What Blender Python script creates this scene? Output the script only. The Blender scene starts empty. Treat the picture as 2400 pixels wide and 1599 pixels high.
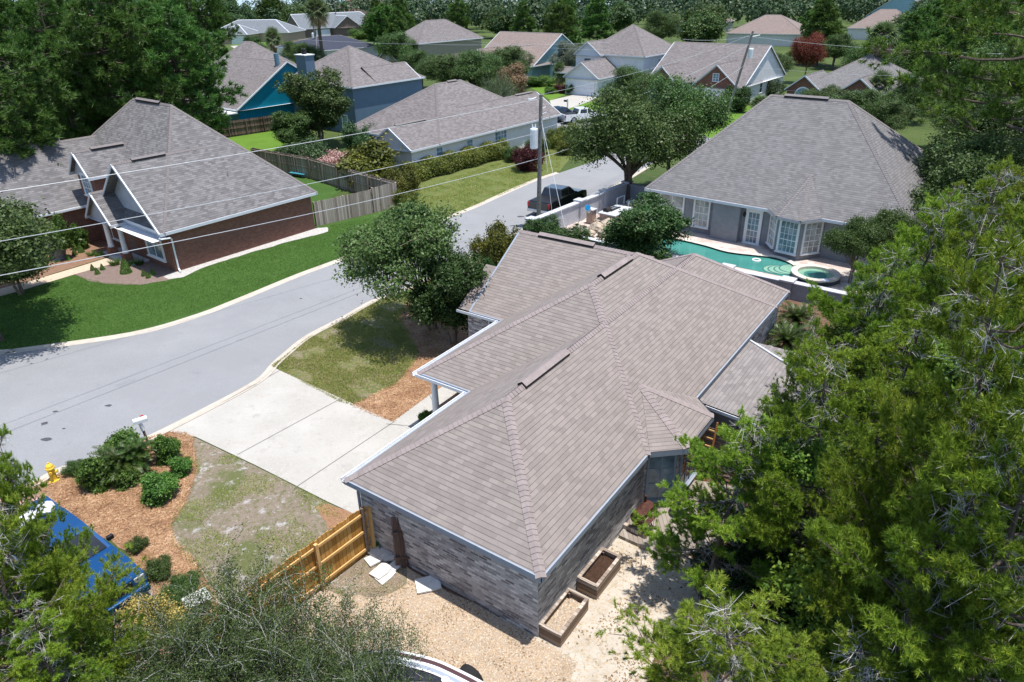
import bpy, math, random
import numpy as np
from mathutils import Vector, Matrix
from mathutils.geometry import tessellate_polygon
R = math.radians
scene = bpy.context.scene
col = scene.collection
# ---------------------------------------------------------------- camera
F, PITCH, ROLL, CAMH = 1652.24, 0.472675, -0.018955, 16.2
fw = Vector((0, math.cos(PITCH), -math.sin(PITCH)))
upv = Vector((0, math.sin(PITCH), math.cos(PITCH)))
rtv = Vector((1, 0, 0))
CA = rtv * math.cos(ROLL) + upv * math.sin(ROLL)
CB = upv * math.cos(ROLL) - rtv * math.sin(ROLL)
cd = bpy.data.cameras.new('camera'); cam = bpy.data.objects.new('camera', cd); col.objects.link(cam)
cam.matrix_world = Matrix(((CA.x, CB.x, -fw.x, 0), (CA.y, CB.y, -fw.y, 0), (CA.z, CB.z, -fw.z, CAMH), (0, 0, 0, 1)))
cd.sensor_width = 36; cd.lens = F / 2400 * 36; cd.clip_start = 0.1; cd.clip_end = 6000
scene.camera = cam
# ---------------------------------------------------------------- light
SUN = Vector((0.155, -0.065, 1.0)).normalized()
world = bpy.data.worlds.new('World'); scene.world = world; world.use_nodes = True
nt = world.node_tree; nt.nodes.clear()
sky = nt.nodes.new('ShaderNodeTexSky'); sky.sky_type = 'NISHITA'; sky.sun_disc = False
sky.sun_elevation = math.asin(SUN.z); sky.sun_rotation = R(113); sky.dust_density = 0.6
bg = nt.nodes.new('ShaderNodeBackground'); bg.inputs[1].default_value = 0.15
wo = nt.nodes.new('ShaderNodeOutputWorld')
nt.links.new(sky.outputs[0], bg.inputs[0]); nt.links.new(bg.outputs[0], wo.inputs[0])
sl = bpy.data.lights.new('sun', 'SUN'); so = bpy.data.objects.new('sun', sl); col.objects.link(so)
sl.energy = 4.3; sl.angle = R(0.53); sl.color = (1.0, 0.965, 0.91)
so.rotation_euler = SUN.to_track_quat('Z', 'Y').to_euler()
scene.view_settings.view_transform = 'Standard'; scene.view_settings.look = 'None'
scene.view_settings.exposure = 0.54; scene.view_settings.gamma = 1.0
try:
    scene.cycles.max_bounces = 6; scene.cycles.transparent_max_bounces = 6
    scene.cycles.diffuse_bounces = 3; scene.cycles.caustics_reflective = False
except Exception: pass
# ---------------------------------------------------------------- helpers
def at(px, py, z=0.0):
    """the point of height z that the photo's pixel (2400 wide) looks at"""
    d = CA * ((px - 1200) / F) - CB * ((py - 799.5) / F) + fw
    return Vector((0, 0, CAMH)) + d * ((z - CAMH) / d.z)
def link(o, parent=None):
    col.objects.link(o)
    if parent is not None: o.parent = parent
    return o
def tag(o, label=None, cat=None, group=None, kind=None):
    if label: o['label'] = label
    if cat: o['category'] = cat
    if group: o['group'] = group
    if kind: o['kind'] = kind
    return o
def root(name, label, cat, loc=(0, 0, 0), rz=0.0, group=None):
    o = bpy.data.objects.new(name, None); o.empty_display_size = 0.3
    o.location = loc; o.rotation_euler = (0, 0, rz)
    link(o); return tag(o, label, cat, group)
def copy_tree(o, parent=None):
    c = o.copy(); link(c)
    if parent is not None: c.parent = parent
    for ch in list(o.children): copy_tree(ch, c)
    return c
class MB:
    def __init__(s): s.v = []; s.f = []; s.uv = {}
    def poly(s, pts, uv=None):
        n = len(s.v); s.v += [tuple(p) for p in pts]
        if uv: s.uv[len(s.f)] = uv
        s.f.append(tuple(range(n, n + len(pts)))); return s
    def box(s, c, d, rz=0.0, taper=1.0, m=None):
        x, y, z = d[0] / 2, d[1] / 2, d[2] / 2; n = len(s.v)
        cs, sn = math.cos(rz), math.sin(rz)
        for k, (a, b, e) in enumerate([(-1,-1,-1),(1,-1,-1),(1,1,-1),(-1,1,-1),(-1,-1,1),(1,-1,1),(1,1,1),(-1,1,1)]):
            t = taper if e > 0 else 1.0
            X, Y, Z = a * x * t, b * y * t, e * z
            p = Vector((X * cs - Y * sn, X * sn + Y * cs, Z)) + Vector(c)
            if m is not None: p = m @ p
            s.v.append(tuple(p))
        for q in [(0,3,2,1),(4,5,6,7),(0,1,5,4),(1,2,6,5),(2,3,7,6),(3,0,4,7)]: s.f.append(tuple(n + i for i in q))
        return s
    def prism(s, pts, z0, z1, cap=True):
        n = len(pts); A = [(p[0], p[1], z0) for p in pts]; B = [(p[0], p[1], z1) for p in pts]
        ar = sum(pts[i][0] * pts[(i + 1) % n][1] - pts[(i + 1) % n][0] * pts[i][1] for i in range(n))
        if ar < 0: A.reverse(); B.reverse()
        for i in range(n): s.poly([A[i], A[(i + 1) % n], B[(i + 1) % n], B[i]])
        if cap:
            for tri in tessellate_polygon([[Vector(p) for p in B]]):
                t = [B[i] for i in tri]
                nn = (Vector(t[1]) - Vector(t[0])).cross(Vector(t[2]) - Vector(t[0]))
                if nn.z < 0: t.reverse()
                s.poly(t)
        return s
    def tube(s, path, r, n=8, cap=True):
        P = [Vector(p) for p in path]; k = len(P)
        rr = r if isinstance(r, (list, tuple)) else [r] * k
        base = len(s.v); ref = None
        for i, p in enumerate(P):
            d = (P[min(i + 1, k - 1)] - P[max(i - 1, 0)]).normalized()
            if ref is None: ref = d.orthogonal().normalized()
            ref = (ref - d * ref.dot(d)).normalized(); b = d.cross(ref)
            for j in range(n):
                a = 2 * math.pi * j / n
                s.v.append(tuple(p + (ref * math.cos(a) + b * math.sin(a)) * rr[i]))
        for i in range(k - 1):
            for j in range(n):
                a, b2 = base + i * n + j, base + i * n + (j + 1) % n
                s.f.append((a, b2, b2 + n, a + n))
        if cap:
            s.f.append(tuple(base + j for j in reversed(range(n)))); s.f.append(tuple(base + (k - 1) * n + j for j in range(n)))
        return s
    def lathe(s, prof, c=(0, 0, 0), n=16, squash=1.0, caps=True):
        base = len(s.v); k = len(prof)
        for (r, z) in prof:
            for j in range(n):
                a = 2 * math.pi * j / n
                s.v.append((c[0] + r * math.cos(a), c[1] + r * math.sin(a) * squash, c[2] + z))
        for i in range(k - 1):
            for j in range(n):
                a, b2 = base + i * n + j, base + i * n + (j + 1) % n
                s.f.append((a, b2, b2 + n, a + n))
        if caps: s.f.append(tuple(base + j for j in reversed(range(n)))); s.f.append(tuple(base + (k - 1) * n + j for j in range(n)))
        return s
    def mesh(s, name, smooth=False):
        me = bpy.data.meshes.new(name); me.from_pydata(s.v, [], s.f)
        uvl = me.uv_layers.new(name='UVMap'); data = uvl.data
        V = s.v
        for pi, p in enumerate(me.polygons):
            cu = s.uv.get(pi)
            n = p.normal
            if cu is None:
                if abs(n.z) > 0.995: t = Vector((1, 0, 0)); u = Vector((0, 1, 0))
                else: t = Vector((-n.y, n.x, 0)).normalized(); u = n.cross(t)
            for k, li in enumerate(p.loop_indices):
                if cu is not None: data[li].uv = cu[k]
                else:
                    q = Vector(V[me.loops[li].vertex_index]); data[li].uv = (q.dot(t), q.dot(u))
        if smooth:
            for p in me.polygons: p.use_smooth = True
        me.update(); return me
def part(name, mb, mat, parent=None, label=None, bevel=0, smooth=False, loc=None, rz=None):
    me = mb if isinstance(mb, bpy.types.Mesh) else mb.mesh(name, smooth)
    if isinstance(mat, (list, tuple)):
        for m in mat: me.materials.append(m)
    else: me.materials.append(mat)
    o = bpy.data.objects.new(name, me); link(o, parent)
    if loc is not None: o.location = loc
    if rz is not None: o.rotation_euler = (0, 0, rz)
    if label: o['label'] = label
    if bevel:
        b = o.modifiers.new('bevel', 'BEVEL'); b.width = bevel; b.segments = 2; b.limit_method = 'ANGLE'; b.angle_limit = R(35)
    return o
def single(name, mb, mat, label, cat, loc=(0, 0, 0), rz=0, group=None, **k):
    return tag(part(name, mb, mat, None, loc=loc, rz=rz, **k), label, cat, group)
# ---------------------------------------------------------------- materials
class NT:
    def __init__(s, name):
        s.m = bpy.data.materials.new(name); s.m.use_nodes = True; s.t = s.m.node_tree
        s.b = s.t.nodes['Principled BSDF']; s.b.inputs['Specular IOR Level'].default_value = 0.25
    def n(s, typ, **k):
        o = s.t.nodes.new('ShaderNode' + typ)
        for a, v in k.items():
            if hasattr(o, a): setattr(o, a, v)
            else: o.inputs[a.replace('_', ' ')].default_value = v
        return o
    def l(s, a, b): s.t.links.new(a, b)
    def noise(s, vec, scale, detail=4, rough=0.6):
        o = s.n('TexNoise'); o.inputs['Scale'].default_value = scale; o.inputs['Detail'].default_value = detail
        o.inputs['Roughness'].default_value = rough
        if vec is not None: s.l(vec, o.inputs['Vector'])
        return o.outputs['Fac']
    def ramp(s, fac, stops):
        o = s.n('ValToRGB'); e = o.color_ramp.elements
        while len(e) < len(stops): e.new(0.5)
        for i, (p, c) in enumerate(stops): e[i].position = p; e[i].color = (*c, 1) if len(c) == 3 else c
        s.l(fac, o.inputs[0]); return o.outputs[0]
    def mix(s, fac, a, b, mode='MIX'):
        o = s.n('MixRGB', blend_type=mode)
        for i, x in enumerate((fac, a, b)):
            if hasattr(x, 'links') or hasattr(x, 'is_linked'): s.l(x, o.inputs[i])
            else: o.inputs[i].default_value = x if i == 0 else (*x, 1)
        return o.outputs[0]
    def math(s, op, a, b=0.0):
        o = s.n('Math', operation=op)
        for i, x in enumerate((a, b)):
            if hasattr(x, 'is_linked'): s.l(x, o.inputs[i])
            else: o.inputs[i].default_value = x
        return o.outputs[0]
    def bump(s, h, strength=0.5, dist=0.02):
        o = s.n('Bump'); o.inputs['Strength'].default_value = strength; o.inputs['Distance'].default_value = dist
        s.l(h, o.inputs['Height']); s.l(o.outputs[0], s.b.inputs['Normal'])
    def base(s, c, rough=0.8):
        if hasattr(c, 'is_linked'): s.l(c, s.b.inputs['Base Color'])
        else: s.b.inputs['Base Color'].default_value = (*c, 1)
        s.b.inputs['Roughness'].default_value = rough; return s.m
def plain(name, c, rough=0.6, metal=0.0, var=0.12, scale=6.0, spec=None):
    m = NT(name); tc = m.n('TexCoord').outputs['Object']
    f = m.noise(tc, scale)
    o = m.ramp(f, [(0.3, [x * (1 - var) for x in c]), (0.7, [min(1, x * (1 + var)) for x in c])])
    m.base(o, rough); m.b.inputs['Metallic'].default_value = metal
    if spec is not None: m.b.inputs['Specular IOR Level'].default_value = spec
    return m.m
def shingle(name, c, line=0.35, tint=(1.0, 0.9, 0.9), rough=0.92, w=0.34, h=0.145, off=0.5, var=0.15):
    m = NT(name); uv = m.n('TexCoord').outputs['UV']
    wv = m.n('Vector' 'Math', operation='ADD')
    m.l(uv, wv.inputs[0])
    nz = m.n('TexNoise'); nz.inputs['Scale'].default_value = 1.3; m.l(uv, nz.inputs['Vector'])
    sc = m.n('VectorMath', operation='SCALE'); m.l(nz.outputs['Color'], sc.inputs[0]); sc.inputs['Scale'].default_value = 0.025
    m.l(sc.outputs[0], wv.inputs[1])
    br = m.n('TexBrick', offset=off, offset_frequency=2)
    m.l(wv.outputs[0], br.inputs['Vector'])
    br.inputs['Scale'].default_value = 1.0; br.inputs['Brick Width'].default_value = w; br.inputs['Row Height'].default_value = h
    br.inputs['Mortar Size'].default_value = 0.0; br.inputs['Bias'].default_value = 0.0
    br.inputs['Color1'].default_value = (*[x * (1 - var) for x in c], 1); br.inputs['Color2'].default_value = (*[min(1, x * (1 + var)) for x in c], 1)
    # shadow line under each course
    sep = m.n('SeparateXYZ'); m.l(wv.outputs[0], sep.inputs[0])
    fr = m.math('FRACT', m.math('DIVIDE', sep.outputs[1], h))
    ln = m.math('LESS_THAN', fr, 0.12)
    # broken line strength along the course
    ba = m.noise(uv, 2.2, 3)
    ls = m.math('MULTIPLY', ln, m.math('ADD', m.math('MULTIPLY', ba, 0.9), 0.2))
    big = m.noise(uv, 0.32, 5, 0.65)
    c1 = m.mix(m.math('MULTIPLY', big, 0.55), br.outputs['Color'], tint, 'MULTIPLY')
    gr = m.noise(uv, 60, 2)
    c2 = m.mix(0.5, c1, m.ramp(gr, [(0.3, (0.6, 0.6, 0.6)), (0.7, (1.25, 1.25, 1.25))]), 'MULTIPLY')
    med = m.noise(uv, 2.5, 4, 0.7)
    c2 = m.mix(0.6, c2, m.ramp(med, [(0.3, (0.90, 0.90, 0.905)), (0.7, (1.08, 1.075, 1.07))]), 'MULTIPLY')
    c3 = m.mix(ls, c2, [x * line for x in c])
    m.base(c3, rough)
    m.bump(m.math('ADD', m.math('MULTIPLY', fr, -0.6), m.math('MULTIPLY', gr, 0.3)), 0.5, 0.012)
    return m.m
def brick(name, cs, mortar, w=0.23, h=0.078, ms=0.012, var=0.5, stain=None):
    m = NT(name); uv = m.n('TexCoord').outputs['UV']
    br = m.n('TexBrick', offset=0.5); m.l(uv, br.inputs['Vector'])
    br.inputs['Scale'].default_value = 1.0; br.inputs['Brick Width'].default_value = w; br.inputs['Row Height'].default_value = h
    br.inputs['Mortar Size'].default_value = ms; br.inputs['Mortar'].default_value = (*mortar, 1)
    br.inputs['Color1'].default_value = (*cs[0], 1); br.inputs['Color2'].default_value = (*cs[1], 1); br.inputs['Bias'].default_value = 0.0
    n1 = m.noise(uv, 5, 4, 0.75)
    o = m.mix(0.45, br.outputs['Color'], m.ramp(n1, [(0.32, (1 - var,) * 3), (0.68, (1 + var * 0.55,) * 3)]), 'MULTIPLY')
    if stain: 
        n2 = m.noise(uv, 0.8, 5, 0.7); o = m.mix(m.ramp(n2, [(0.5, (0, 0, 0)), (0.75, (1, 1, 1))]), o, stain)
    m.base(o, 0.9); m.bump(br.outputs['Fac'], -0.4, 0.01); return m.m
def siding(name, c, h=0.16, rough=0.55):
    m = NT(name); uv = m.n('TexCoord').outputs['UV']; sep = m.n('SeparateXYZ'); m.l(uv, sep.inputs[0])
    fr = m.math('FRACT', m.math('DIVIDE', sep.outputs[1], h))
    ln = m.math('LESS_THAN', fr, 0.1)
    n1 = m.noise(uv, 1.5, 3)
    o = m.mix(m.math('MULTIPLY', ln, 0.5), m.ramp(n1, [(0.3, [x * 0.93 for x in c]), (0.7, [min(1, x * 1.05) for x in c])]), [x * 0.5 for x in c])
    m.base(o, rough); m.bump(fr, -0.6, 0.02); return m.m
def boards(name, cs, w=0.14, along='u'):
    """weathered planks: a tone of its own for each board"""
    m = NT(name); uv = m.n('TexCoord').outputs['UV']; sep = m.n('SeparateXYZ'); m.l(uv, sep.inputs[0])
    k = m.math('DIVIDE', sep.outputs[0 if along == 'u' else 1], w)
    wn = m.n('TexWhiteNoise', noise_dimensions='1D'); m.l(m.math('FLOOR', k), wn.inputs['W'])
    st = m.n('VectorMath', operation='MULTIPLY'); m.l(uv, st.inputs[0]); st.inputs[1].default_value = (18, 1.2, 1) if along == 'u' else (1.2, 18, 1)
    g = m.noise(st.outputs[0], 1.0, 5, 0.7)
    f = m.math('ADD', m.math('MULTIPLY', wn.outputs['Value'], 0.55), m.math('MULTIPLY', g, 0.6))
    o = m.ramp(f, [(0.25, cs[0]), (0.55, cs[1]), (0.85, cs[2])])
    ln = m.math('LESS_THAN', m.math('FRACT', k), 0.07)
    m.base(m.mix(ln, o, [x * 0.25 for x in cs[0]]), 0.85); return m.m
def ground_mat(name, layers, bumps=(40, 0.5, 0.03), rough=0.95):
    """layers: list of (noise scale, lo, hi, colour) mixed over the first colour"""
    m = NT(name); tc = m.n('TexCoord').outputs['Object']
    o = None
    for i, L in enumerate(layers):
        if i == 0:
            o = m.ramp(m.noise(tc, L[0], 5, 0.7), [(L[1], L[3]), (L[2], L[4])])
        else:
            f = m.ramp(m.noise(tc, L[0], 6, 0.72), [(L[1], (0, 0, 0)), (L[2], (1, 1, 1))])
            o = m.mix(f, o, L[3])
    m.base(o, rough)
    if bumps: m.bump(m.noise(tc, bumps[0], 4, 0.8), bumps[1], bumps[2])
    return m.m
def leaf(name, c1, c2, c3=None, trans=0.25, rough=0.5, scale=1.1, spec=0.3):
    m = NT(name); tc = m.n('TexCoord').outputs['Object']
    oi = m.n('ObjectInfo').outputs['Random']
    big = m.noise(tc, scale, 3)
    geo = m.n('NewGeometry'); wn = m.n('TexWhiteNoise', noise_dimensions='1D'); m.l(geo.outputs['Random Per Island'], wn.inputs['W'])
    f = m.math('ADD', m.math('MULTIPLY', big, 0.7), m.math('MULTIPLY', wn.outputs['Value'], 0.35))
    stops = [(0.25, c1), (0.6, c2)] + ([(0.85, c3)] if c3 else [])
    o = m.ramp(f, stops)
    hs = m.n('HueSaturation'); m.l(o, hs.inputs['Color'])
    m.l(m.math('ADD', m.math('MULTIPLY', oi, 0.35), 0.83), hs.inputs['Value'])
    m.l(m.math('ADD', m.math('MULTIPLY', oi, 0.03), 0.485), hs.inputs['Hue'])
    m.l(hs.outputs[0], m.b.inputs['Base Color']); m.b.inputs['Roughness'].default_value = rough
    m.b.inputs['Specular IOR Level'].default_value = spec
    tr = m.n('BsdfTranslucent'); m.l(hs.outputs[0], tr.inputs[0])
    mx = m.n('MixShader'); mx.inputs[0].default_value = trans
    m.l(m.b.outputs[0], mx.inputs[1]); m.l(tr.outputs[0], mx.inputs[2])
    m.l(mx.outputs[0], m.t.nodes['Material Output'].inputs[0]); return m.m
M = {}
M['roof_main'] = shingle('shingle_taupe', (0.262, 0.224, 0.204), 0.24, (0.84, 0.85, 0.87), h=0.15, w=0.30, var=0.12)
M['roof_add'] = shingle('shingle_pale', (0.24, 0.215, 0.205), 0.35, (0.85, 0.86, 0.9))
M['roof_left'] = shingle('shingle_grey_brown', (0.176, 0.167, 0.166), 0.22, (0.88, 0.88, 0.9), var=0.26, w=0.3, h=0.16)
M['roof_grey'] = shingle('shingle_grey', (0.185, 0.176, 0.176), 0.2, (0.86, 0.87, 0.9), var=0.16, w=0.26, h=0.16)
M['roof_mid'] = shingle('shingle_mid', (0.19, 0.17, 0.165), 0.4, (0.85, 0.86, 0.9), var=0.22)
M['roof_tan'] = shingle('shingle_tan', (0.235, 0.185, 0.165), 0.6, (0.9, 0.9, 0.9))
M['roof_silver'] = shingle('shingle_silver', (0.17, 0.185, 0.20), 0.7, (0.85, 0.87, 0.9))
M['roof_navy'] = shingle('shingle_navy', (0.045, 0.05, 0.072), 0.7, (0.9, 0.9, 0.9))
M['roof_brown'] = shingle('shingle_brown', (0.13, 0.085, 0.068), 0.6)
M['roof_red'] = plain('red_tile', (0.42, 0.17, 0.11), 0.8)
M['white_metal_roof'] = plain('white_metal_roof', (0.72, 0.74, 0.76), 0.4)
M['cap'] = plain('ridge_cap_taupe', (0.27, 0.225, 0.215), 0.9, var=0.15, scale=3)
M['cap_left'] = plain('ridge_cap_brown', (0.185, 0.165, 0.16), 0.9)
M['cap_grey'] = plain('ridge_cap_grey', (0.19, 0.175, 0.172), 0.9)
M['brick_white'] = brick('brick_whitewash', ((0.10, 0.098, 0.12), (0.66, 0.65, 0.66)), (0.40, 0.385, 0.38), w=0.30, h=0.095, ms=0.016, var=0.3, stain=(0.17, 0.15, 0.16))
M['brick_red'] = brick('brick_red', ((0.17, 0.062, 0.042), (0.27, 0.105, 0.07)), (0.20, 0.14, 0.11), var=0.35)
M['brick_brown'] = brick('brick_brown', ((0.12, 0.075, 0.06), (0.19, 0.12, 0.10)), (0.2, 0.17, 0.15))
M['brick_tan'] = brick('brick_tan', ((0.38, 0.24, 0.17), (0.45, 0.30, 0.22)), (0.4, 0.35, 0.3))
M['stucco'] = plain('stucco_grey_blue', (0.235, 0.25, 0.275), 0.9, scale=3)
M['stucco_light'] = plain('stucco_light', (0.46, 0.47, 0.50), 0.9, scale=2)
M['siding_white'] = siding('siding_white', (0.70, 0.70, 0.72))
M['siding_cream'] = siding('siding_cream', (0.70, 0.67, 0.66))
M['siding_blue'] = siding('siding_blue', (0.11, 0.17, 0.24))
M['siding_teal'] = siding('siding_teal', (0.0, 0.18, 0.27))
M['siding_sky'] = siding('siding_sky', (0.25, 0.40, 0.46))
M['siding_tan'] = siding('siding_tan', (0.33, 0.29, 0.22))
M['siding_aqua'] = siding('siding_aqua', (0.10, 0.42, 0.36))
M['white'] = plain('white_paint', (0.78, 0.79, 0.80), 0.5, var=0.04)
M['fascia'] = plain('fascia_white', (0.66, 0.68, 0.71), 0.5, var=0.05)
M['fascia_shade_grey'] = plain('fascia_shade_slate', (0.28, 0.32, 0.38), 0.6, var=0.06)  # white fascia, blue-grey shade put into its colour; plain grey trim elsewhere
M['metal'] = plain('galvanised', (0.45, 0.47, 0.5), 0.35, 0.7)
M['flash'] = plain('white_flashing', (0.75, 0.78, 0.82), 0.35, 0.2)
M['black'] = plain('black_plastic', (0.015, 0.015, 0.017), 0.5)
M['dark'] = plain('dark_iron', (0.03, 0.026, 0.024), 0.6)
M['concrete'] = ground_mat('concrete', [(0.5, 0.3, 0.7, (0.35, 0.33, 0.295), (0.44, 0.42, 0.385)), (2.0, 0.50, 0.75, (0.32, 0.295, 0.26)), (0.9, 0.58, 0.70, (0.31, 0.295, 0.27)), (12, 0.56, 0.66, (0.46, 0.44, 0.40)), (5, 0.66, 0.72, (0.26, 0.23, 0.20))], (30, 0.1, 0.01))
M['kerb'] = ground_mat('kerb_concrete', [(2, 0.3, 0.7, (0.40, 0.35, 0.29), (0.52, 0.46, 0.39)), (1.0, 0.55, 0.7, (0.30, 0.26, 0.22))], (30, 0.2, 0.01))
M['asphalt'] = ground_mat('asphalt', [(0.25, 0.3, 0.7, (0.212, 0.214, 0.220), (0.256, 0.258, 0.264)), (24, 0.52, 0.70, (0.34, 0.34, 0.345)), (0.12, 0.5, 0.62, (0.235, 0.235, 0.24)), (9, 0.62, 0.70, (0.17, 0.17, 0.175)), (0.7, 0.6, 0.8, (0.175, 0.18, 0.195)), (2.2, 0.70, 0.76, (0.10, 0.10, 0.105))], (70, 0.5, 0.012), 0.9)
M['asphalt_stain'] = plain('oil_stain', (0.07, 0.07, 0.078), 0.8)
M['lawn'] = ground_mat('lawn_green', [(0.35, 0.3, 0.7, (0.035, 0.085, 0.013), (0.058, 0.125, 0.022)), (5, 0.48, 0.66, (0.030, 0.072, 0.012)), (16, 0.5, 0.64, (0.075, 0.145, 0.028)), (0.7, 0.60, 0.74, (0.09, 0.14, 0.035)), (2.2, 0.66, 0.74, (0.14, 0.15, 0.05))], (60, 0.9, 0.05))
M['lawn_bright'] = ground_mat('lawn_bright', [(0.5, 0.3, 0.7, (0.085, 0.17, 0.015), (0.12, 0.215, 0.025)), (8, 0.5, 0.8, (0.05, 0.12, 0.012)), (2.0, 0.6, 0.8, (0.16, 0.20, 0.05))], (50, 0.8, 0.05))
M['grass_dry'] = ground_mat('grass_dry', [(1.2, 0.3, 0.7, (0.085, 0.12, 0.024), (0.16, 0.175, 0.05)), (6, 0.46, 0.56, (0.23, 0.185, 0.11)), (0.8, 0.52, 0.62, (0.25, 0.205, 0.14)), (14, 0.54, 0.62, (0.07, 0.10, 0.02)), (1.6, 0.64, 0.70, (0.38, 0.33, 0.27))], (60, 0.9, 0.04))
M['grass_north'] = ground_mat('grass_north', [(1.2, 0.3, 0.7, (0.085, 0.125, 0.022), (0.14, 0.165, 0.045)), (2.5, 0.52, 0.62, (0.19, 0.15, 0.075)), (40, 0.5, 0.8, (0.06, 0.09, 0.02))], (60, 0.9, 0.04))
M['grass_dead'] = ground_mat('grass_dead', [(2.0, 0.3, 0.7, (0.22, 0.175, 0.13), (0.30, 0.245, 0.19)), (5, 0.50, 0.62, (0.15, 0.15, 0.06)), (0.5, 0.50, 0.60, (0.13, 0.145, 0.05)), (1.5, 0.56, 0.64, (0.46, 0.43, 0.42)), (7, 0.58, 0.66, (0.42, 0.38, 0.35)), (35, 0.5, 0.8, (0.13, 0.10, 0.075))], (60, 0.9, 0.04))
M['straw'] = ground_mat('pine_straw', [(6, 0.3, 0.7, (0.34, 0.185, 0.10), (0.47, 0.28, 0.165)), (14, 0.5, 0.66, (0.25, 0.12, 0.065)), (26, 0.58, 0.68, (0.58, 0.38, 0.24))], (70, 1.0, 0.05))
M['mulch_left'] = ground_mat('mulch_brown', [(4, 0.3, 0.7, (0.24, 0.135, 0.085), (0.34, 0.21, 0.14)), (45, 0.5, 0.75, (0.13, 0.075, 0.05))], (60, 1.0, 0.05))
M['mulch_grey'] = ground_mat('mulch_grey', [(4, 0.3, 0.7, (0.20, 0.145, 0.12), (0.29, 0.22, 0.19)), (45, 0.5, 0.75, (0.11, 0.08, 0.065))], (60, 1.0, 0.05))
M['leaf_litter'] = ground_mat('leaf_litter', [(4, 0.3, 0.7, (0.12, 0.07, 0.045), (0.26, 0.15, 0.10)), (30, 0.5, 0.75, (0.07, 0.045, 0.03))], (40, 1.0, 0.06))
M['gravel'] = ground_mat('gravel_tan', [(1.2, 0.3, 0.7, (0.42, 0.34, 0.27), (0.58, 0.46, 0.35)), (9, 0.48, 0.60, (0.56, 0.40, 0.25)), (20, 0.54, 0.60, (0.78, 0.68, 0.54)), (16, 0.58, 0.64, (0.19, 0.14, 0.10)), (1.0, 0.6, 0.75, (0.37, 0.32, 0.28))], (45, 1.0, 0.04))
M['sand'] = ground_mat('sand_pale', [(0.8, 0.3, 0.7, (0.44, 0.38, 0.31), (0.60, 0.54, 0.46)), (3, 0.52, 0.66, (0.38, 0.31, 0.22)), (10, 0.54, 0.62, (0.46, 0.33, 0.19)), (6, 0.60, 0.66, (0.13, 0.12, 0.06)), (18, 0.60, 0.66, (0.16, 0.12, 0.08))], (45, 0.8, 0.03))
M['gravel_white'] = ground_mat('gravel_white', [(6, 0.3, 0.7, (0.42, 0.40, 0.37), (0.60, 0.58, 0.55)), (14, 0.54, 0.62, (0.28, 0.26, 0.24))], (50, 1.0, 0.04))
M['earth'] = ground_mat('earth_mixed', [(0.06, 0.35, 0.65, (0.045, 0.075, 0.018), (0.085, 0.12, 0.028)), (1.0, 0.55, 0.7, (0.12, 0.105, 0.06)), (9, 0.5, 0.8, (0.035, 0.05, 0.014))], (10, 0.9, 0.08))
M['soil'] = ground_mat('potting_soil', [(9, 0.3, 0.7, (0.05, 0.026, 0.016), (0.10, 0.055, 0.035)), (40, 0.62, 0.75, (0.22, 0.12, 0.07))], (40, 1.0, 0.05))
M['wood_new'] = boards('wood_new', ((0.36, 0.17, 0.035), (0.52, 0.28, 0.07), (0.62, 0.38, 0.13)), 0.145)
M['wood_rail'] = plain('wood_rail', (0.62, 0.38, 0.15), 0.7, scale=4)
M['wood_old'] = boards('wood_old', ((0.22, 0.165, 0.13), (0.38, 0.31, 0.255), (0.55, 0.48, 0.41)), 0.145)
M['wood_old2'] = boards('wood_old_brown', ((0.08, 0.05, 0.04), (0.15, 0.10, 0.08), (0.25, 0.18, 0.14)), 0.12)
M['planks'] = boards('planks_bed', ((0.13, 0.085, 0.055), (0.24, 0.17, 0.12), (0.36, 0.29, 0.24)), 0.18, 'v')
M['deck_wood'] = boards('deck_wood', ((0.19, 0.155, 0.13), (0.28, 0.24, 0.205), (0.37, 0.33, 0.29)), 0.14)
M['post'] = plain('post_wood', (0.17, 0.125, 0.10), 0.85, var=0.3)
M['pole'] = plain('pole_wood', (0.17, 0.165, 0.155), 0.85, var=0.3, scale=5)
M['bark'] = plain('bark', (0.11, 0.085, 0.07), 0.9, var=0.35, scale=9)
M['bark_pale'] = plain('bark_pale', (0.46, 0.44, 0.41), 0.9, var=0.3, scale=9)
M['bark_mid'] = plain('bark_mid', (0.20, 0.16, 0.12), 0.9, var=0.3, scale=9)
M['garage_door'] = siding('garage_door', (0.72, 0.74, 0.80), 0.55)
M['paver_red'] = brick('paver_red', ((0.42, 0.20, 0.16), (0.50, 0.30, 0.25)), (0.3, 0.24, 0.22), w=0.2, h=0.1, var=0.2)
M['paver_grey'] = brick('paver_grey', ((0.24, 0.21, 0.21), (0.33, 0.29, 0.28)), (0.2, 0.17, 0.16), w=0.1, h=0.2, var=0.2)
M['deck_stone'] = brick('deck_stone', ((0.42, 0.33, 0.29), (0.58, 0.50, 0.45)), (0.36, 0.31, 0.28), w=0.42, h=0.3, ms=0.008, var=0.25)
M['coping'] = plain('coping_stone', (0.60, 0.52, 0.44), 0.7, var=0.15, scale=8)
M['rock'] = plain('rock_tan', (0.42, 0.35, 0.27), 0.9, var=0.45, scale=2.2)
M['stone_slab'] = plain('stone_slab', (0.66, 0.64, 0.60), 0.9, var=0.12)
M['rust'] = plain('rusty_steel', (0.085, 0.035, 0.026), 0.6, 0.3, var=0.5, scale=8)
M['yellow'] = plain('yellow_paint', (0.72, 0.48, 0.05), 0.5, var=0.12)
def glass(name, c, rough=0.08, spec=0.6):
    m = NT(name); m.base(c, rough); m.b.inputs['Specular IOR Level'].default_value = spec
    tc = m.n('TexCoord').outputs['UV']
    m.l(m.ramp(m.noise(tc, 1.2, 3), [(0.35, [x * 0.5 for x in c]), (0.65, [min(1, x * 1.4) for x in c])]), m.b.inputs['Base Color'])
    return m.m
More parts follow.
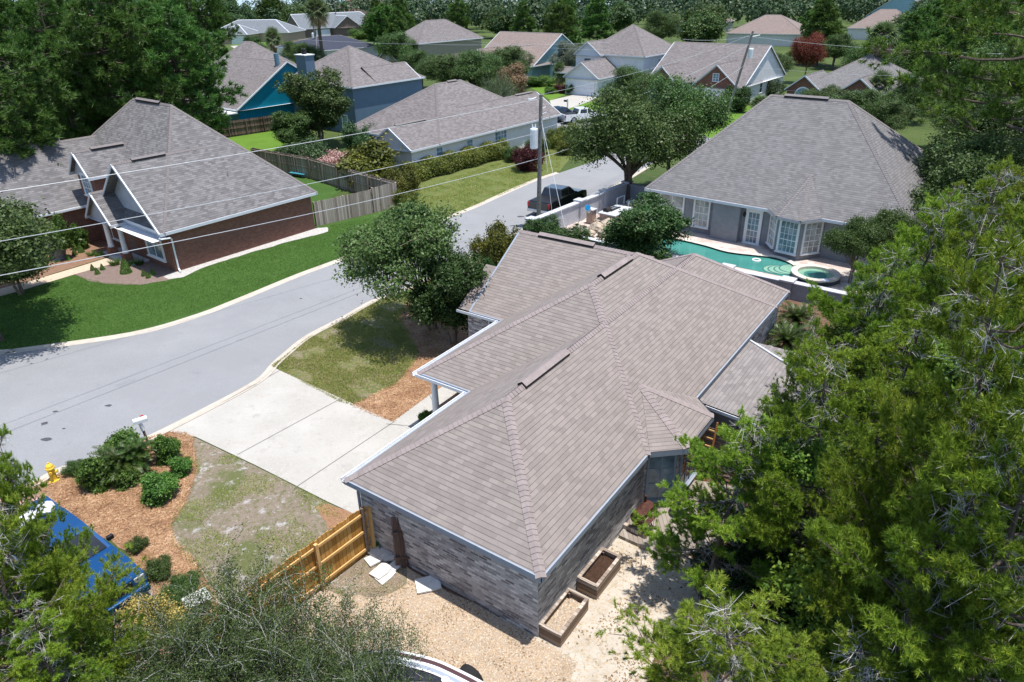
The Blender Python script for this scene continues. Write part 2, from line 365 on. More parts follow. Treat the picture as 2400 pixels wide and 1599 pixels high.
M['glass'] = glass('window_glass', (0.05, 0.07, 0.09))
M['glass_light'] = glass('curtained_glass', (0.42, 0.44, 0.43), 0.15)
M['glass_blue'] = glass('blue_glass', (0.18, 0.27, 0.33), 0.1)
M['glass_car'] = glass('car_glass', (0.012, 0.015, 0.02), 0.03, 0.8)
def paint(name, c, coat=1.0, rough=0.3, metal=0.0):
    m = NT(name); m.base(c, rough); m.b.inputs['Coat Weight'].default_value = coat; m.b.inputs['Coat Roughness'].default_value = 0.05
    m.b.inputs['Metallic'].default_value = metal
    return m.m
M['car_black'] = paint('paint_black', (0.012, 0.014, 0.016))
M['car_tail'] = paint('paint_dark_grey', (0.05, 0.052, 0.05))
M['car_white'] = paint('paint_white', (0.72, 0.73, 0.74))
M['car_blue'] = paint('paint_blue', (0.003, 0.06, 0.19), metal=0.3)
M['car_navy'] = paint('paint_navy', (0.012, 0.035, 0.085))
M['red_lamp'] = paint('red_lamp', (0.55, 0.01, 0.015))
M['chrome'] = plain('chrome', (0.6, 0.62, 0.64), 0.2, 0.9)
M['tyre'] = plain('tyre_rubber', (0.02, 0.02, 0.02), 0.9)
M['boat_white'] = paint('gelcoat_white', (0.78, 0.78, 0.78))
M['boat_brown'] = paint('gelcoat_brown', (0.075, 0.035, 0.03))
M['boat_deck'] = plain('boat_deck_black', (0.022, 0.024, 0.034), 0.5, var=0.3)
def water(name, c, rough=0.04):
    m = NT(name); tc = m.n('TexCoord').outputs['Object']
    m.base(m.ramp(m.noise(tc, 0.4, 3), [(0.3, [x * 0.8 for x in c]), (0.7, [x * 1.15 for x in c])]), rough)
    m.b.inputs['Specular IOR Level'].default_value = 0.5
    m.bump(m.noise(tc, 3.0, 2), 0.08, 0.03); return m.m
M['pool'] = water('pool_water', (0.05, 0.22, 0.185))
M['pool_dark'] = water('pool_deep', (0.035, 0.20, 0.19))
M['pool_step'] = water('pool_step', (0.22, 0.40, 0.29))
M['bay'] = water('bay_water', (0.20, 0.30, 0.38), 0.2)
M['leaf_oak'] = leaf('leaf_oak', (0.026, 0.058, 0.012), (0.075, 0.135, 0.030), (0.17, 0.23, 0.075))
M['leaf_gloss'] = leaf('leaf_gloss', (0.018, 0.050, 0.012), (0.045, 0.105, 0.022), (0.13, 0.20, 0.06), rough=0.5, spec=0.3, trans=0.2)
M['leaf_pine'] = leaf('needles_pine', (0.030, 0.080, 0.016), (0.095, 0.19, 0.035), (0.20, 0.31, 0.065), trans=0.3, scale=0.5)
M['leaf_sand'] = leaf('needles_sand_pine', (0.06, 0.12, 0.012), (0.22, 0.32, 0.030), (0.46, 0.50, 0.06), trans=0.35, scale=0.45)
M['leaf_vine'] = leaf('leaf_vine', (0.06, 0.13, 0.018), (0.17, 0.27, 0.035), (0.40, 0.42, 0.06), trans=0.35)
M['leaf_olive'] = leaf('leaf_olive', (0.030, 0.062, 0.020), (0.070, 0.125, 0.045), (0.15, 0.21, 0.09))
M['leaf_bright'] = leaf('leaf_bright', (0.03, 0.08, 0.012), (0.10, 0.195, 0.03), (0.22, 0.33, 0.07))
M['leaf_yellow'] = leaf('leaf_yellow', (0.04, 0.06, 0.01), (0.14, 0.16, 0.025), (0.32, 0.30, 0.04))
M['leaf_gold'] = leaf('leaf_gold', (0.30, 0.24, 0.06), (0.52, 0.43, 0.12), (0.66, 0.58, 0.22))
M['leaf_red'] = leaf('leaf_red', (0.04, 0.012, 0.012), (0.11, 0.028, 0.028), (0.18, 0.05, 0.04))
M['leaf_crimson'] = leaf('leaf_crimson', (0.05, 0.03, 0.012), (0.20, 0.03, 0.025), (0.30, 0.06, 0.04))
M['leaf_silver'] = leaf('leaf_silver', (0.07, 0.09, 0.06), (0.17, 0.20, 0.14), (0.30, 0.33, 0.25))
M['leaf_tan'] = leaf('leaf_tan', (0.16, 0.11, 0.05), (0.32, 0.23, 0.12), (0.45, 0.35, 0.20))
M['leaf_cycad'] = leaf('leaf_cycad', (0.02, 0.05, 0.008), (0.05, 0.10, 0.015), (0.12, 0.18, 0.03), rough=0.35)
M['flower'] = leaf('flower_pink', (0.45, 0.25, 0.22), (0.62, 0.42, 0.36), (0.7, 0.55, 0.45))

M['leaf_holly'] = leaf('leaf_holly', (0.026, 0.052, 0.014), (0.075, 0.125, 0.034), (0.18, 0.24, 0.085), rough=0.55, spec=0.25, trans=0.2)
M['leaf_tall'] = leaf('needles_tall', (0.035, 0.075, 0.014), (0.13, 0.21, 0.028), (0.28, 0.36, 0.06), trans=0.3, scale=0.5)
M['leaf_palm'] = leaf('leaf_palm', (0.05, 0.085, 0.03), (0.13, 0.18, 0.07), (0.26, 0.30, 0.14))
M['leaf_shade'] = leaf('leaf_understorey_shade', (0.010, 0.025, 0.006), (0.028, 0.055, 0.012), (0.06, 0.10, 0.02))  # leaf colours darkened to carry the shade beneath the pines
# ---------------------------------------------------------------- ground, roads, lawns
def world_poly(px, z=0.0):
    return [at(p[0], p[1], z) if len(p) == 2 else Vector((p[0], p[1], z)) for p in px]
def sheet(name, pts, z, mat):
    P = [Vector((p.x, p.y, 0)) for p in pts]; mb = MB()
    for t in tessellate_polygon([P]):
        q = [P[i] for i in t]
        if (q[1] - q[0]).cross(q[2] - q[0]).z < 0: q.reverse()
        mb.poly([(a.x, a.y, z) for a in q])
    o = part(name, mb, mat); o['kind'] = 'structure'; return o
def smooth_line(P, n=6):
    out = []
    for i in range(len(P) - 1):
        a, b, c, d = P[max(i - 1, 0)], P[i], P[i + 1], P[min(i + 2, len(P) - 1)]
        for k in range(n):
            t = k / n
            out.append(0.5 * ((2 * b) + (c - a) * t + (2 * a - 5 * b + 4 * c - d) * t * t + (3 * b - a - 3 * c + d) * t ** 3))
    return out + [P[-1]]
def wobble(P, amp=0.12, seed=1, step=0.6):
    rng = random.Random(seed); out = []
    for i in range(len(P)):
        a, b = P[i], P[(i + 1) % len(P)]; n = max(1, int((b - a).length / step))
        for k in range(n):
            q = a.lerp(b, k / n); out.append(q + Vector((rng.uniform(-amp, amp), rng.uniform(-amp, amp), 0)))
    return out
base = MB(); base.poly([(-4000, -300, 0), (4000, -300, 0), (4000, 5200, 0), (-4000, 5200, 0)])
o = part('ground', base, M['earth']); o['kind'] = 'structure'
NE = smooth_line(world_poly([(-400, 868), (-200, 850), (0, 829), (42, 825), (305, 787), (456, 746), (561, 706), (701, 648), (800, 611), (900, 568), (1000, 531), (1054, 510), (1114, 487), (1191, 452), (1261, 422), (1310, 406)]))
SE = smooth_line(world_poly([(-400, 1265), (-200, 1215), (0, 1158), (67, 1136), (147, 1096), (245, 1069), (357, 1020), (481, 958), (600, 893), (640, 853), (666, 830), (719, 788), (805, 743), (875, 704), (952, 676), (1030, 635), (1103, 599), (1180, 562), (1238, 533), (1310, 498), (1400, 455), (1460, 425), (1515, 392)]))
d = (NE[-1] - NE[-8]).normalized()
NX = NE + [NE[-1] + d * 8, Vector((7.5, 86, 0)), Vector((-12, 104, 0)), Vector((-6, 111, 0)), Vector((12.5, 95.5, 0)), Vector((40, 73, 0)), Vector((62, 54, 0)), Vector((56, 48, 0)), Vector((24, 76, 0)), SE[-1] + (SE[-1] - SE[-6]).normalized() * 5]
sheet('road', NX + list(reversed(SE)), 0.006, M['asphalt'])
def kerb(name, L, side, w=0.36, h=0.05):
    mb = MB(); n = len(L); O = []
    for i in range(n):
        d = (L[min(i + 1, n - 1)] - L[max(i - 1, 0)]).normalized(); O.append(Vector((-d.y, d.x, 0)) * side)
    for i in range(n - 1):
        a, b, p, q = L[i], L[i + 1], O[i], O[i + 1]
        z = Vector((0, 0, 0.010)); zh = Vector((0, 0, h))
        A = [a + z - p * .1, a + z + p * w * .55, a + p * (w * .8) + zh, a + p * w + zh, a + p * w - z * 2]
        B = [b + z - q * .1, b + z + q * w * .55, b + q * (w * .8) + zh, b + q * w + zh, b + q * w - z * 2]
        for k in range(4):
            f = [A[k], B[k], B[k + 1], A[k + 1]]
            if side > 0: f.reverse()
            nn = (f[1] - f[0]).cross(f[2] - f[0])
            if nn.z < 0: f.reverse()
            mb.poly(f)
    o = part(name, mb, M['kerb']); o['kind'] = 'structure'; return o
kerb('kerb', NE, 1); kerb('kerb', SE, -1)
def P(*a): return world_poly(a)
sheet('lawn', [q + Vector((0, 0, 0)) for q in smooth_line(P((-400, 864), (-200, 846), (0, 825), (42, 821), (305, 783), (456, 742), (561, 702), (701, 644), (800, 607), (900, 564), (990, 531)))] + P((950, 495), (930, 488), (775, 525), (740, 535), (738, 537), (420, 636), (396, 655), (333, 664), (245, 659), (210, 657), (175, 645), (70, 676), (0, 696), (-400, 800)), 0.012, M['lawn'])
sheet('lawn', P((640, 380), (720, 400), (800, 448), (760, 475), (745, 540), (700, 470), (560, 370)), 0.014, M['lawn'])
sheet('lawn', wobble(P((520, 345), (700, 372), (705, 322), (660, 300), (600, 296), (500, 300)), .3, 3), 0.010, M['lawn_bright'])
sheet('grass_verge', P((990, 533), (1054, 506), (1114, 483), (1191, 448), (1261, 418), (1312, 402), (1345, 360), (1330, 300), (1290, 300), (960, 405), (900, 430), (930, 486)), 0.010, M['grass_north'])
sheet('garden_bed', wobble(P((275, 596), (0, 680), (-120, 714), (-120, 600), (100, 560), (250, 520), (290, 560)), .06, 2), 0.016, M['mulch_left'])
sheet('garden_bed', wobble(P((175, 644.6), (210, 660), (245, 665), (290, 668), (333, 668), (396, 657), (425, 636), (420, 600), (300, 585), (285, 612)), .04, 5), 0.020, M['mulch_grey'])
sheet('path', P((287.6, 612), (175, 644), (70, 676), (0, 696), (-120, 730), (-120, 708), (0, 678), (70, 660), (175, 629), (263, 602), (276, 594)), 0.024, plain('path_concrete', (0.50, 0.40, 0.30), 0.9))
sheet('gravel_strip', wobble(P((770, 543), (740, 552), (663, 571), (574, 597), (485, 625), (428, 650), (396, 656), (385, 650), (420, 632), (738, 535), (765, 534)), .07, 7, .4), 0.028, M['gravel_white'])
# south side of the street
sheet('front_lawn', P((638, 862), (666, 838), (719, 796), (805, 750), (875, 711), (952, 683), (1030, 642), (1103, 606), (1180, 569), (1238, 540), (1300, 560), (1250, 700), (1120, 830), (1010, 960), (921, 992), (800, 944)), 0.012, M['grass_dry'])
sheet('straw_bed', wobble(P((829, 950), (870, 930), (930, 900), (965, 860), (985, 830), (962, 790), (935, 748), (955, 720), (1000, 700), (1080, 680), (1200, 720), (1150, 850), (1100, 960), (1010, 1010), (966, 1012), (921, 992)), .10, 11, .5), 0.018, M['straw'])
sheet('driveway', P((396, 1012), (481, 966), (600, 901), (640, 861), (655, 869), (921, 990), (1010, 1030), (1100, 1080), (1000, 1250), (860, 1225), (820, 1201), (768, 1177), (600, 1092), (459, 1025)), 0.024, M['concrete'])
sheet('front_walk', P((921, 990), (1007, 927), (1042, 904), (1085, 872), (1130, 880), (1077, 916), (1040, 945), (1004, 968), (966, 1010)), 0.028, M['concrete'])
jt = MB()
for a, b in (((690, 1146), (925, 989)), ((557, 1067), (800, 935)), ((905, 995), (985, 1002)), ((480, 968), (655, 870)), ((1007, 927), (1020, 955))):
    A, B = at(*a), at(*b); n = (B - A).normalized(); n = Vector((-n.y, n.x, 0)) * 0.016
    jt.poly([tuple(A + n + Vector((0, 0, .033))), tuple(A - n + Vector((0, 0, .033))), tuple(B - n + Vector((0, 0, .033))), tuple(B + n + Vector((0, 0, .033)))])
o = part('driveway_joints', jt, plain('joint_dark', (0.16, 0.15, 0.14), 0.9)); o['kind'] = 'structure'
sheet('side_yard', P((401, 1018), (459, 1027), (600, 1094), (768, 1179), (826, 1204), (862, 1298), (700, 1376), (500, 1476), (470, 1440), (446, 1323), (388, 1265), (379, 1225), (415, 1167), (446, 1100), (441, 1030)), 0.008, M['grass_dead'])
sheet('straw_bed', wobble(P((60, 1144), (196, 1098), (245, 1078), (357, 1028), (400, 1016), (446, 1022), (458, 1100), (430, 1180), (398, 1226), (402, 1262), (456, 1323), (490, 1380), (512, 1435), (490, 1490), (383, 1436), (350, 1380), (300, 1290), (109, 1185)), .09, 13, .4), 0.014, M['straw'])
sheet('straw_bed', wobble(P((735, 1186), (768, 1180), (824, 1204), (815, 1225), (770, 1240)), .06, 15, .3), 0.016, M['straw'])
sheet('brick_drive', P((-60, 1178), (67, 1142), (109, 1187), (383, 1434), (420, 1500), (330, 1620), (-300, 1700), (-300, 1240)), 0.010, M['paver_red'])
sheet('brick_border', P((67, 1142), (95, 1134), (140, 1185), (400, 1418), (383, 1434), (109, 1187)), 0.020, M['paver_grey'])
sheet('back_yard', P((1240, 1250), (1500, 900), (1800, 640), (2700, 560), (2900, 1750), (300, 1750), (500, 1476), (700, 1376), (862, 1298)), 0.004, M['leaf_litter'])
sheet('sand', wobble(P((1100, 1500), (1230, 1400), (1380, 1230), (1480, 1180), (1590, 1265), (1650, 1330), (1640, 1440), (1560, 1500), (1500, 1640), (1460, 1750), (900, 1750), (900, 1540)), .12, 17, .5), 0.010, M['sand'])
sheet('gravel', wobble(P((866, 1230), (900, 1270), (960, 1330), (1262, 1502), (1350, 1560), (1300, 1750), (600, 1750), (600, 1440), (862, 1310)), .10, 19, .5), 0.016, M['gravel'])
sheet('gravel', wobble(P((868, 1262), (905, 1280), (955, 1330), (960, 1368), (900, 1395), (800, 1400), (760, 1370), (862, 1308)), .08, 21, .4), 0.022, M['grass_dead'])
# north-east plots
sheet('driveway', P((1288, 236), (1352, 221), (1404, 224), (1388, 236), (1320, 260), (1300, 268)), 0.016, M['concrete'])
sheet('lawn', P((1235, 202), (1300, 190), (1345, 215), (1290, 236), (1262, 216)), 0.012, M['lawn_bright'])
sheet('lawn', P((1318, 258), (1388, 237), (1440, 232), (1480, 262), (1400, 266)), 0.012, M['lawn_bright'])
sheet('lawn', P((1640, 262), (1740, 246), (1830, 262), (1740, 320), (1680, 330), (1600, 300)), 0.012, M['lawn_bright'])
sheet('driveway', P((1612, 262), (1640, 244), (1700, 250), (1650, 272), (1580, 300)), 0.020, M['concrete'])
sheet('lawn', P((430, 92), (650, 78), (700, 92), (600, 112)), 0.012, M['lawn_bright'])
sheet('driveway', P((540, 108), (580, 106), (640, 128), (590, 140)), 0.020, M['concrete'])
sheet('lawn', P((860, 80), (960, 90), (1010, 120), (900, 140)), 0.012, M['lawn_bright'])
sheet('bay_water', [Vector((-2500, 330, 0)), Vector((-40, 470, 0)), Vector((300, 620, 0)), Vector((2500, 700, 0)), Vector((3000, 5000, 0)), Vector((-3000, 5000, 0))], 0.02, M['bay'])
sheet('asphalt_patch', wobble(P((98, 999), (112, 990), (111, 988), (99, 992)), .02, 3, .2), 0.012, M['asphalt_stain'])
for k, (x, y, w) in enumerate(((109, 1030, .22), (105, 993, .15), (130, 965, .12), (255, 951, .16), (150, 1005, .08), (880, 700, .12), (1220, 508, .3), (705, 700, .1))):
    c = at(x, y); rng = random.Random(k)
    sheet('road_stain', [c + Vector((math.cos(a) * w * rng.uniform(.7, 1.2), math.sin(a) * w * .6 * rng.uniform(.7, 1.2), 0)) for a in [i * math.pi / 5 for i in range(10)]], 0.013, M['asphalt_stain'])
# ---------------------------------------------------------------- houses
class House:
    def __init__(s, name, label, loc, deg, cat='house', group=None, k=1.0):
        s.r = root(name, label, cat, loc, R(deg), group); s.k = k
        s.roof, s.cap, s.fas, s.sof, s.wall = (MB() for _ in range(5)); s.gw = []; s.vent = []
    def capline(s, a, b, n1, n2, w=0.15):
        a, b = Vector(a), Vector(b); d = (b - a); L = d.length; d.normalize()
        n1, n2 = Vector(n1).normalized(), Vector(n2).normalized()
        m1 = n1.cross(d); m2 = n2.cross(d)
        if m1.z > 0: m1 = -m1
        if m2.z > 0: m2 = -m2
        if abs(m1.z) < 1e-6: m1 = -m2
        up = (n1 + n2).normalized(); N = max(1, int(L / 0.16))
        for i in range(N):
            p = a + d * (L * i / N); q = a + d * (L * (i + 1) / N + .02)
            h0, h1 = 0.030, 0.048
            P0, Q0 = p + up * h1, q + up * h0
            for m, n in ((m1, n1), (m2, n2)):
                s.cap.poly([p + m * w + n * (h1 - .02), P0, Q0, q + m * w + n * (h0 - .02)])
                s.cap.poly([p + m * w - n * .02, p + m * w + n * (h1 - .02), q + m * w + n * (h0 - .02), q + m * w - n * .02])
            s.cap.poly([p + m1 * w - n1 * .02, p + m1 * w + n1 * .03, P0, p + m2 * w + n2 * .03, p + m2 * w - n2 * .02])
    def vol(s, s0, s1, t0, t1, ze, zr, ra, rb, axis='s', o=0.4, walls=True, caps=True, fh=0.17, tm=None, z0=0.0, sof=True, gable_in=None, hide=None):
        k = s.k
        if axis == 's':
            f = lambda x, y, z: Vector((x * k, y * k, z * k)); a0, a1, b0, b1 = s0, s1, t0, t1
        else:
            f = lambda x, y, z: Vector((y * k, x * k, z * k)); a0, a1, b0, b1 = t0, t1, s0, s1
        bm = (b0 + b1) / 2 if tm is None else tm
        c00, c10, c11, c01 = f(a0, b0, ze), f(a1, b0, ze), f(a1, b1, ze), f(a0, b1, ze)
        A, B = f(a0 + ra, bm, zr), f(a1 - rb, bm, zr)
        fl = axis != 's'
        def face(mb, pts):
            n = (pts[1] - pts[0]).cross(pts[2] - pts[0])
            if n.z < 0: pts = pts[::-1]
            mb.poly(pts)
            return n if n.z > 0 else -n
        nf = face(s.roof, [c00, c10, B, A] if (B - A).length > .02 else [c00, c10, A])
        nb = face(s.roof, [c11, c01, A, B] if (B - A).length > .02 else [c11, c01, A])
        nl = nr = None
        if ra > 0.01: nl = face(s.roof, [c01, c00, A])
        if rb > 0.01: nr = face(s.roof, [c10, c11, B])
        if caps:
            if (B - A).length > .1: s.capline(A, B, nf, nb)
            if nl is not None: s.capline(c00, A, nf, nl); s.capline(c01, A, nb, nl)
            if nr is not None: s.capline(c10, B, nf, nr); s.capline(c11, B, nb, nr)
        # fascia along the eaves, rake boards on gables
        dz = Vector((0, 0, fh * k))
        def strip(p, q, out):
            e = Vector(out) * 0.03
            up = Vector((0, 0, .012))
            s.fas.poly([p + e - dz, q + e - dz, q + e + up, p + e + up]); s.fas.poly([p + e + up, q + e + up, q - e * 2 + up, p - e * 2 + up])
            s.fas.poly([q + e - dz, p + e - dz, p - e - dz, q - e - dz])
        U = Vector((1, 0, 0)) if not fl else Vector((0, 1, 0)); V = Vector((0, 1, 0)) if not fl else Vector((1, 0, 0))
        strip(c00, c10, -V); strip(c11, c01, V)
        if nl is not None: strip(c01, c00, -U)
        elif hide != 0: strip(c00, A, -U); strip(A, c01, -U)
        if nr is not None: strip(c10, c11, U)
        elif hide != 1: strip(c11, B, U); strip(B, c10, U)
        if sof:
            q = [p - dz + Vector((0, 0, .004)) for p in (c00, c01, c11, c10)]
            s.sof.poly(q)
            # closed underside of gable overhangs
        if walls:
            zt = (ze - fh + .003)
            w = [f(a0 + o, b0 + o, 0), f(a1 - o, b0 + o, 0), f(a1 - o, b1 - o, 0), f(a0 + o, b1 - o, 0)]
            s.wall.prism([(p.x, p.y) for p in w], z0 * k, zt * k)
        sl = (zr - ze) / (bm - b0)
        for end, flag in ((a0, ra), (a1, rb)):
            if flag <= 0.01 and not (hide == 0 and end == a0) and not (hide == 1 and end == a1):
                sg = 1 if end == a0 else -1; e = end + sg * (o if gable_in is None else gable_in)
                pl = f(e, b0 + .02, ze - fh), f(e, b1 - .02, ze - fh), f(e, bm, zr - .06)
                q = [pl[0], f(e, b0 + .02, ze - .03), pl[2], f(e, b1 - .02, ze - .03), pl[1]]
                s.gw.append(MB().poly(q if sg < 0 else q[::-1]))
    def ventline(s, a, b, n, w=0.17):
        """raised ridge vent strip with dark open side"""
        k = s.k
        a, b = Vector(a) * k, Vector(b) * k; d = (b - a).normalized(); n = Vector(n).normalized(); h = Vector((0, 0, 1)).cross(d); vm = MB(); s.vent.append(vm)
        for sd in (1, -1):
            m = h * sd * w - Vector((0, 0, w * .6))
            s.cap.poly([a + Vector((0, 0, .13)), b + Vector((0, 0, .13)), b + m + Vector((0, 0, .12)), a + m + Vector((0, 0, .12))])
            vm.poly([a + m + Vector((0, 0, .105)), b + m + Vector((0, 0, .105)), b + m + Vector((0, 0, .03)), a + m + Vector((0, 0, .03))])
        vm.poly([a + h * w - Vector((0, 0, w * .6 - .11)), a + Vector((0, 0, .125)), a - h * w - Vector((0, 0, w * .6 - .11)), a - h * w * .8 - Vector((0, 0, w * .5)), a + h * w * .8 - Vector((0, 0, w * .5))])
    def finish(s, roof, wall, cap='cap_left', fas='fascia', gw=None, sof='fascia'):
        r = s.r
        if s.wall.f: part('wall', s.wall, M[wall], r)
        part('roof', s.roof, M[roof], r)
        for g in s.gw: part('gable_wall', g, M[gw or wall], r)
        if s.cap.f: part('ridge_cap', s.cap, M[cap], r)
        for g in s.vent: part('ridge_vent', g, M['black'], r)
        if s.fas.f: part('fascia', s.fas, M[fas], r)
        if s.sof.f: part('soffit', s.sof, M[sof], r)
def window(h, x, y, z, w, hh, ang, nx=2, ny=2, mat='glass', trim=0.10, frame='white', sill=True, label=None, name='window', arch=False):
    """window whose bottom centre is (x, y, z) in the house's frame, facing the angle ang (degrees, local)"""
    r = h.r if isinstance(h, House) else h; k = h.k if isinstance(h, House) else 1.0
    x, y, z, w, hh = x * k, y * k, z * k, w * k, hh * k
    mb = MB(); t = trim
    if arch:
        n = 14
        for i in range(n):
            a0, a1 = math.pi * i / n, math.pi * (i + 1) / n
            ro, ri = w / 2 + t, w / 2
            q = [(math.cos(a) * rr, .05, math.sin(a) * rr * hh / (w / 2)) for a, rr in ((a0, ri), (a0, ro), (a1, ro), (a1, ri))]
            mb.poly(q[::-1])
        mb.box((0, .03, -t / 2), (w + 2 * t, .06, t))
        for i in range(1, 5):
            a = math.pi * i / 5
            mb.tube([(0, .045, 0), (math.cos(a) * w / 2, .045, math.sin(a) * hh)], .012, 4)
    else:
        mb.box((-w / 2 - t / 2, .02, hh / 2), (t, .07, hh + 2 * t)); mb.box((w / 2 + t / 2, .02, hh / 2), (t, .07, hh + 2 * t))
        mb.box((0, .022, hh + t / 2), (w, .07, t)); mb.box((0, .022, -t / 2), (w, .07, t))
        if sill: mb.box((0, .06, -t * .75), (w + 2.6 * t, .14, t * .5))
        for i in range(1, nx): mb.box((-w / 2 + w * i / nx, .018, hh / 2), (.028 if (nx > 2 or i != nx / 2) else .05, .03, hh))
        for i in range(1, ny): mb.box((0, .016, hh * i / ny), (w, .028, .028 if (ny > 2 and i != ny // 2) else .05))
    o = part(name, mb, M[frame], r, loc=(x, y, z), rz=R(ang - 90), label=label)
    g = MB()
    if arch: g.poly([(math.cos(a) * w / 2, .02, math.sin(a) * hh) for a in [math.pi * i / 14 for i in range(15)]][::-1])
    else: g.poly([(w / 2, .012, 0), (-w / 2, .012, 0), (-w / 2, .012, hh), (w / 2, .012, hh)])
    part('pane', g, M[mat], o)
    return o
def slab_door(h, x, y, z, w, hh, ang, mat='garage_door', name='garage_door'):
    r = h.r; k = h.k; mb = MB()
    mb.box((0, .03, hh / 2), (w, .05, hh)); 
    o = part(name, mb, M[mat], r, loc=(x * k, y * k, z * k), rz=R(ang - 90))
    f = MB(); f.box((-w / 2 - .06, .04, hh / 2), (.12, .1, hh + .1)); f.box((w / 2 + .06, .04, hh / 2), (.12, .1, hh + .1)); f.box((0, .04, hh + .06), (w, .1, .12))
    part('door_frame', f, M['white'], o); return o
def gutter(h, pts, out, w=0.12):
    mb = MB(); a, b = Vector(pts[0]), Vector(pts[1]); e = Vector(out)
    def q(p, x, z): return p + e * x + Vector((0, 0, z))
    for x0, x1, z0, z1 in ((w, w + .025, -.11, .015), (0.0, w, -.11, -.095)):
        P = [q(a, x0, z0), q(b, x0, z0), q(b, x1, z0), q(a, x1, z0), q(a, x0, z1), q(b, x0, z1), q(b, x1, z1), q(a, x1, z1)]
        for f in ((0, 3, 2, 1), (4, 5, 6, 7), (0, 1, 5, 4), (1, 2, 6, 5), (2, 3, 7, 6), (3, 0, 4, 7)): mb.poly([P[i] for i in f])
    return mb
# ---- the brown-roofed brick house in the middle
c0 = at(1268.6, 1354.3, 2.65)
h = House('brick_house', 'whitewashed brick house with broad taupe shingle roof filling the middle of the photo', (c0.x, c0.y, 0), 54.67)
K = 0.645
h.vol(0, 22.06, 0, 7.16, 2.65, 2.65 + K * 3.58, 3.58, 3.58, o=.28, sof=True)
h.vol(6.24, 20.0, 0.0, 9.74, 2.644, 2.644 + K * 4.87, 4.87, 4.87, o=.28, walls=False, sof=True)
h.vol(11.85, 20.25, 4.5, 11.55, 2.656, 2.656 + K * 4.2, 0, 0, axis='t', o=.28, walls=False, hide=0)
# lower step of the left wing
for q in ([(11.85, 11.5, 2.66), (14.1, 11.5, 4.111), (14.1, 12.2, 4.111), (11.85, 12.2, 2.66)],):
    h.roof.poly([Vector(p) for p in reversed(q)])
h.wall.prism([(8.6, 6.5), (8.6, 9.4), (19.7, 9.4), (19.7, 6.5)], 0, 2.47)
h.wall.prism([(12.15, 9.2), (12.15, 11.9), (14.0, 11.9), (19.95, 11.2), (19.95, 9.2)], 0, 2.471)
# bay
ZB = 2.66; ap = (8.62, 1.43, 2.65 + K * 1.43 + .02)
E_ = [(6.43, -.012, ZB), (7.27, -.93, ZB), (9.58, -.93, ZB), (10.4, -.012, ZB)]
ns = []
for i in range(3):
    f = [Vector(E_[i + 1]), Vector(E_[i]), Vector(ap)]
    n = (f[1] - f[0]).cross(f[2] - f[0])
    if n.z < 0: f.reverse(); n = -n
    h.roof.poly(f); ns.append(n)
h.capline(E_[1], ap, ns[0], ns[1]); h.capline(E_[2], ap, ns[1], ns[2])
for i in range(3):
    a, b = Vector(E_[i]), Vector(E_[i + 1]); d = (b - a).normalized(); e = Vector((d.y, -d.x, 0)) * .03; z = Vector((0, 0, -.2))
    h.fas.poly([a + e + z, b + e + z, b + e + Vector((0, 0, .01)), a + e + Vector((0, 0, .01))])
h.sof.poly([(p[0], p[1], ZB - .2) for p in reversed(E_)])
h.wall.prism([(6.75, .3), (7.45, -.62), (9.4, -.62), (10.1, .3)], 0, 2.45)
h.ventline((4.45, 3.58, 4.96), (7.1, 3.58, 4.96), (0, 0, 1)); h.ventline((11.9, 4.87, 5.79), (14.4, 4.87, 5.79), (0, 0, 1)); h.ventline((16.05, 7.4, 5.37), (16.05, 10.4, 5.37), (0, 0, 1))
h.finish('roof_main', 'brick_white', cap='cap', fas='fascia_shade_grey', sof='fascia_shade_grey')
part('gutter', gutter(h, ((-.02, 7.18, 2.65), (6.12, 7.18, 2.65)), (0, 1, 0)), M['white'], h.r)
part('gutter', gutter(h, ((6.22, 7.2, 2.65), (6.22, 9.76, 2.65)), (-1, 0, 0)), M['white'], h.r)
part('gutter', gutter(h, ((6.1, 9.76, 2.65), (11.75, 9.76, 2.65)), (0, 1, 0)), M['white'], h.r)
part('gutter', gutter(h, ((11.83, 9.8, 2.65), (11.83, 12.2, 2.65)), (-1, 0, 0)), M['white'], h.r)
part('column', MB().lathe([(.17, 0), (.17, .08), (.14, .1), (.14, 1.2), (.12, 2.36), (.15, 2.38), (.15, 2.48)], (6.65, 9.3, 0), 20), M['white'], h.r, smooth=False)
part('column', MB().lathe([(.17, 0), (.17, .08), (.14, .1), (.14, 1.2), (.12, 2.36), (.15, 2.38), (.15, 2.48)], (8.4, 9.3, 0), 20), M['white'], h.r)
ds = MB().tube([(.0, 7.27, 2.56), (.05, 7.22, 2.45), (.28, 6.95, 2.28), (.25, 6.93, 2.1), (.25, 6.93, .15), (.1, 6.95, .06)], .05, 8)
part('downspout', ds, M['fascia_shade_grey'], h.r)
part('downspout', MB().tube([(12.08, 10.6, 2.5), (12.08, 10.6, .1)], .045, 8), M['white'], h.r)
a45 = math.degrees(math.atan2(-.7, -.92))
window(h, 7.08, -.19, .42, .82, 1.9, math.degrees(math.atan2(-.70, -.92)), 2, 3, 'glass_blue', .07, 'fascia_shade_grey')
window(h, 8.4, -.63, .42, 1.4, 1.9, -90, 3, 3, 'glass', .07, 'fascia_shade_grey')
window(h, 14.0, .27, .8, 1.2, 1.3, -90, 2, 2, 'glass', .07, 'fascia_shade_grey')
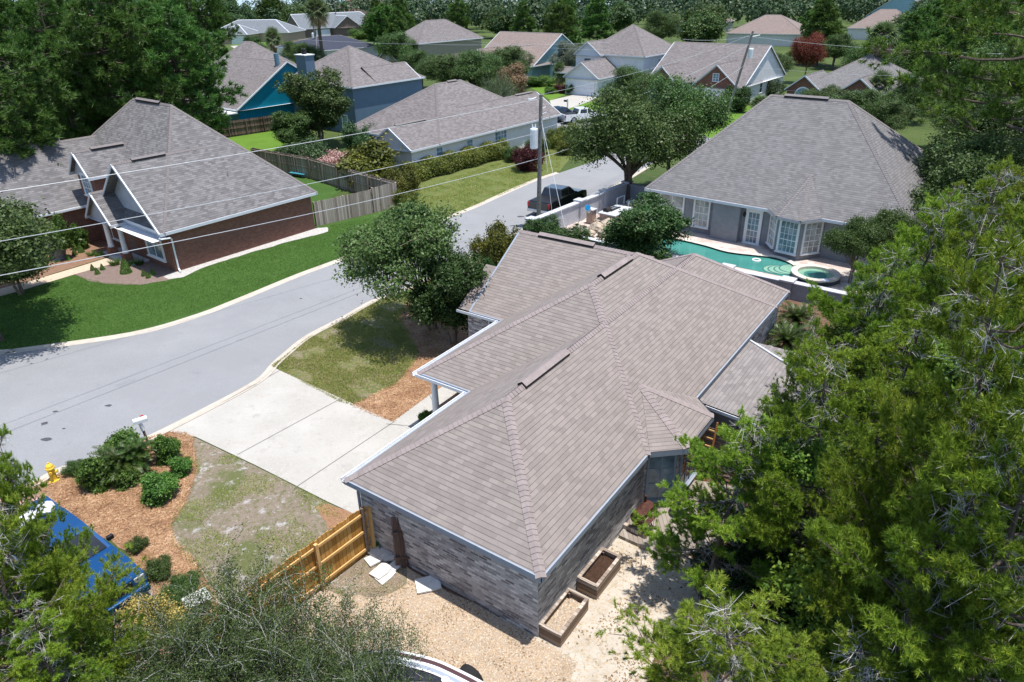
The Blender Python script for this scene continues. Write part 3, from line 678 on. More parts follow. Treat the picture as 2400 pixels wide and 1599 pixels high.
# grey lean-to at the back
b = root('screened_porch', 'low grey shingled lean-to behind the taupe roofed house', 'porch', h.r.location, h.r.rotation_euler.z)
rf = MB(); za = 2.43; zb = 2.02
rf.poly([(10.55, -.02, za), (10.55, -5.8, zb), (13.2, -5.8, zb), (16.3, -.02, za)])
rf.poly([(16.3, -.02, za), (13.2, -5.8, zb), (17.4, -5.8, zb - .1)])
part('roof', rf, M['roof_add'], b)
fl = MB(); fl.tube([(16.3, -.05, za + .03), (14.7, -3.0, za - .15)], .045, 6)
part('flashing', fl, M['flash'], b)
gm = gutter(h, ((10.55, -.35, za - .03), (10.55, -5.8, zb - .02)), (-1, 0, 0), .10); part('gutter', gm, M['white'], b)
wl = MB(); wl.prism([(10.85, -.05), (10.85, -5.4), (16.8, -5.4), (16.8, -.05)], 0, 1.98); part('wall', wl, M['stucco'], b)
window(b, 10.85, -1.9, .9, .9, .85, 180, 1, 1, 'glass', .05, 'fascia_shade_grey', False)
# ---- L: red brick house on the left
c0 = at(382.3, 547.6, 2.75)
h = House('brick_house', 'red brick house with grey brown gabled roof and white columned porch on the left', (c0.x, c0.y, 0), 50.84)
KF = 0.89
h.vol(-.0, 11.6, 0, 19.6, 2.75, 9.0, 7.07, 7.1, axis='t', o=.38, tm=5.8)
h.vol(-.25, 6.0, .004, 8.38, 2.754, 2.754 + KF * 4.19, 0, 0, axis='s', o=.38, walls=False, sof=False, gable_in=.75, hide=1)
h.vol(-16, 6.5, 10.7, 19.1, 2.747, 2.747 + KF * 4.2, 4, 3, axis='s', o=.3)
# small gable dormer between
h.vol(-.2, 5.5, 8.5, 11.5, 4.95, 6.5, 0, 0, axis='s', o=.3, walls=False, sof=False, gable_in=.35, hide=1)
h.wall.prism([(.2, 8.7), (.2, 11.2), (3.5, 11.2), (3.5, 8.7)], 2.0, 4.93)
# porch
h.vol(-.95, 1.4, 5.1, 8.75, 2.52, 4.38, 0, 0, axis='s', o=.1, walls=False, sof=False, gable_in=.3, hide=1)
h.roof.poly([(.15, .0, 2.5), (.15, 5.15, 2.5), (.6, 5.15, 2.95), (.6, .25, 2.95)][::-1])
h.fas.poly([(.12, 0, 2.36), (.12, 5.15, 2.36), (.12, 5.15, 2.51), (.12, 0, 2.51)][::-1])
h.sof.poly([(-.76, 0, 2.36), (.4, 0, 2.36), (.4, 8.7, 2.36), (-.76, 8.7, 2.36)][::-1])
h.ventline((3.2, 4.19, 6.5), (1.0, 4.19, 6.5), (0, 0, 1)); h.ventline((5.8, 8.5, 9.02), (5.8, 11.9, 9.02), (0, 0, 1))
h.ventline((1.0, 9.98, 6.5), (3.2, 9.98, 6.5), (0, 0, 1))
h.finish('roof_left', 'brick_red', gw='stucco_light')
window(h, .37, 2.5, .62, 1.95, 1.6, 180, 2, 2, 'glass_blue', .16, label='white framed front window beside the downspout')
window(h, .42, 8.0, .7, 1.1, 1.6, 180, 2, 2, 'glass_blue', .12)
window(h, .2, 10.0, 3.55, 1.1, 1.3, 180, 3, 3, 'glass_blue', .14, label='white framed dormer window above the porch')
door = MB().box((.4, 5.6, 1.15), (.08, 1.0, 2.1)); part('door', door, M['brick_brown'], h.r)
part('louvre', MB().box((.48, 2.9, 4.3), (.06, .75, .7)), M['siding_white'], h.r)
for y in (7.0, 4.9):
    c = part('column', MB().lathe([(.22, .62), (.22, .68), (.19, .7), (.17, .9), (.145, 2.2), (.17, 2.22), (.19, 2.36)], (-.52, y, 0), 20), M['white'], h.r)
    part('pedestal', MB().box((-.52, y, .31), (.52, .52, .62)), M['brick_red'], c)
part('porch_floor', MB().box((-.1, 5.9, .05), (1.5, 4.2, .1)), M['stucco_light'], h.r)
part('downspout', MB().tube([(-.30, .05, 2.5), (-.2, -.0, 2.42), (.35, .02, 2.36), (.55, .28, 2.2), (.55, .3, .25), (.5, .05, .08)], .055, 8), M['white'], h.r)
part('gutter', gutter(h, ((-16, 10.68, 2.747), (-.3, 10.68, 2.747)), (0, -1, 0)), M['white'], h.r)
part('vent_pipe', MB().tube([(6.2, 2.2, 4.6), (6.2, 2.2, 5.05)], .05, 8), M['metal'], h.r)
part('vent_pipe', MB().tube([(1.0, 14.9, 6.3), (1.0, 14.9, 6.9)], .05, 8), M['metal'], h.r)
# ---- C: grey house with pool, on a raised terrace
KC = 0.953; ZT = 0.76
cc = at(2159, 543, ZT + 2.75 * KC)
h = House('pool_house', 'blue grey stucco house with big grey hip roof and bay window beside the swimming pool', (cc.x, cc.y, ZT), 50.6, k=KC)
h.vol(-.8, 14.5, 0, 17.8, 2.75, 8.65, 7.1, 5.4, axis='t', o=.72)
ZB = 2.77; ap = (1.6, 7.15, 4.75)
E_ = [(-.82, 8.8, ZB), (-2.0, 7.75, ZB), (-2.15, 6.25, ZB), (-.82, 5.4, ZB)]
E_ = [Vector(p) * KC for p in E_]; ap = Vector(ap) * KC; ns = []
for i in range(3):
    f = [E_[i], E_[i + 1], ap]; n = (f[1] - f[0]).cross(f[2] - f[0])
    if n.z < 0: f = f[::-1]; n = -n
    h.roof.poly(f); ns.append(n)
h.capline(E_[1], ap, ns[0], ns[1]); h.capline(E_[2], ap, ns[1], ns[2])
for i in range(3):
    a, b = E_[i], E_[i + 1]; d = (b - a).normalized(); e = Vector((d.y, -d.x, 0)) * .04; z = Vector((0, 0, -.17))
    h.fas.poly([a + e + z, b + e + z, b + e + Vector((0, 0, .01)), a + e + Vector((0, 0, .01))][::-1]); h.fas.poly([a + e + z, b + e + z, b + e + Vector((0, 0, .01)), a + e + Vector((0, 0, .01))])
h.sof.poly([p - Vector((0, 0, .15)) for p in reversed(E_)])
h.wall.prism([(KC * x, KC * y) for x, y in ((.1, 8.9), (-1.35, 7.75), (-1.5, 6.3), (.1, 5.2))], 0, 2.6 * KC)
h.wall.prism([(KC * x, KC * y) for x, y in ((.1, 12.6), (-.55, 12.6), (-.55, 10.7), (.1, 10.7))], 0, 2.58 * KC)
h.ventline((6.85, 8.4, 8.67), (6.85, 11.4, 8.67), (0, 0, 1))
h.finish('roof_grey', 'stucco', cap='cap_grey')
window(h, -.1, 15.9, .75, 1.7, 1.65, 180, 2, 2, 'glass_light', .12); window(h, -.1, 13.6, .55, 1.0, 1.85, 180, 3, 4, 'glass_light', .12)
window(h, -.68, 8.32, .45, 1.05, 1.95, math.degrees(math.atan2(1.45, -1.15)), 3, 4, 'glass_light', .1)
window(h, -1.46, 7.03, .45, 1.05, 1.95, 180 - 5.4, 4, 5, 'glass_blue', .13)
window(h, -.78, 5.78, .45, 1.15, 1.95, math.degrees(math.atan2(-1.6, -1.1)) , 3, 5, 'glass_light', .1)
window(h, -.1, 2.1, .25, 1.9, 2.1, 180, 2, 3, 'glass_light', .14)
o = window(h, -.1, 9.85, .12, .72, 2.05, 180, 3, 5, 'glass_blue', .2, name='door')
part('handle', MB().box((.3, .08, .95), (.04, .06, .12)), M['metal'], o)
part('wall_lamp', MB().lathe([(.02, 0), (.09, .06), (.1, .25), (.03, .34)], (-.16 * KC, 10.5 * KC, 1.7), 10), M['dark'], h.r)
# ---- W: long white house with hedge
c0 = at(963.6, 354.2, 2.65)
h = House('ranch_house', 'long cream sided house with taupe roof behind the clipped hedge', (c0.x, c0.y, 0), 50.6)
KW = 0.612
h.vol(0, 12, 0, 5.8, 2.65, 2.65 + KW * 2.9, 0, 3.0, o=.32, gable_in=.3)
h.vol(10, 23.4, .004, 7.2, 2.654, 2.654 + KW * 3.6, 0, 0, o=.32, gable_in=.3, hide=0)
h.vol(3.6, 21.2, 0.008, 13.7, 2.646, 2.646 + KW * 6.85, 6.9, 6.9, o=.32)
h.ventline((.9, 2.9, 4.43), (4.8, 2.9, 4.43), (0, 0, 1)); h.ventline((12.2, 6.85, 6.84), (13.6, 6.85, 6.84), (0, 0, 1)); h.ventline((19.5, 3.6, 4.86), (22.5, 3.6, 4.86), (0, 0, 1))
h.finish('roof_mid', 'siding_cream')
window(h, 3.9, .32, .75, .8, 1.5, -90, 1, 4, 'glass_blue', .07); window(h, 8.2, .32, .75, .8, 1.5, -90, 1, 4, 'glass_blue', .07)
window(h, 13.0, .32, .75, 1.8, 1.6, -90, 4, 4, 'glass_blue', .08)
part('vent_pipe', MB().tube([(9.5, 2.5, 4.1), (9.5, 2.5, 4.45)], .07, 8), M['flash'], h.r)
# ---- far houses, fitted one by one
def simple(name, label, x, y, deg, L, W, ze, zr, ra, rb, roof, wall, o=.35, cap='cap_left', gw=None, extra=(), axis='s', **k):
    h = House(name, label, (x, y, 0), deg)
    h.vol(0, L, 0, W, ze, zr, ra, rb, o=o, axis=axis, gable_in=.25)
    for e in extra: h.vol(*e[0], **e[1])
    h.finish(roof, wall, cap=cap, gw=gw); return h
h = simple('house', 'two storey blue sided house with brown hip roof and chimney', -18.1, 86.7, 50.5, 12.0, 14.4, 5.4, 9.25, 6.0, 5.9, 'roof_mid', 'siding_blue', extra=[((4, 11.2, .006, 5.4, 5.404, 7.15, 0, 0), dict(walls=False, gable_in=.3, hide=0))])
window(h, .35, 2.6, 3.2, .9, 1.4, 180, 1, 2, 'glass', .1); window(h, .35, 2.4, .6, .9, 1.4, 180, 1, 2, 'glass_blue', .1)
ch = part('chimney', MB().box((-.2, 8.0, 4.3), (1.3, 1.9, 8.6)), M['siding_blue'], h.r)
part('chimney_cap', MB().box((-.2, 8.0, 8.66), (1.5, 2.1, .1)), M['white'], ch); part('flue', MB().lathe([(.3, 8.7), (.3, 9.3)], (-.2, 8.0, 0), 12), M['black'], ch)
h = simple('house', 'teal sided gable house with brown roof behind the plank fence', -43.3, 97.9, -41.0, 14.1, 15.9, 2.85, 7.7, 0, 0, 'roof_mid', 'siding_teal', extra=[((-8, 6, 4, 20, 3.4, 9.2, 6, 6), dict(walls=False))])
part('flue', MB().lathe([(.3, 6.9), (.3, 8.6)], (13.0, 7.2, 0), 12), plain('flue_blue', (.12, .22, .3), .5), h.r)
part('bay_roof', MB().prism([(13.9, 9.5), (15.0, 9.8), (15.0, 12.2), (13.9, 12.5)], 3.9, 4.3), M['roof_mid'], h.r)
part('carport_roof', MB().box((12.0, -1.7, 2.5), (4.4, 3.4, .12)), M['white_metal_roof'], h.r)
for xx in (10.0, 12.0, 14.0): part('carport_post', MB().box((xx, -3.2, 1.22), (.12, .12, 2.44)), M['white'], h.r)
h = simple('house', 'grey roofed house with square garage under a pyramid roof', -95, 247, -9, 27, 13, 2.8, 6.3, 7, 7, 'roof_silver', 'brick_tan', cap='flash', extra=[((6.5, 17, -8, 2, 2.8, 5.4, 5, 5), dict())])
slab_door(h, 13.6, -7.6, 0, 4.6, 2.2, -90)
h = simple('house', 'dark navy hip roofed bungalow with white deck rail', -43.0, 172.5, 42, 16.5, 21, 2.7, 5.0, 6, 4, 'roof_navy', 'siding_cream')
h = simple('house', 'long grey roofed brown brick house with two gables', -69, 259, 37, 30, 14, 2.85, 7.2, 0, 4, 'roof_silver', 'brick_brown', cap='flash', extra=[((11, 21, -3, 8, 2.85, 6.4, 0, 0), dict(axis='t', gable_in=.3, hide=1))])
slab_door(h, 8, .3, 0, 5, 2.2, -90)
h = simple('house', 'two storey tan sided house with brown hip roof', -17.5, 151.0, 47, 18.5, 9.5, 5.4, 9.2, 6.5, 6.5, 'roof_mid', 'siding_tan', extra=[((-1.2, 4, 4, 8.2, 5.0, 6.9, 0, 0), dict(gable_in=.3, hide=1)), ((-4.5, 1, 1.5, 7.5, 2.6, 4.8, 0, 0), dict(gable_in=.3, hide=1))])
window(h, -.85, 6.1, 3.4, 1.0, 1.4, 180, 2, 2, 'glass', .1)
window(h, -4.2, 4.5, 2.6, .6, .9, 180, 2, 2, 'glass_blue', .1)
h = simple('house', 'pale blue sided house with wide pinkish brown gable roof', -6.8, 143.3, -40, 14.9, 17.6, 2.5, 7.4, 0, 0, 'roof_tan', 'siding_sky', extra=[((6.5, 14.95, -1.0, 6, 2.6, 5.6, 0, 0), dict(axis='t', gable_in=.3, hide=1)), ((0.5, 4.5, -1.0, 6, 2.9, 5.0, 0, 0), dict(axis='t', gable_in=.3, hide=1))], gw=None)
h.ventline((10.7, 1.5, 5.65), (10.7, 4.0, 5.65), (0, 0, 1))
h = House('house', 'two storey white sided house with hip roof and white garage door', (12.0, 124.0, 0), -39.5)
h.vol(0, 12.0, 0, 12.6, 5.4, 9.5, 5.9, 5.9, o=.35)
h.vol(-.6, 4.6, -1.0, 6, 5.404, 7.3, 0, 0, axis='t', o=.3, gable_in=.25, hide=1)
h.vol(1.6, 8.2, -7.0, 2.0, 2.65, 4.9, 0, 0, axis='t', o=.3, gable_in=.3, hide=1)
h.vol(-3.2, 2.0, -2.6, 0.4, 2.6, 3.4, .1, .1, o=.2, walls=False)
h.wall.prism([(-2.6, -.4), (1.9, -.4), (1.9, .6), (-2.6, .6)], 0, 2.5)
h.finish('roof_mid', 'siding_white')
slab_door(h, 4.9, -6.7, 0, 4.6, 2.2, -90); window(h, 2.0, -.7, 3.3, 1.2, 1.5, -90, 4, 4, 'glass', .08); 
window(h, 11.66, 5.5, 3.0, .9, 1.6, 0, 1, 2, 'glass_blue', .08); window(h, 11.66, 7.6, 3.0, .9, 1.6, 0, 1, 2, 'glass_blue', .08)
h = House('house', 'white sided house with tall brown gable roof and red brick garage gable', (21.0, 112.0, 0), -38.5)
h.vol(0, 15.2, 0, 16.5, 2.6, 7.3, 0, 0, o=.3, gable_in=.25)
h.vol(8.2, 15.1, -2.2, 7, 2.604, 5.5, 0, 0, axis='t', o=.3, gable_in=.3, hide=1)
h.vol(1.0, 5.0, -1.4, 6, 2.9, 4.8, 0, 0, axis='t', o=.3, gable_in=.3, hide=1)
h.finish('roof_mid', 'siding_white', gw='siding_white')
br = MB(); br.poly([(8.5, -1.93, 2.3), (14.8, -1.93, 2.3), (14.8, -1.93, 2.55), (11.65, -1.93, 5.2), (8.5, -1.93, 2.55)]); part('brick_gable', br, M['brick_red'], h.r)
br = MB(); br.poly([(1.3, -1.13, 2.3), (4.7, -1.13, 2.3), (4.7, -1.13, 2.85), (3.0, -1.13, 4.45), (1.3, -1.13, 2.85)]); part('brick_gable', br, M['brick_red'], h.r)
slab_door(h, 11.3, -1.92, 0, 4.8, 2.2, -90); window(h, 11.65, -1.95, 3.3, .8, .95, -90, 2, 3, 'glass_blue', .07)
window(h, 14.9, 7.0, 1.0, 1.0, 1.3, 0, 1, 2, 'glass', .1)
h = House('house', 'grey hip roofed brick house with two arched gable windows', (38.5, 98.5, 0), -40)
h.vol(0, 13, 0, 15, 2.8, 6.7, 6.4, 6.4, o=.35, axis='s')
h.vol(-1.2, 3.6, -1.2, 6, 2.75, 4.6, 0, 0, axis='t', o=.3, gable_in=.3, hide=1)
h.vol(5.4, 10.6, -1.2, 6, 2.75, 4.7, 0, 0, axis='t', o=.3, gable_in=.3, hide=1)
h.finish('roof_grey', 'brick_red', gw='brick_red')
window(h, 1.2, -.93, 2.0, 1.9, 1.0, -90, arch=True, mat='glass_blue', trim=.16); window(h, 8.0, -.93, 2.0, 1.9, 1.0, -90, arch=True, mat='glass_blue', trim=.16)
# aqua house on the right behind the pine
q = at(2170, 185, 2.8)
h = House('house', 'aqua sided house with grey roof and turquoise awning roof behind the tall pine', (q.x + 4, q.y, 0), -40)
h.vol(0, 10, 0, 12, 2.8, 5.9, 0, 0, axis='t', o=.3, gable_in=.3)
h.vol(7, 20, -5.5, 3, 2.6, 4.6, 3, 3, o=.3)
h.finish('roof_grey', 'siding_aqua')
aw = MB(); aw.poly([(1, -4, 2.4), (9, -7, 2.4), (9, 0, 3.3), (1, 0, 3.3)]); part('awning_roof', aw, plain('turquoise_metal', (0.06, 0.40, 0.36), 0.5), h.r)
q = at(2330, 300, 0)
h = House('garage', 'pale blue sided garage with aqua gable behind the tall pine trunk', (q.x, q.y, 0), -40, cat='garage')
h.vol(0, 8, 0, 8, 2.6, 5.0, 0, 0, axis='t', o=.3, gable_in=.3); h.finish('roof_grey', 'siding_sky', gw='siding_aqua'); slab_door(h, 4, .3, 0, 4.8, 2.1, -90, 'siding_sky')
# roofs glimpsed along the top
def top_house(label, px, py, L, W, ze, zr, deg, roof, wall, hipn=True, **kw):
    q = at(px, py, ze); r = W / 2 if hipn else 0
    return simple('house', label, q.x, q.y, deg, L, W, ze, zr, r, r, roof, wall, **kw)
top_house('tan hip roofed house glimpsed above the taupe gable roof, wider of two', 1700, 78, 20, 16, 2.9, 7.0, -30, 'roof_tan', 'siding_cream')
top_house('tan hip roofed house at the edge of the dark pines', 1585, 52, 16, 14, 2.9, 7.0, -30, 'roof_tan', 'siding_cream')
top_house('brown hip roofed house behind the tall palm', 1985, 66, 18, 14, 2.9, 7.4, -30, 'roof_tan', 'siding_cream')
top_house('pale blue gable house peeping over the trees at top right', 2040, 32, 18, 20, 4.0, 11.0, -120, 'roof_grey', 'siding_sky', False)
top_house('small tan roofed house between the tall trees at top right', 2215, 16, 22, 14, 4.0, 9.0, -30, 'roof_tan', 'siding_cream')
top_house('brown hip roofed house behind the silver roofs at the top', 716, 46, 26, 22, 3.0, 8.0, -10, 'roof_brown', 'brick_brown')
top_house('brown gabled house furthest back beside the palm', 770, 22, 34, 22, 4.0, 9.5, 0, 'roof_brown', 'brick_brown')
top_house('low red tiled house by the water at top left', 445, 48, 20, 22, 3.0, 6.0, 0, 'roof_red', 'brick_tan')
top_house('red tiled house half hidden in the pines at top left', 120, 52, 60, 24, 4.0, 7.5, 0, 'roof_red', 'brick_tan')
h = top_house('white metal roofed house glimpsed between the left pines', 45, 108, 20, 16, 4.8, 8.6, 10, 'white_metal_roof', 'siding_white', cap='white_metal_roof')
# ---------------------------------------------------------------- pool terrace
CR = bpy.data.objects['pool_house']
def cl(s, t, z=0.0):
    a = CR.rotation_euler.z; c, n = math.cos(a), math.sin(a); s *= KC; t *= KC
    return Vector((CR.location.x + s * c - t * n, CR.location.y + s * n + t * c, z))
nearA, nearB = at(1225, 527, ZT), at(2260, 747, ZT)
tp = [nearA, nearB, cl(17, -3), cl(17, 19.5), at(1468, 437, ZT)]
tb = MB(); tb.prism([(p.x, p.y) for p in tp], 0, ZT); o = part('terrace', tb, M['earth']); o['kind'] = 'structure'
def sheet_up(name, pts, z, mat, h): 
    mb = MB(); mb.prism([(p.x, p.y) for p in pts], z, z + h); o = part(name, mb, mat); o['kind'] = 'structure'; return o
deckpts = [at(x, y, ZT) for x, y in ((1262, 530), (1368, 556), (1600, 604), (1845, 655), (1945, 676), (2060, 700), (2010, 630))] + [cl(.3, 2), cl(.3, 17.5)] + [at(x, y, ZT) for x, y in ((1500, 462), (1466, 440), (1415, 460), (1310, 508))]
sheet_up('pool_deck', deckpts, ZT, M['deck_stone'], 0.012)
def arc(c, r, a0, a1, n=20): return [Vector((c.x + r * math.cos(a0 + (a1 - a0) * i / n), c.y + r * math.sin(a0 + (a1 - a0) * i / n), 0)) for i in range(n + 1)]
pb = smooth_line([at(x, y, ZT) for x, y in ((1530, 553), (1570, 562), (1606, 569), (1652, 580), (1705, 595), (1769, 603), (1815, 608), (1842, 617), (1859, 627))], 5)
pn = [at(x, y, ZT) for x, y in ((1852, 652), (1840, 650), (1729, 627), (1600, 600), (1520, 583), (1515, 565))]
pool_o = root('swimming_pool', 'turquoise swimming pool with curved pale coping beside the grey house', 'pool', (pb[10].x, pb[10].y, ZT))
def lp(p, o, z=0.0): return (p.x - o.location.x, p.y - o.location.y, z - o.location.z)
w = MB(); w.prism([lp(p, pool_o)[:2] for p in pb + pn], .012, .030); part('water', w, M['pool'], pool_o)
w = MB(); 
off = []
for i, p in enumerate(pb):
    d = (pb[min(i + 1, len(pb) - 1)] - pb[max(i - 1, 0)]).normalized(); off.append(Vector((-d.y, d.x, 0)))
for i in range(len(pb) - 1):
    for (r0, r1, z0, z1, m) in ((0.0, .34, .0, .14, 0),):
        a, b, p, q = pb[i], pb[i + 1], off[i], off[i + 1]
        f = [lp(a, pool_o), lp(b, pool_o), lp(b + q * r1, pool_o), lp(a + p * r1, pool_o)]
        f = [(x, y) for x, y, _ in f]
        w.prism(f, .012, .14)
part('coping', w, M['coping'], pool_o)
w = MB()
for i in range(len(pb) - 1):
    a, b, p, q = pb[i], pb[i + 1], off[i], off[i + 1]
    f = [lp(a - p * .02, pool_o), lp(b - q * .02, pool_o)]
    w.poly([(f[0][0], f[0][1], .02), (f[1][0], f[1][1], .02), (f[1][0], f[1][1], .11), (f[0][0], f[0][1], .11)])
    w.poly([(f[0][0], f[0][1], .11), (f[1][0], f[1][1], .11), (f[1][0], f[1][1], .02), (f[0][0], f[0][1], .02)])
part('tile_band', w, plain('tile_dark', (0.03, 0.05, 0.06), 0.3), pool_o)
for k, (x, y, r) in enumerate(((1862, 632, .85), (1850, 634, .85), (1838, 634, .9), (1824, 633, .85))):
    c = at(x, y, ZT); mb = MB(); n = 22
    mb.lathe([(r - .12 * (k == 0) + .06 * k * 0, .0), (r, .0), (r, .012)], (0, 0, 0), 28, .8)
    st = part('step', mb, M['pool_step'], pool_o, loc=lp(c, pool_o, ZT + .030 + .006 * (3 - k)))
    ed = MB(); ed.lathe([(r - .01, .0), (r + .07, .0), (r + .07, .016), (r - .01, .016)], (0, 0, 0), 28, .8, False); part('step_edge', ed, plain('step_edge', (0.05, 0.14, 0.13), .5), st, loc=(0, 0, -.002))
rg = MB(); n = 20
for i in range(n):
    a0, a1 = 2 * math.pi * i / n, 2 * math.pi * (i + 1) / n
    for j in range(6):
        b0, b1 = 2 * math.pi * j / 6, 2 * math.pi * (j + 1) / 6
        def tp_(a, b): r = .22 + .05 * math.cos(b); return (r * math.cos(a), r * math.sin(a), .05 * math.sin(b))
        rg.poly([tp_(a0, b0), tp_(a1, b0), tp_(a1, b1), tp_(a0, b1)])
c = at(1773, 610, ZT + .05); single('float_ring', rg, M['white'], 'small white float ring drifting on the pool', 'float ring', (c.x, c.y, ZT + .06))
# spa
sc_ = at(1912, 639, ZT + .35); spa = root('spa', 'round raised spa with cream stone rim at the end of the pool', 'spa', (sc_.x, sc_.y, ZT))
m = MB(); m.lathe([(1.32, .012), (1.32, .36), (.98, .36), (.98, .02)], (0, 0, 0), 40, 1, False); part('rim', m, M['coping'], spa)
m = MB(); m.lathe([(1.335, .03), (1.335, .26)], (0, 0, 0), 40, 1, False); part('tile_band', m, plain('tile_mosaic', (0.05, 0.06, 0.07), 0.4, var=.7, scale=14), spa)
m = MB(); m.lathe([(.02, .2), (.975, .2), (.975, .205)], (0, 0, 0), 40); part('water', m, M['pool_step'], spa)
m = MB(); m.lathe([(.02, .206), (.6, .206), (.6, .212)], (0, 0, 0), 30); part('footwell', m, M['pool'], spa)
m = MB(); m.lathe([(.60, .207), (.64, .207), (.64, .216), (.60, .216)], (0, 0, 0), 30, 1, False); part('seat_edge', m, plain('seat_edge', (0.10, 0.2, 0.16), .5), spa)
m = MB(); m.box((.05, -1.15, .345), (.36, .4, .04)); part('spillway', m, M['white'], spa)
# retaining wall on the near side
def wallrun(name, label, A, B, w, z0, z1, mat, capmat, pillars=(), over=.06, caph=.1):
    d = (B - A); L = d.length; ang = math.atan2(d.y, d.x)
    r = root(name, label, 'wall', (A.x, A.y, 0), ang)
    m = MB(); m.box((L / 2, 0, (z0 + z1 - caph) / 2), (L, w, z1 - caph - z0)); part('panel', m, mat, r)
    m = MB(); m.box((L / 2, 0, z1 - caph / 2 + .002), (L, w + over * 2, caph)); part('coping', m, capmat, r)
    for t in pillars:
        m = MB(); m.box((L * t, 0, (z0 + z1 + .02) / 2), (w + .22, w + .22, z1 + .02 - z0)); p = part('pillar', m, mat, r)
        m = MB(); m.box((L * t, 0, z1 + .07), (w + .36, w + .36, .1)); part('cap', m, capmat, p)
    return r
nA, nB = at(1240, 529, ZT + .2), at(2150, 724, ZT + .2); 
def frac(px, py, A, B, z): 
    q = at(px, py, z); d = B - A; return (q - A).dot(d) / d.length_squared
wallrun('retaining_wall', 'low grey wall with pale coping along the near side of the pool', nA, nB, .42, 0, ZT + .22, M['stucco'], M['stucco_light'], [frac(1854, 652, nA, nB, ZT + .2), frac(1715, 620, nA, nB, ZT + .2)], .02, .06)
ZW = 2.15
sA, sB = at(1247, 515, ZW), at(1470, 428, ZW)
wallrun('garden_wall', 'grey street side garden wall with square capped pillars beside the black pickup', sA, sB, .34, 0, ZW, M['stucco_light'], M['stucco_light'], [0, frac(1368, 473, sA, sB, ZW), frac(1420, 449, sA, sB, ZW), 1])
sC = at(1530, 442, ZW); wallrun('garden_wall', 'blue grey garden wall running from the shaded corner to the grey house', sB, sC, .34, 0, ZW, M['stucco'], M['stucco'], ())
# outdoor kitchen
q = at(1444, 493, 1.68); kt = root('outdoor_kitchen', 'stone outdoor kitchen counter with pale top and built in grill', 'kitchen', (q.x, q.y, ZT), R(50))
part('counter_base', MB().box((0, 0, .43), (2.3, 1.25, .86)), M['brick_tan'], kt); part('counter_top', MB().box((0, 0, .90), (2.5, 1.45, .07)), plain('counter_stone', (.5, .52, .54), .5), kt)
part('cooktop', MB().box((.1, .35, .95), (1.3, .6, .03)), M['black'], kt)
part('grill_hood', MB().tube([(-.85, .35, 1.0), (-.35, .35, 1.0)], .22, 10), M['dark'], kt)
for i in range(3): part('grate', MB().box((.0 + i * .3, .35, .975), (.18, .3, .02)), M['metal'], kt)
q = at(1386, 503, 1.4); pl_ = root('stone_pillar', 'short stacked stone pillar with white pot on top', 'pillar', (q.x, q.y, ZT), R(50))
part('pillar', MB().box((0, 0, .5), (.5, .5, 1.0)), M['brick_tan'], pl_); part('cap', MB().box((0, 0, 1.03), (.6, .6, .06)), M['stucco_light'], pl_)
q = at(1380, 497, 1.9); single('flower_pot', MB().lathe([(.1, 0), (.17, .3), (.19, .32), (.14, .33), (.1, .3)], n=14), M['stone_slab'], 'pale pot standing on the stone pillar', 'pot', (q.x, q.y, 1.85))
q = at(1431, 470, 1.0); single('flower_pot', MB().lathe([(.16, 0), (.27, .5), (.3, .53), (.22, .5), (.2, .4)], n=14), M['stone_slab'], 'large pale pot standing by the shaded garden wall', 'pot', (q.x, q.y, ZT))
A, B = at(1343, 541, ZT), at(1378, 487, 2.6)
br = root('pool_brush', 'white pool pole with blue brush head leaning on the garden wall', 'pole', A)
part('pole', MB().tube([(0, 0, 0), tuple(B - A)], .035, 6), M['white'], br)
m = MB(); m.lathe([(.02, -.03), (.2, -.03), (.2, .03), (.02, .03)], (0, 0, 0), 16)
bh = part('brush_head', m, plain('brush_blue', (0.02, 0.28, 0.6), .5), br); bh.location = B - A; bh.rotation_euler = (R(80), 0, R(30))
rng = random.Random(5)
def rock(r, seed, sq=.7):
    rg = random.Random(seed); m = MB(); n = 9; lay = 6; base = []
    for i in range(lay + 1):
        ph = math.pi * i / lay; row = []
        for j in range(n):
            a = 2 * math.pi * j / n; k = r * rg.uniform(.72, 1.12); 
            row.append(Vector((math.sin(ph) * math.cos(a) * k, math.sin(ph) * math.sin(a) * k, (math.cos(ph) * sq) * r * rg.uniform(.85, 1.05))))
        base.append(row)
    for i in range(lay):
        for j in range(n): m.poly([base[i][j], base[i + 1][j], base[i + 1][(j + 1) % n], base[i][(j + 1) % n]])
    return m
rocks = [(1398, 535, .55, 'dark tan boulder'), (1416, 548, .5, 'small brown boulder'), (1432, 530, .75, 'flat pale boulder'), (1455, 522, .7, 'grey topped boulder'), (1380, 550, .45, 'cream boulder'), (1470, 540, .65, 'rough tan boulder'), (1440, 552, .5, 'low cream boulder'), (1406, 520, .45, 'rounded grey boulder')]
where = ['left of the rock pile', 'at the foot of the rock pile', 'on top of the rock pile', 'behind the rock pile by the counter', 'nearest the leaning pole', 'half under the round bush', 'in front of the round bush', 'beside the stone pillar']
for i, (x, y, r, l) in enumerate(rocks):
    q = at(x, y, ZT + .2); single('boulder', rock(r, i), M['rock'], l + ' ' + where[i], 'boulder', (q.x, q.y, ZT + .25), 0, 'boulders of the rock pile on the pool deck')
pe = at(1475, 480, ZT + .5); pq = root('pool_pump', 'pool pump and filter with white pipes in the shaded corner', 'pump', (pe.x, pe.y, ZT), R(50))
part('filter', MB().lathe([(.25, 0), (.28, .1), (.28, .7), (.15, .85), (.03, .9)], n=14), M['metal'], pq); part('filter', MB().lathe([(.22, 0), (.22, .5), (.1, .6)], (-.8, .4, 0), 12), M['black'], pq)
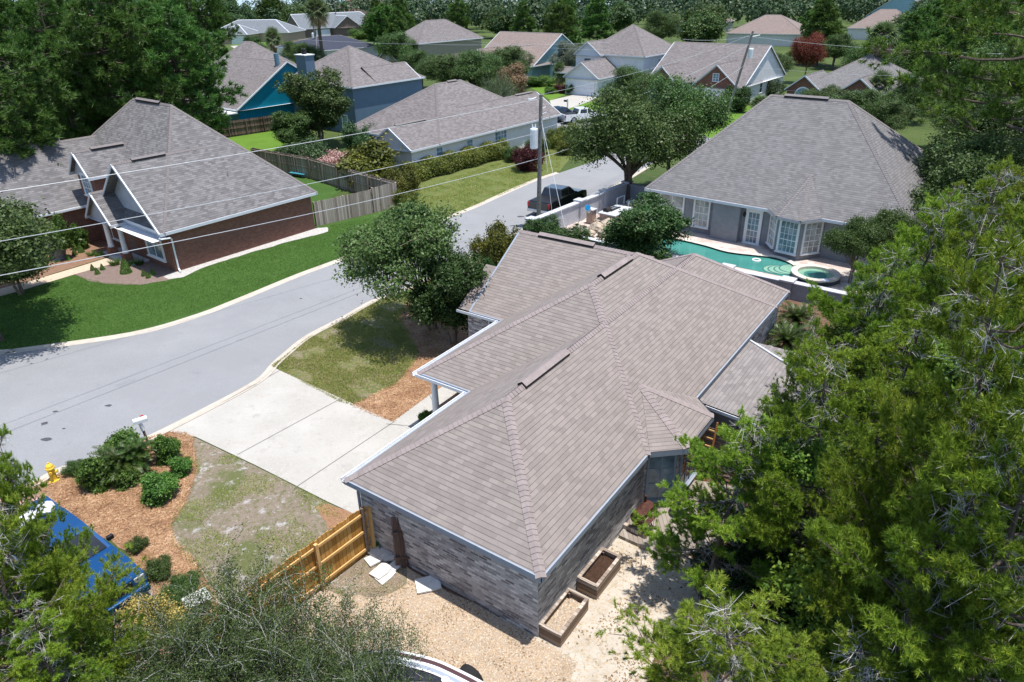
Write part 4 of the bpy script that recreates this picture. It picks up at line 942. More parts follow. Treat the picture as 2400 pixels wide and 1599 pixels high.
part('pipe', MB().tube([(.1, -.3, .1), (.1, -.3, .9), (-.6, -.3, .9), (-.6, -.3, .1)], .05, 8), M['white'], pq); part('pipe', MB().tube([(-.6, .7, .2), (-.6, .7, 1.0), (.4, .7, 1.0), (.4, .7, .1)], .05, 8), M['white'], pq)
# ---------------------------------------------------------------- fences
def fence(name, label, A, B, h, mat, railmat=None, side=1, ph=2.4, bw=.14, var=.03, posts=True, gap=.004, group=None):
    d = B - A; L = d.length; ang = math.atan2(d.y, d.x); rg = random.Random(int(L * 100))
    r = root(name, label, 'fence', (A.x, A.y, 0), ang, group)
    m = MB(); n = int(L / bw)
    for i in range(n):
        x0 = i * bw; x1 = x0 + bw - gap; hh = h + rg.uniform(-var, var); c = .025
        f = [(x0, 0), (x1, 0), (x1, hh - c), (x1 - c, hh), (x0 + c, hh), (x0, hh - c)]
        y0, y1 = -.01 + rg.uniform(-.003, .003), .012
        m.poly([(x, y0, z) for x, z in f]); m.poly([(x, y1, z) for x, z in reversed(f)])
        for k in range(2, 5): a, b = f[k], f[k + 1]; m.poly([(a[0], y0, a[1]), (a[0], y1, a[1]), (b[0], y1, b[1]), (b[0], y0, b[1])])
    part('pickets', m, mat, r)
    rm = railmat or mat
    for z in (.25, h * .52, h - .22): part('rail', MB().box((L / 2, -.05 * side, z), (L, .045, .09)), rm, r)
    if posts:
        k = max(1, round(L / ph))
        for i in range(k + 1): part('post', MB().box((min(L - .05, max(.05, L * i / k)), -.12 * side, (h - .02) / 2), (.1, .1, h - .02)), rm, r)
    return r
A, B = at(860, 1181, 1.85), at(500, 1435, 1.85); d = (B - A).normalized(); B = B + d * 1.0
fence('plank_fence', 'new golden wooden fence running from the house corner past the grey twiggy shrub', B, A, 1.85, M['wood_new'], M['wood_rail'], 1)
q = at(864, 1300, 0); single('fence_post', MB().box((0, 0, .95), (.11, .11, 1.9)), M['post'], 'weathered round topped post standing against the golden fence', 'post', (q.x, q.y, 0), R(20), bevel=.02)
q = at(874, 1284, 0)
for k, (a, b, l) in enumerate((((734, 474), (871, 444.5), 'grey board fence closing the side yard of the red brick house'), ((871, 440), (930, 427), 'short taller run of grey board fence ending at the hedge'), ((930, 427), (862, 409), 'grey board fence side running back from the hedge corner'), ((862, 409), (724, 369), 'long weathered board fence behind the red brick house'), ((724, 369), (590, 346), 'brown board fence beyond the red brick roof'), ((655, 268), (488, 291), 'dark stained board fence below the teal house'))):
    z = 1.85 if k in (0, 5) else 2.0
    fence('board_fence', l, at(*a, z), at(*b, z), z, M['wood_old'] if k != 5 else M['wood_old2'], None, -1, group='weathered board fences of the left yards')
ch = root('deck_chairs', 'small blue green folded loungers by the board fence', 'lounger', at(700, 415), R(-30))
part('seat', MB().box((0, 0, .35), (1.9, .6, .06)), plain('lounger_teal', (.05, .22, .28), .6), ch)
for x in (-.8, .8): 
    for y in (-.25, .25): part('leg', MB().box((x, y, .17), (.06, .06, .32)), plain('lounger_leg', (.05, .2, .26), .6), ch)
# white deck rail far away
A, B = at(862, 127, 0), at(890, 132, 0); dr = root('deck_railing', 'white deck railing beside the navy roofed house', 'railing', A, math.atan2(B.y - A.y, B.x - A.x)); L = (B - A).length
part('rail', MB().box((L / 2, 0, 1.9), (L, .1, .12)), M['white'], dr); part('balusters', MB(), M['white'], dr).data.clear_geometry() if False else None
bm_ = MB()
for i in range(int(L / .3)): bm_.box((i * .3, 0, 1.3), (.08, .06, 1.2))
part('balusters', bm_, M['white'], dr)
for t in (0, .5, 1): part('post', MB().box((L * t, 0, 1.1), (.2, .2, 2.2)), M['white'], dr)
# ---------------------------------------------------------------- vehicles
def wheel(parent, x, y, r=.39, w=.27):
    def cyl(r0, r1, y0, y1, n=24):
        m = MB(); b = []
        for rr, yy in ((r0, y0), (r1, y0), (r1, y1), (r0, y1)): b.append([(rr * math.cos(2 * math.pi * j / n), yy, rr * math.sin(2 * math.pi * j / n)) for j in range(n)])
        for i in range(4):
            for j in range(n): m.poly([b[i][j], b[i][(j + 1) % n], b[(i + 1) % 4][(j + 1) % n], b[(i + 1) % 4][j]])
        return m
    wt = part('wheel', cyl(.05, r, -w / 2, w / 2), M['tyre'], parent, loc=(x, y, r))
    part('rim', cyl(.02, r * .62, -w / 2 - .008, w / 2 + .008), M['metal'], wt)
def pickup(name, label, body, loc, rz, tonneau=True, suv=False, tailgate=None, z=0):
    r = root(name, label, 'pickup' if not suv else 'car', (loc.x, loc.y, z), rz)
    W = 1.0
    def shell(prof, w0, w1, zt0, zt1):
        """profile (x, z) extruded across, the sides leaning in between zt0 and zt1"""
        m = MB(); 
        def yw(zz): t = min(1, max(0, (zz - zt0) / (zt1 - zt0))); return w0 + (w1 - w0) * t
        n = len(prof)
        Lp = [(x, yw(zz), zz) for x, zz in prof]; Rp = [(x, -yw(zz), zz) for x, zz in prof]
        for i in range(n): j = (i + 1) % n; m.poly([Lp[i], Lp[j], Rp[j], Rp[i]])
        T = tessellate_polygon([[Vector((x, zz, 0)) for x, zz in prof]])
        for t in T:
            m.poly([Lp[i] for i in t]); m.poly([Rp[i] for i in reversed(t)])
        bm = None
        return m
    def arch(xc, rr, zb, rev=False):
        return [(xc + rr * math.cos(a), zb + rr * math.sin(a) * .95) for a in [math.pi - math.pi * i / 8 for i in range(9)]]
    zb = .42
    prof = [(-2.9, zb)] + arch(-1.75, .5, zb) + arch(1.85, .5, zb) + [(2.85, zb), (2.92, .7), (2.86, .98), (2.2, 1.12), (1.15, 1.17), (-.95, 1.2), (-2.86, 1.2), (-2.93, 1.1)]
    part('body', shell(prof, W, W * .97, .6, 1.2), body, r, bevel=.09)
    if suv: gp = [(1.2, 1.15), (.45, 1.72), (.2, 1.78), (-2.3, 1.78), (-2.5, 1.72), (-2.85, 1.18)]
    else: gp = [(1.25, 1.15), (.55, 1.72), (.3, 1.80), (-.75, 1.80), (-.9, 1.76), (-1.12, 1.18)]
    part('cab', shell(gp, .93, .74, 1.15, 1.8), body, r, bevel=.06)
    # windows a little proud of the cab
    def yw(zz): return .93 + (.74 - .93) * (zz - 1.15) / .65 + .006
    for sgn in (1, -1):
        segs = [((1.05, 1.22), (.52, 1.66), (.22, 1.68), (.18, 1.22)), ((.1, 1.22), (.12, 1.68), (-.72, 1.68), (-.9, 1.22))]
        if suv: segs += [((-1.0, 1.22), (-.84, 1.68), (-2.2, 1.66), (-2.45, 1.24))]
        for q in segs:
            f = [(x, sgn * yw(zz), zz) for x, zz in q]; part('side_window', MB().poly(f if sgn < 0 else f[::-1]), M['glass_car'], r)
    m = MB(); f = [(1.215, .82, 1.2), (1.215, -.82, 1.2), (.60, -.66, 1.705), (.60, .66, 1.705)]; m.poly(f)
    ws = part('windscreen', m, M['glass_car'], r); ws.location = (.02, 0, .012)
    m = MB(); xr = -2.82 if suv else -1.125; xt = -2.53 if suv else -.93
    m.poly([(xr, -.78, 1.24), (xr, .78, 1.24), (xt, .66, 1.70), (xt, -.66, 1.70)]); rwn = part('rear_window', m, M['glass_car'], r); rwn.location = (-.012, 0, .006)
    if not suv:
        if tonneau: part('bed_cover', MB().box((-2.0, 0, 1.21), (1.66, 1.72, .05)), M['black'] if body != M['car_white'] else M['black'], r, bevel=.015)
        else: part('bed', MB().box((-2.0, 0, 1.215), (1.6, 1.6, .02)), M['car_navy'], r)
        part('tailgate', MB().box((-2.945, 0, .92), (.04, 1.6, .5)), M['car_tail'] if tailgate is None else tailgate, r, bevel=.01)
    part('bumper', MB().box((-3.0, 0, .56), (.2, 1.9, .22)), M['chrome'], r, bevel=.04); part('bumper', MB().box((2.95, 0, .52), (.2, 1.92, .26)), body, r, bevel=.05)
    part('grille', MB().box((2.90, 0, .82), (.06, 1.15, .26)), M['black'], r, bevel=.02)
    for s in (1, -1):
        part('headlight', MB().box((2.80, s * .80, .86), (.2, .32, .2)), M['glass_light'], r, bevel=.04)
        part('tail_light', MB().box((-2.915, s * .90, .98), (.09, .18, .36)), M['red_lamp'], r, bevel=.02)
        part('wing_mirror', MB().box((.95, s * 1.08, 1.25), (.12, .2, .16)), M['black'], r, bevel=.03)
        part('wheel_arch', MB().box((-1.75, s * .6, .62), (.9, .5, .5)), M['black'], r); part('wheel_arch', MB().box((1.85, s * .6, .62), (.9, .5, .5)), M['black'], r)
        for x in (-1.75, 1.85): wheel(r, x, s * .84)
    m = MB()
    for s in (1, -1):
        for x in (.14, -.95): m.box((x, s * .985, .85), (.012, .02, .62))
    part('door_seam', m, M['black'], r)
    return r
A, B = at(1262, 511, 0), at(1350, 468, 0); 
pickup('pickup_truck', 'black pickup truck parked on the street beside the garden wall', M['car_black'], (A + B) / 2, math.atan2(B.y - A.y, B.x - A.x))
pickup('pickup_truck', 'white pickup truck parked beyond the hedge near the cul de sac', M['car_white'], at(1366, 286, 0), R(22), tailgate=M['car_white'])
pickup('car', 'dark blue estate car half hidden behind the cream house corner', M['car_navy'], at(1312, 284, 0), R(30), suv=True)
A, B = at(30, 1218, 0.6), at(275, 1418, 0.6); d = (B - A).normalized()
pickup('pickup_truck', 'bright blue pickup truck on the brick drive under the pine boughs', M['car_blue'], B - d * 3.0, math.atan2(d.y, d.x), tonneau=False, tailgate=M['car_blue'])
bx = root('cardboard_boxes', 'white bags lying in the bed of the blue pickup truck', 'bag', tuple(B - d * 5.0 + Vector((0, 0, .72))), .4)
part('bag', rock(.4, 31, .6), M['white'], bx); part('bag', rock(.3, 32, .6), M['white'], bx, loc=(.5, .3, .05))
# boat at the bottom edge
bo = [at(x, y, 1.0) for x, y in ((805, 1560), (812, 1545), (830, 1534), (866, 1526), (917, 1523), (951, 1527), (1022, 1545), (1079, 1570), (1135, 1599), (1230, 1655), (1330, 1720))]
bo = smooth_line(bo, 5); org = bo[len(bo) // 2].copy()
boat = root('motor_boat', 'boat bow with white and brown striped gunwale and black deck at the bottom edge', 'boat', (org.x, org.y, 0))
n = len(bo); nv = []
for i in range(n):
    d = (bo[min(i + 1, n - 1)] - bo[max(i - 1, 0)]).normalized(); nv.append(Vector((d.y, -d.x, 0)) * (1 if True else 1))
cen = at(1000, 1700, 1.0)
nv = [v if (cen - p).dot(v) > 0 else -v for v, p in zip(nv, bo)]
def band(w0, w1, z0, z1):
    m = MB()
    for i in range(n - 1):
        a, b, p, q = bo[i] - org, bo[i + 1] - org, nv[i], nv[i + 1]
        f = [a + p * w0, b + q * w0, b + q * w1, a + p * w1]; zz = [z0, z0, z1, z1]
        f = [Vector((v.x, v.y, z)) for v, z in zip(f, zz)]
        if (f[1] - f[0]).cross(f[2] - f[0]).z < 0: f.reverse()
        m.poly(f)
    return m
part('gunwale', band(0, .09, 1.0, 1.03), M['boat_white'], boat); part('stripe', band(.09, .20, 1.03, 1.03), M['boat_brown'], boat)
part('gunwale', band(.20, .27, 1.03, 1.02), M['boat_white'], boat); part('trim', band(.27, .36, 1.02, 1.0), M['fascia_shade_grey'], boat); part('gunwale', band(.36, .40, 1.0, .99), M['boat_white'], boat)
hm = MB()
for i in range(n - 1):
    a, b, p, q = bo[i] - org, bo[i + 1] - org, nv[i], nv[i + 1]
    for (w0, z0, w1, z1) in ((0, 1.0, .10, .7), (.10, .7, .5, .3)):
        f = [(*(a + p * w0).xy, z0), (*(b + q * w0).xy, z0), (*(b + q * w1).xy, z1), (*(a + p * w1).xy, z1)]; hm.poly(f); hm.poly(f[::-1])
part('hull', hm, M['boat_white'], boat)
dk = [(p + v * .38 - org) for p, v in zip(bo, nv)] + [at(1230, 1800, 1.0) - org, at(900, 1760, 1.0) - org, at(830, 1640, 1.0) - org]
m = MB(); m.prism([(p.x, p.y) for p in dk], .9, .96); part('deck', m, M['boat_deck'], boat)
m = MB(); m.lathe([(.03, 0), (.09, 0), (.1, .04), (.04, .05), (.03, .02)], n=16); cc_ = at(1044, 1594, .98) - org; part('cup_holder', m, M['boat_white'], boat, loc=(cc_.x, cc_.y, .965))
m = MB(); m.lathe([(.24, -.14), (.36, -.16), (.36, .16), (.24, .14)], n=20); tb = at(1098, 1586, .5) - org; t = part('tyre', m, M['tyre'], boat); t.location = (tb.x, tb.y, .37); t.rotation_euler = (R(90), 0, R(-35))
# ---------------------------------------------------------------- utility poles and wires
P1 = at(1262, 532, 0); 
def zfor(base, py):   # height above base that appears at the photo row py
    lo, hi = 0, 20
    for _ in range(40):
        m_ = (lo + hi) / 2; q = Vector((base.x, base.y, m_)) - Vector((0, 0, CAMH)); y = 799.5 - F * q.dot(CB) / q.dot(fw)
        if y > py: lo = m_
        else: hi = m_
    return lo
H1 = zfor(P1, 222)
pole = root('utility_pole', 'tall wooden utility pole with grey transformer beside the black pickup', 'utility pole', P1)
lean = Vector((.17, 0, 0))
part('pole', MB().tube([(0, 0, 0), (lean.x * .5, 0, H1 * .5), (lean.x, 0, H1)], [.17, .15, .12], 12), M['pole'], pole)
zt0, zt1 = zfor(P1, 347), zfor(P1, 300)
tf = part('transformer', MB().lathe([(.05, 0), (.26, .02), (.28, .08), (.28, zt1 - zt0 - .08), (.26, zt1 - zt0), (.05, zt1 - zt0 + .06)], n=18), M['flash'], pole, loc=(-.32, -.22, zt0))
for x in (-.1, .1): part('bushing', MB().lathe([(.04, 0), (.05, .1), (.03, .3)], n=8), M['white'], tf, loc=(x, 0, zt1 - zt0))
part('lamp_arm', MB().tube([(.1, 0, H1 - .35), (-.15, -.1, H1 - .15), (-.45, -.2, H1 - .25)], .03, 6), M['metal'], pole); part('street_lamp', MB().box((-.55, -.22, H1 - .28), (.34, .16, .1), .3), M['white'], pole)
part('insulator', MB().tube([(.1, 0, H1 - 1.0), (.5, .0, H1 - .8)], .035, 6), M['white'], pole); part('insulator', MB().tube([(.1, 0, H1 - 1.35), (.55, .0, H1 - 1.15)], .03, 6), M['white'], pole)
P2 = at(1700, 282, 0); H2 = zfor(P2, 74); q2 = at(1731, 73, 0)
pole2 = root('utility_pole', 'leaning wooden utility pole with transformer in front of the red brick garage gable', 'utility pole', P2)
dx = (1731 - 1700) / F * ((P2 - Vector((0, 0, CAMH))).dot(fw)) + .4
part('pole', MB().tube([(0, 0, 0), (dx, 0, H2)], [.18, .12], 10), M['pole'], pole2)
part('transformer', MB().lathe([(.05, 0), (.3, .02), (.3, 1.0), (.25, 1.1), (.04, 1.15)], n=14), M['flash'], pole2, loc=(dx * .8 + .45, -.1, zfor(P2, 137)))
part('insulator', MB().tube([(dx, 0, H2 - .6), (dx + .9, 0, H2 - .45)], .05, 6), M['white'], pole2)
def far_pole(px, py, top, label, lamp=True, r=.14):
    p = at(px, py, 0); hh = zfor(p, top); o = root('utility_pole', label, 'utility pole', p)
    part('pole', MB().tube([(0, 0, 0), (0, 0, hh)], [r * 1.2, r], 8), M['pole'], o)
    if lamp: part('transformer', MB().lathe([(.05, 0), (.3, .02), (.3, 1.0), (.05, 1.15)], n=10), M['flash'], o, loc=(-.4, 0, hh * .62))
    return o, hh
far_pole(745, 140, 57, 'wooden pole with white transformer in front of the navy roof')
far_pole(793, 82, 0, 'thin grey pole standing before the silver roofs', False)
far_pole(1003, 140, 65, 'short wooden pole in front of the tan two storey house', False)
far_pole(1161, 160, 98, 'bare wooden pole in front of the pinkish brown roof', False)
far_pole(1428, 170, 85, 'bare wooden pole before the white two storey house', False)
far_pole(1133, 68, 16, 'wooden pole with guy wire against the dark pines', False)
def wire(label, A, B, sag=.4, r=.016, mat='metal', n=14):
    A, B = Vector(A), Vector(B); m = MB(); pts = []
    for i in range(n + 1): t = i / n; p = A.lerp(B, t); pts.append(p - A - Vector((0, 0, sag * 4 * t * (1 - t))))
    m.tube(pts, r * .62, 5); return single('power_line', m, M['wire'], label, 'wire', tuple(A), group='overhead wires')
M['wire'] = plain('wire_aluminium', (0.62, 0.64, 0.66), 0.4, 0.3, var=.02)
M['wire_dark'] = plain('wire_dark', (0.08, 0.09, 0.09), 0.6)
top = Vector((P1.x + lean.x, P1.y, H1))
wire('uppermost bright wire from the left edge to the pole top', at(-250, 486, 8.6), top - Vector((0, 0, .25)), .25, .022)
wire('second bright wire sagging over the left lawn to the transformer', at(-250, 609, 8.0), Vector((P1.x - .1, P1.y, zfor(P1, 312))), .3, .022)
wire('lowest wire crossing the left brick house below the others', at(-250, 692, 7.0), Vector((P1.x, P1.y, zfor(P1, 372))), .35, .024)
wire('wire from the pole running right over the round street tree', Vector((P1.x, P1.y, zfor(P1, 372))), Vector((P2.x + dx * .7, P2.y, H2 * .62)), .9, .022)
wire('upper wire joining the two transformer poles', Vector((P1.x, P1.y, zfor(P1, 305))), Vector((P2.x + dx * .9, P2.y, H2 * .86)), .6, .018)
wire('highest wire joining the two transformer poles', top, Vector((P2.x + dx, P2.y, H2 - .3)), .5, .014)
wire('wire running right from the leaning pole towards the tall palm', Vector((P2.x + dx, P2.y, H2 - .6)), at(2500, 128, 9.0), .5, .02)
wire('lower wire running right from the leaning pole', Vector((P2.x + dx * .7, P2.y, H2 * .62)), at(2500, 178, 8.0), .5, .014)
wire('wire running left from the leaning pole behind the houses', Vector((P2.x + dx, P2.y, H2 - .5)), at(1600, 92, 9.4), .3, .02)
wire('service wire from the leaning pole to the white gable', Vector((P2.x + dx * .8, P2.y, H2 * .75)), at(1840, 190, 3.0), .3, .02)
wire('far wire strung across the rooftops', at(700, 92, 9.0), at(1428, 100, 9.2), .5, .02)
wire('far wire strung low across the street trees', at(1003, 80, 8.0), at(1428, 118, 8.4), .5, .018)
for k, (x, y, z, l) in enumerate(((1338, 600, .2, 'left'), (1300, 560, .2, 'right'), )): 
    g = at(x, y, 0)
    wire(('outer' if k else 'inner') + ' guy wire slanting from the pole down behind the roof', top - Vector((0, 0, 1.6 - k * .5)), Vector((g.x, g.y, .1)), 0, .02)
# ---------------------------------------------------------------- small things in the front yard
q = at(128, 1126, 0); hy = root('fire_hydrant', 'yellow fire hydrant in the pine straw near the street', 'hydrant', q, .4)
part('barrel', MB().lathe([(.19, 0), (.19, .04), (.13, .05), (.115, .1), (.115, .52), (.16, .54), (.16, .58), (.14, .6), (.12, .68), (.06, .74), (.035, .75), (.035, .80), (.0, .80)], n=20), M['yellow'], hy, smooth=False)
for s in (1, -1): part('outlet', MB().tube([(0, s * .1, .42), (0, s * .2, .42)], .055, 10), M['yellow'], hy)
part('outlet', MB().tube([(.1, 0, .38), (.21, 0, .38)], .07, 10), M['yellow'], hy)
q = at(349, 1042, 0); mbx = root('mailbox', 'white mailbox on a leaning post beside the drive', 'mailbox', q, R(35))
part('post', MB().tube([(0, 0, 0), (-.05, 0, .75)], .05, 8), M['post'], mbx); part('post_sleeve', MB().tube([(-.045, 0, .7), (-.08, 0, 1.1)], .075, 8), M['white'], mbx)
m = MB(); prof = [(-.09, 0), (.09, 0), (.09, .12), (.065, .18), (0, .21), (-.065, .18), (-.09, .12)]; Lf = [(-.3, y, z + 1.08) for y, z in prof]; Rt = [(.2, y, z + 1.08) for y, z in prof]
for i in range(7): j = (i + 1) % 7; m.poly([Lf[i], Rt[i], Rt[j], Lf[j]])
m.poly(Lf); m.poly(Rt[::-1]); part('box', m, M['white'], mbx, bevel=.01); part('flag', MB().box((.05, .11, 1.28), (.12, .015, .05)), M['red_lamp'], mbx)
q = at(1348, 262, 0) if False else at(1330, 258, 0); mb2 = root('mailbox', 'black mailbox on white post beside the far driveway', 'mailbox', q, R(150))
part('post', MB().box((0, 0, .75), (.16, .16, 1.5)), M['white'], mb2); part('box', MB().box((.3, 0, 1.2), (.5, .25, .25)), M['black'], mb2, bevel=.03)
q = at(462, 1408, .35); eb = root('utility_box', 'grey utility box on a mulch bank beside the golden fence', 'utility box', (q.x, q.y, 0), R(40))
part('housing', MB().box((0, 0, .2), (.62, .5, .4), taper=.97), plain('cement_box', (.33, .33, .31), .8, var=.2), eb, bevel=.015); part('lid', MB().box((0, 0, .42), (.70, .57, .05)), plain('cement_lid', (.42, .42, .39), .8, var=.2), eb, bevel=.01)
# curb brick edging wall near bottom left
A, B = at(440, 1440, .2), at(230, 1560, .2); bw = root('brick_edging', 'low red brick garden edging under the bottom left shrubs', 'edging', (A.x, A.y, 0), math.atan2((B - A).y, (B - A).x)); L = (B - A).length
part('edging', MB().box((L / 2, 0, .15), (L, .25, .3)), M['brick_red'], bw)
# L house planter
q = at(140, 606, 0); ur = root('stone_urn', 'big grey stone urn planted with a small citrus tree', 'urn', q)
part('urn', MB().lathe([(.42, 0), (.48, .06), (.40, .12), (.50, .45), (.58, .85), (.66, .92), (.66, 1.0), (.52, 1.0), (.48, .9), (.1, .88)], n=22), plain('urn_stone', (.17, .175, .19), .8, var=.45, scale=5), ur)
q = at(235, 560, 0); bn = root('trash_bin', 'black bin standing against the red brick wall by the porch', 'bin', q, .3); part('bin', MB().box((0, 0, .45), (.75, .6, .9), taper=1.1), M['black'], bn, bevel=.04); part('lid', MB().box((0, 0, .93), (.86, .7, .07)), M['black'], bn, bevel=.02)
# back yard -----------------------------------------------------------
def bed(label, px, ztop, fill, fmat):
    C = [at(x, y, ztop) for x, y in px]     # A near-left, B far-left, C far-right, D near-right
    e = ((C[1] - C[0]) + (C[2] - C[3])) / 2; L = e.length; ang = math.atan2(e.y, e.x); wv_ = ((C[3] - C[0]) + (C[2] - C[1])) / 2; W_ = wv_.length
    ctr = (C[0] + C[1] + C[2] + C[3]) / 4; r = root('planter_bed', label, 'planter', (ctr.x, ctr.y, 0), ang, 'raised plank beds along the brick wall')
    t = .045; nn = 3
    for s in (1, -1):
        m = MB(); 
        for k in range(nn): m.box((0, s * (W_ / 2 - t / 2), ztop * (k + .5) / nn), (L, t + (k == nn - 1) * .004, ztop / nn - .012))
        part('side_boards', m, M['planks'], r)
        m = MB()
        for k in range(nn): m.box((s * (L / 2 - t / 2) , 0, ztop * (k + .5) / nn), (t, W_ - 2 * t, ztop / nn - .012))
        part('end_boards', m, M['planks'], r)
        m = MB(); m.box((0, s * (W_ / 2 - .035), ztop + .018), (L + .02, .10, .034)); part('rim', m, M['wood_old'], r)
        m = MB(); m.box((s * (L / 2 - .03), 0, ztop + .016), (.10, W_ - .17, .03)); part('rim', m, M['wood_old'], r)
        for s2 in (1, -1): part('corner_post', MB().box((s * (L / 2 - .09), s2 * (W_ / 2 - .09), ztop / 2 - .02), (.08, .08, ztop - .04)), M['wood_old2'], r)
    m = MB(); nx, ny = 18, 9; rg = random.Random(3); H = [[fill + rg.uniform(-.02, .02) for _ in range(ny + 1)] for _ in range(nx + 1)]
    for i in range(nx):
        for j in range(ny):
            X = lambda a: -L / 2 + t + (L - 2 * t) * a / nx; Y = lambda b: -W_ / 2 + t + (W_ - 2 * t) * b / ny
            m.poly([(X(i), Y(j), H[i][j]), (X(i + 1), Y(j), H[i + 1][j]), (X(i + 1), Y(j + 1), H[i + 1][j + 1]), (X(i), Y(j + 1), H[i][j + 1])])
    part('soil', m, M[fmat], r)
bed('raised plank bed filled with pale gravel nearest the brick corner', ((1264, 1464), (1331, 1380), (1380, 1403), (1314, 1492)), .46, .24, 'gravel')
bed('raised plank bed filled with dark soil further along the brick wall', ((1353, 1355), (1411, 1284), (1456, 1306), (1400, 1376)), .52, .36, 'soil')
dk_ = [at(x, y, .14) for x, y in ((1450, 1254), (1566, 1306), (1640, 1290), (1760, 1230), (1720, 1140), (1600, 1120), (1560, 1150), (1505, 1175))]
m = MB(); m.prism([(p.x, p.y) for p in dk_], .02, .14)
dko = part('wood_deck', m, M['deck_wood']); tag(dko, 'low grey board deck in the corner behind the bay window', 'deck')
q1, q2 = at(1462, 1232, .2), at(1516, 1258, .2); v = q2 - q1; single('timber', MB().box((v.length / 2, 0, .08), (v.length, .14, .16)), M['wood_old'], 'loose timber lying on the deck below the smoker', 'timber', (q1.x, q1.y, .15), math.atan2(v.y, v.x), bevel=.01)
q = at(1507, 1192, .95); sm = root('smoker_grill', 'rusty barrel smoker on the deck against the brick wall', 'grill', (q.x, q.y, .14), R(50)); sm.scale = (.82, .82, .82)
m = MB(); m.tube([(-.5, 0, .8), (.5, 0, .8)], .27, 20); part('barrel', m, M['rust'], sm)
m = MB(); m.box((0, -.12, 1.0), (.8, .32, .05)); part('lid', m, M['rust'], sm, bevel=.02)
m = MB(); m.tube([(.35, .1, 1.0), (.35, .1, 1.35)], .05, 8); part('chimney', m, M['rust'], sm); part('side_shelf', MB().box((0, -.42, .75), (.9, .22, .03)), M['rust'], sm)
m = MB()
for s in (-.35, .35): part('leg', MB().tube([(s, -.3, 0), (s, 0, .6), (s, .3, 0)], .025, 6), M['rust'], sm)
q = at(1672, 1195, .5); ch = root('patio_chair', 'dark metal armchair with brown sling seat on the deck', 'chair', (q.x, q.y, .14), R(200))
part('seat', MB().box((0, 0, .42), (.52, .5, .03)), plain('sling_brown', (.09, .06, .055), .7), ch); bk = part('backrest', MB().box((0, 0, .28), (.5, .03, .55)), plain('sling_brown2', (.09, .06, .055), .7), ch); bk.location = (0, .27, .42); bk.rotation_euler = (R(-14), 0, 0)
for s in (-.27, .27):
    part('arm', MB().tube([(s, -.27, 0), (s, -.27, .62), (s, .0, .67), (s, .26, .62), (s, .34, .95)], .014, 6), M['dark'], ch); part('leg', MB().tube([(s, .3, 0), (s, .26, .45)], .014, 6), M['dark'], ch)
q = at(1600, 1170, .7); tb_ = root('patio_table', 'round dark patio table tipped up against the bay wall', 'table', (q.x, q.y, .14), R(230))
m = MB(); m.lathe([(.02, -.015), (.42, -.015), (.42, .015), (.02, .015)], n=28); t = part('table_top', m, M['dark'], tb_); t.location = (0, 0, .62); t.rotation_euler = (R(38), 0, 0)
m = MB(); m.tube([(-.35, .1, .1), (-.1, 0, .55), (.3, -.1, .05)], .016, 6); part('leg', m, M['dark'], tb_); m = MB(); m.tube([(.35, .2, .1), (.1, 0, .55), (-.2, -.3, .0)], .016, 6); part('leg', m, M['dark'], tb_)
q = at(1640, 1130, 0); ld = root('ladder', 'orange ladder standing against the slatted screen behind the bay', 'ladder', (q.x, q.y, .0), R(-35))
for x in (-.2, .2): part('rail', MB().box((x, 0, 1.2), (.06, .05, 2.4)), plain('ladder_orange', (.36, .15, .05), .6), ld)
part('rungs', (lambda m: [m.box((0, 0, .25 + .3 * i), (.36, .04, .04)) for i in range(7)] and m)(MB()), M['wood_rail'], ld); ld.rotation_euler = (R(-12), 0, R(-35))
q = at(1668, 1120, 0); sc2 = root('slatted_screen', 'brown slatted wooden screen behind the orange ladder', 'screen', (q.x, q.y, 0), R(-30))
m = MB()
for i in range(12): m.box((0, .05, .15 + i * .17), (1.6, .02, .08))
part('slats', m, M['post'], sc2)
for x in (-.75, .75): part('post', MB().box((x, 0, 1.1), (.09, .09, 2.2)), plain('post_orange', (.28, .13, .05), .8), sc2)
# broken slabs and the old fence panel
slabs = ((870, 1268, .42, .34, 20, 'square slab nearest the fence post', .05), (886, 1288, .5, .35, 60, 'pale slab in the middle of the heap', .10), (905, 1290, .4, .3, 100, 'slab leaning at the back of the heap', .12), (879, 1312, .45, .38, 35, 'slab lying flat left of the heap', .04), (915, 1305, .38, .3, 10, 'small slab beside the old fence panel', .08), (893, 1340, .5, .36, 50, 'large slab in front of the heap', .08), (903, 1352, .46, .34, 52, 'slab underneath the large front slab', .03), (1003, 1370, .62, .5, 15, 'single white slab lying alone on the gravel', .05), (868, 1284, .4, .25, 80, 'narrow slab under the square one', .03), (925, 1328, .36, .28, 55, 'slab with broken edge beside the panel foot', .05))
for i, (x, y, a, b, rz, l, z) in enumerate(slabs):
    q = at(x, y, z); rg = random.Random(i + 9); m = MB()
    k = [(sx * a * rg.uniform(.88, 1.05) , sy * b * rg.uniform(.88, 1.05)) for sx, sy in ((-1, -1), (.2, -1.05), (1, -.9), (1.05, .3), (.8, 1), (-1, .95))]
    s_ = .62 
    m.prism([(u * s_, v * s_) for u, v in k], 0, .055)
    o = single('stone_slab', m, M['stone_slab'], l, 'slab', (q.x, q.y, z), R(rz), 'broken pale slabs by the brick wall'); o.rotation_euler = (R(rg.uniform(-6, 6)) * (i != 7), R(rg.uniform(-5, 5)) * (i != 7), R(rz))
q = at(968, 1330, 0); pn_ = root('old_fence_panel', 'weathered brown fence panel leaning on the brick wall', 'fence panel', (q.x, q.y, 0), R(62))
for i in range(6):
    rg = random.Random(i); part('board', MB().box((-.45 + i * .18, rg.uniform(-.04, .04), .9 + rg.uniform(-.1, .08)), (.16, .025, 1.8)), M['wood_old2'], pn_)
for z in (.4, 1.3): part('rail', MB().box((0, -.04, z), (1.1, .05, .09)), M['wood_old2'], pn_)
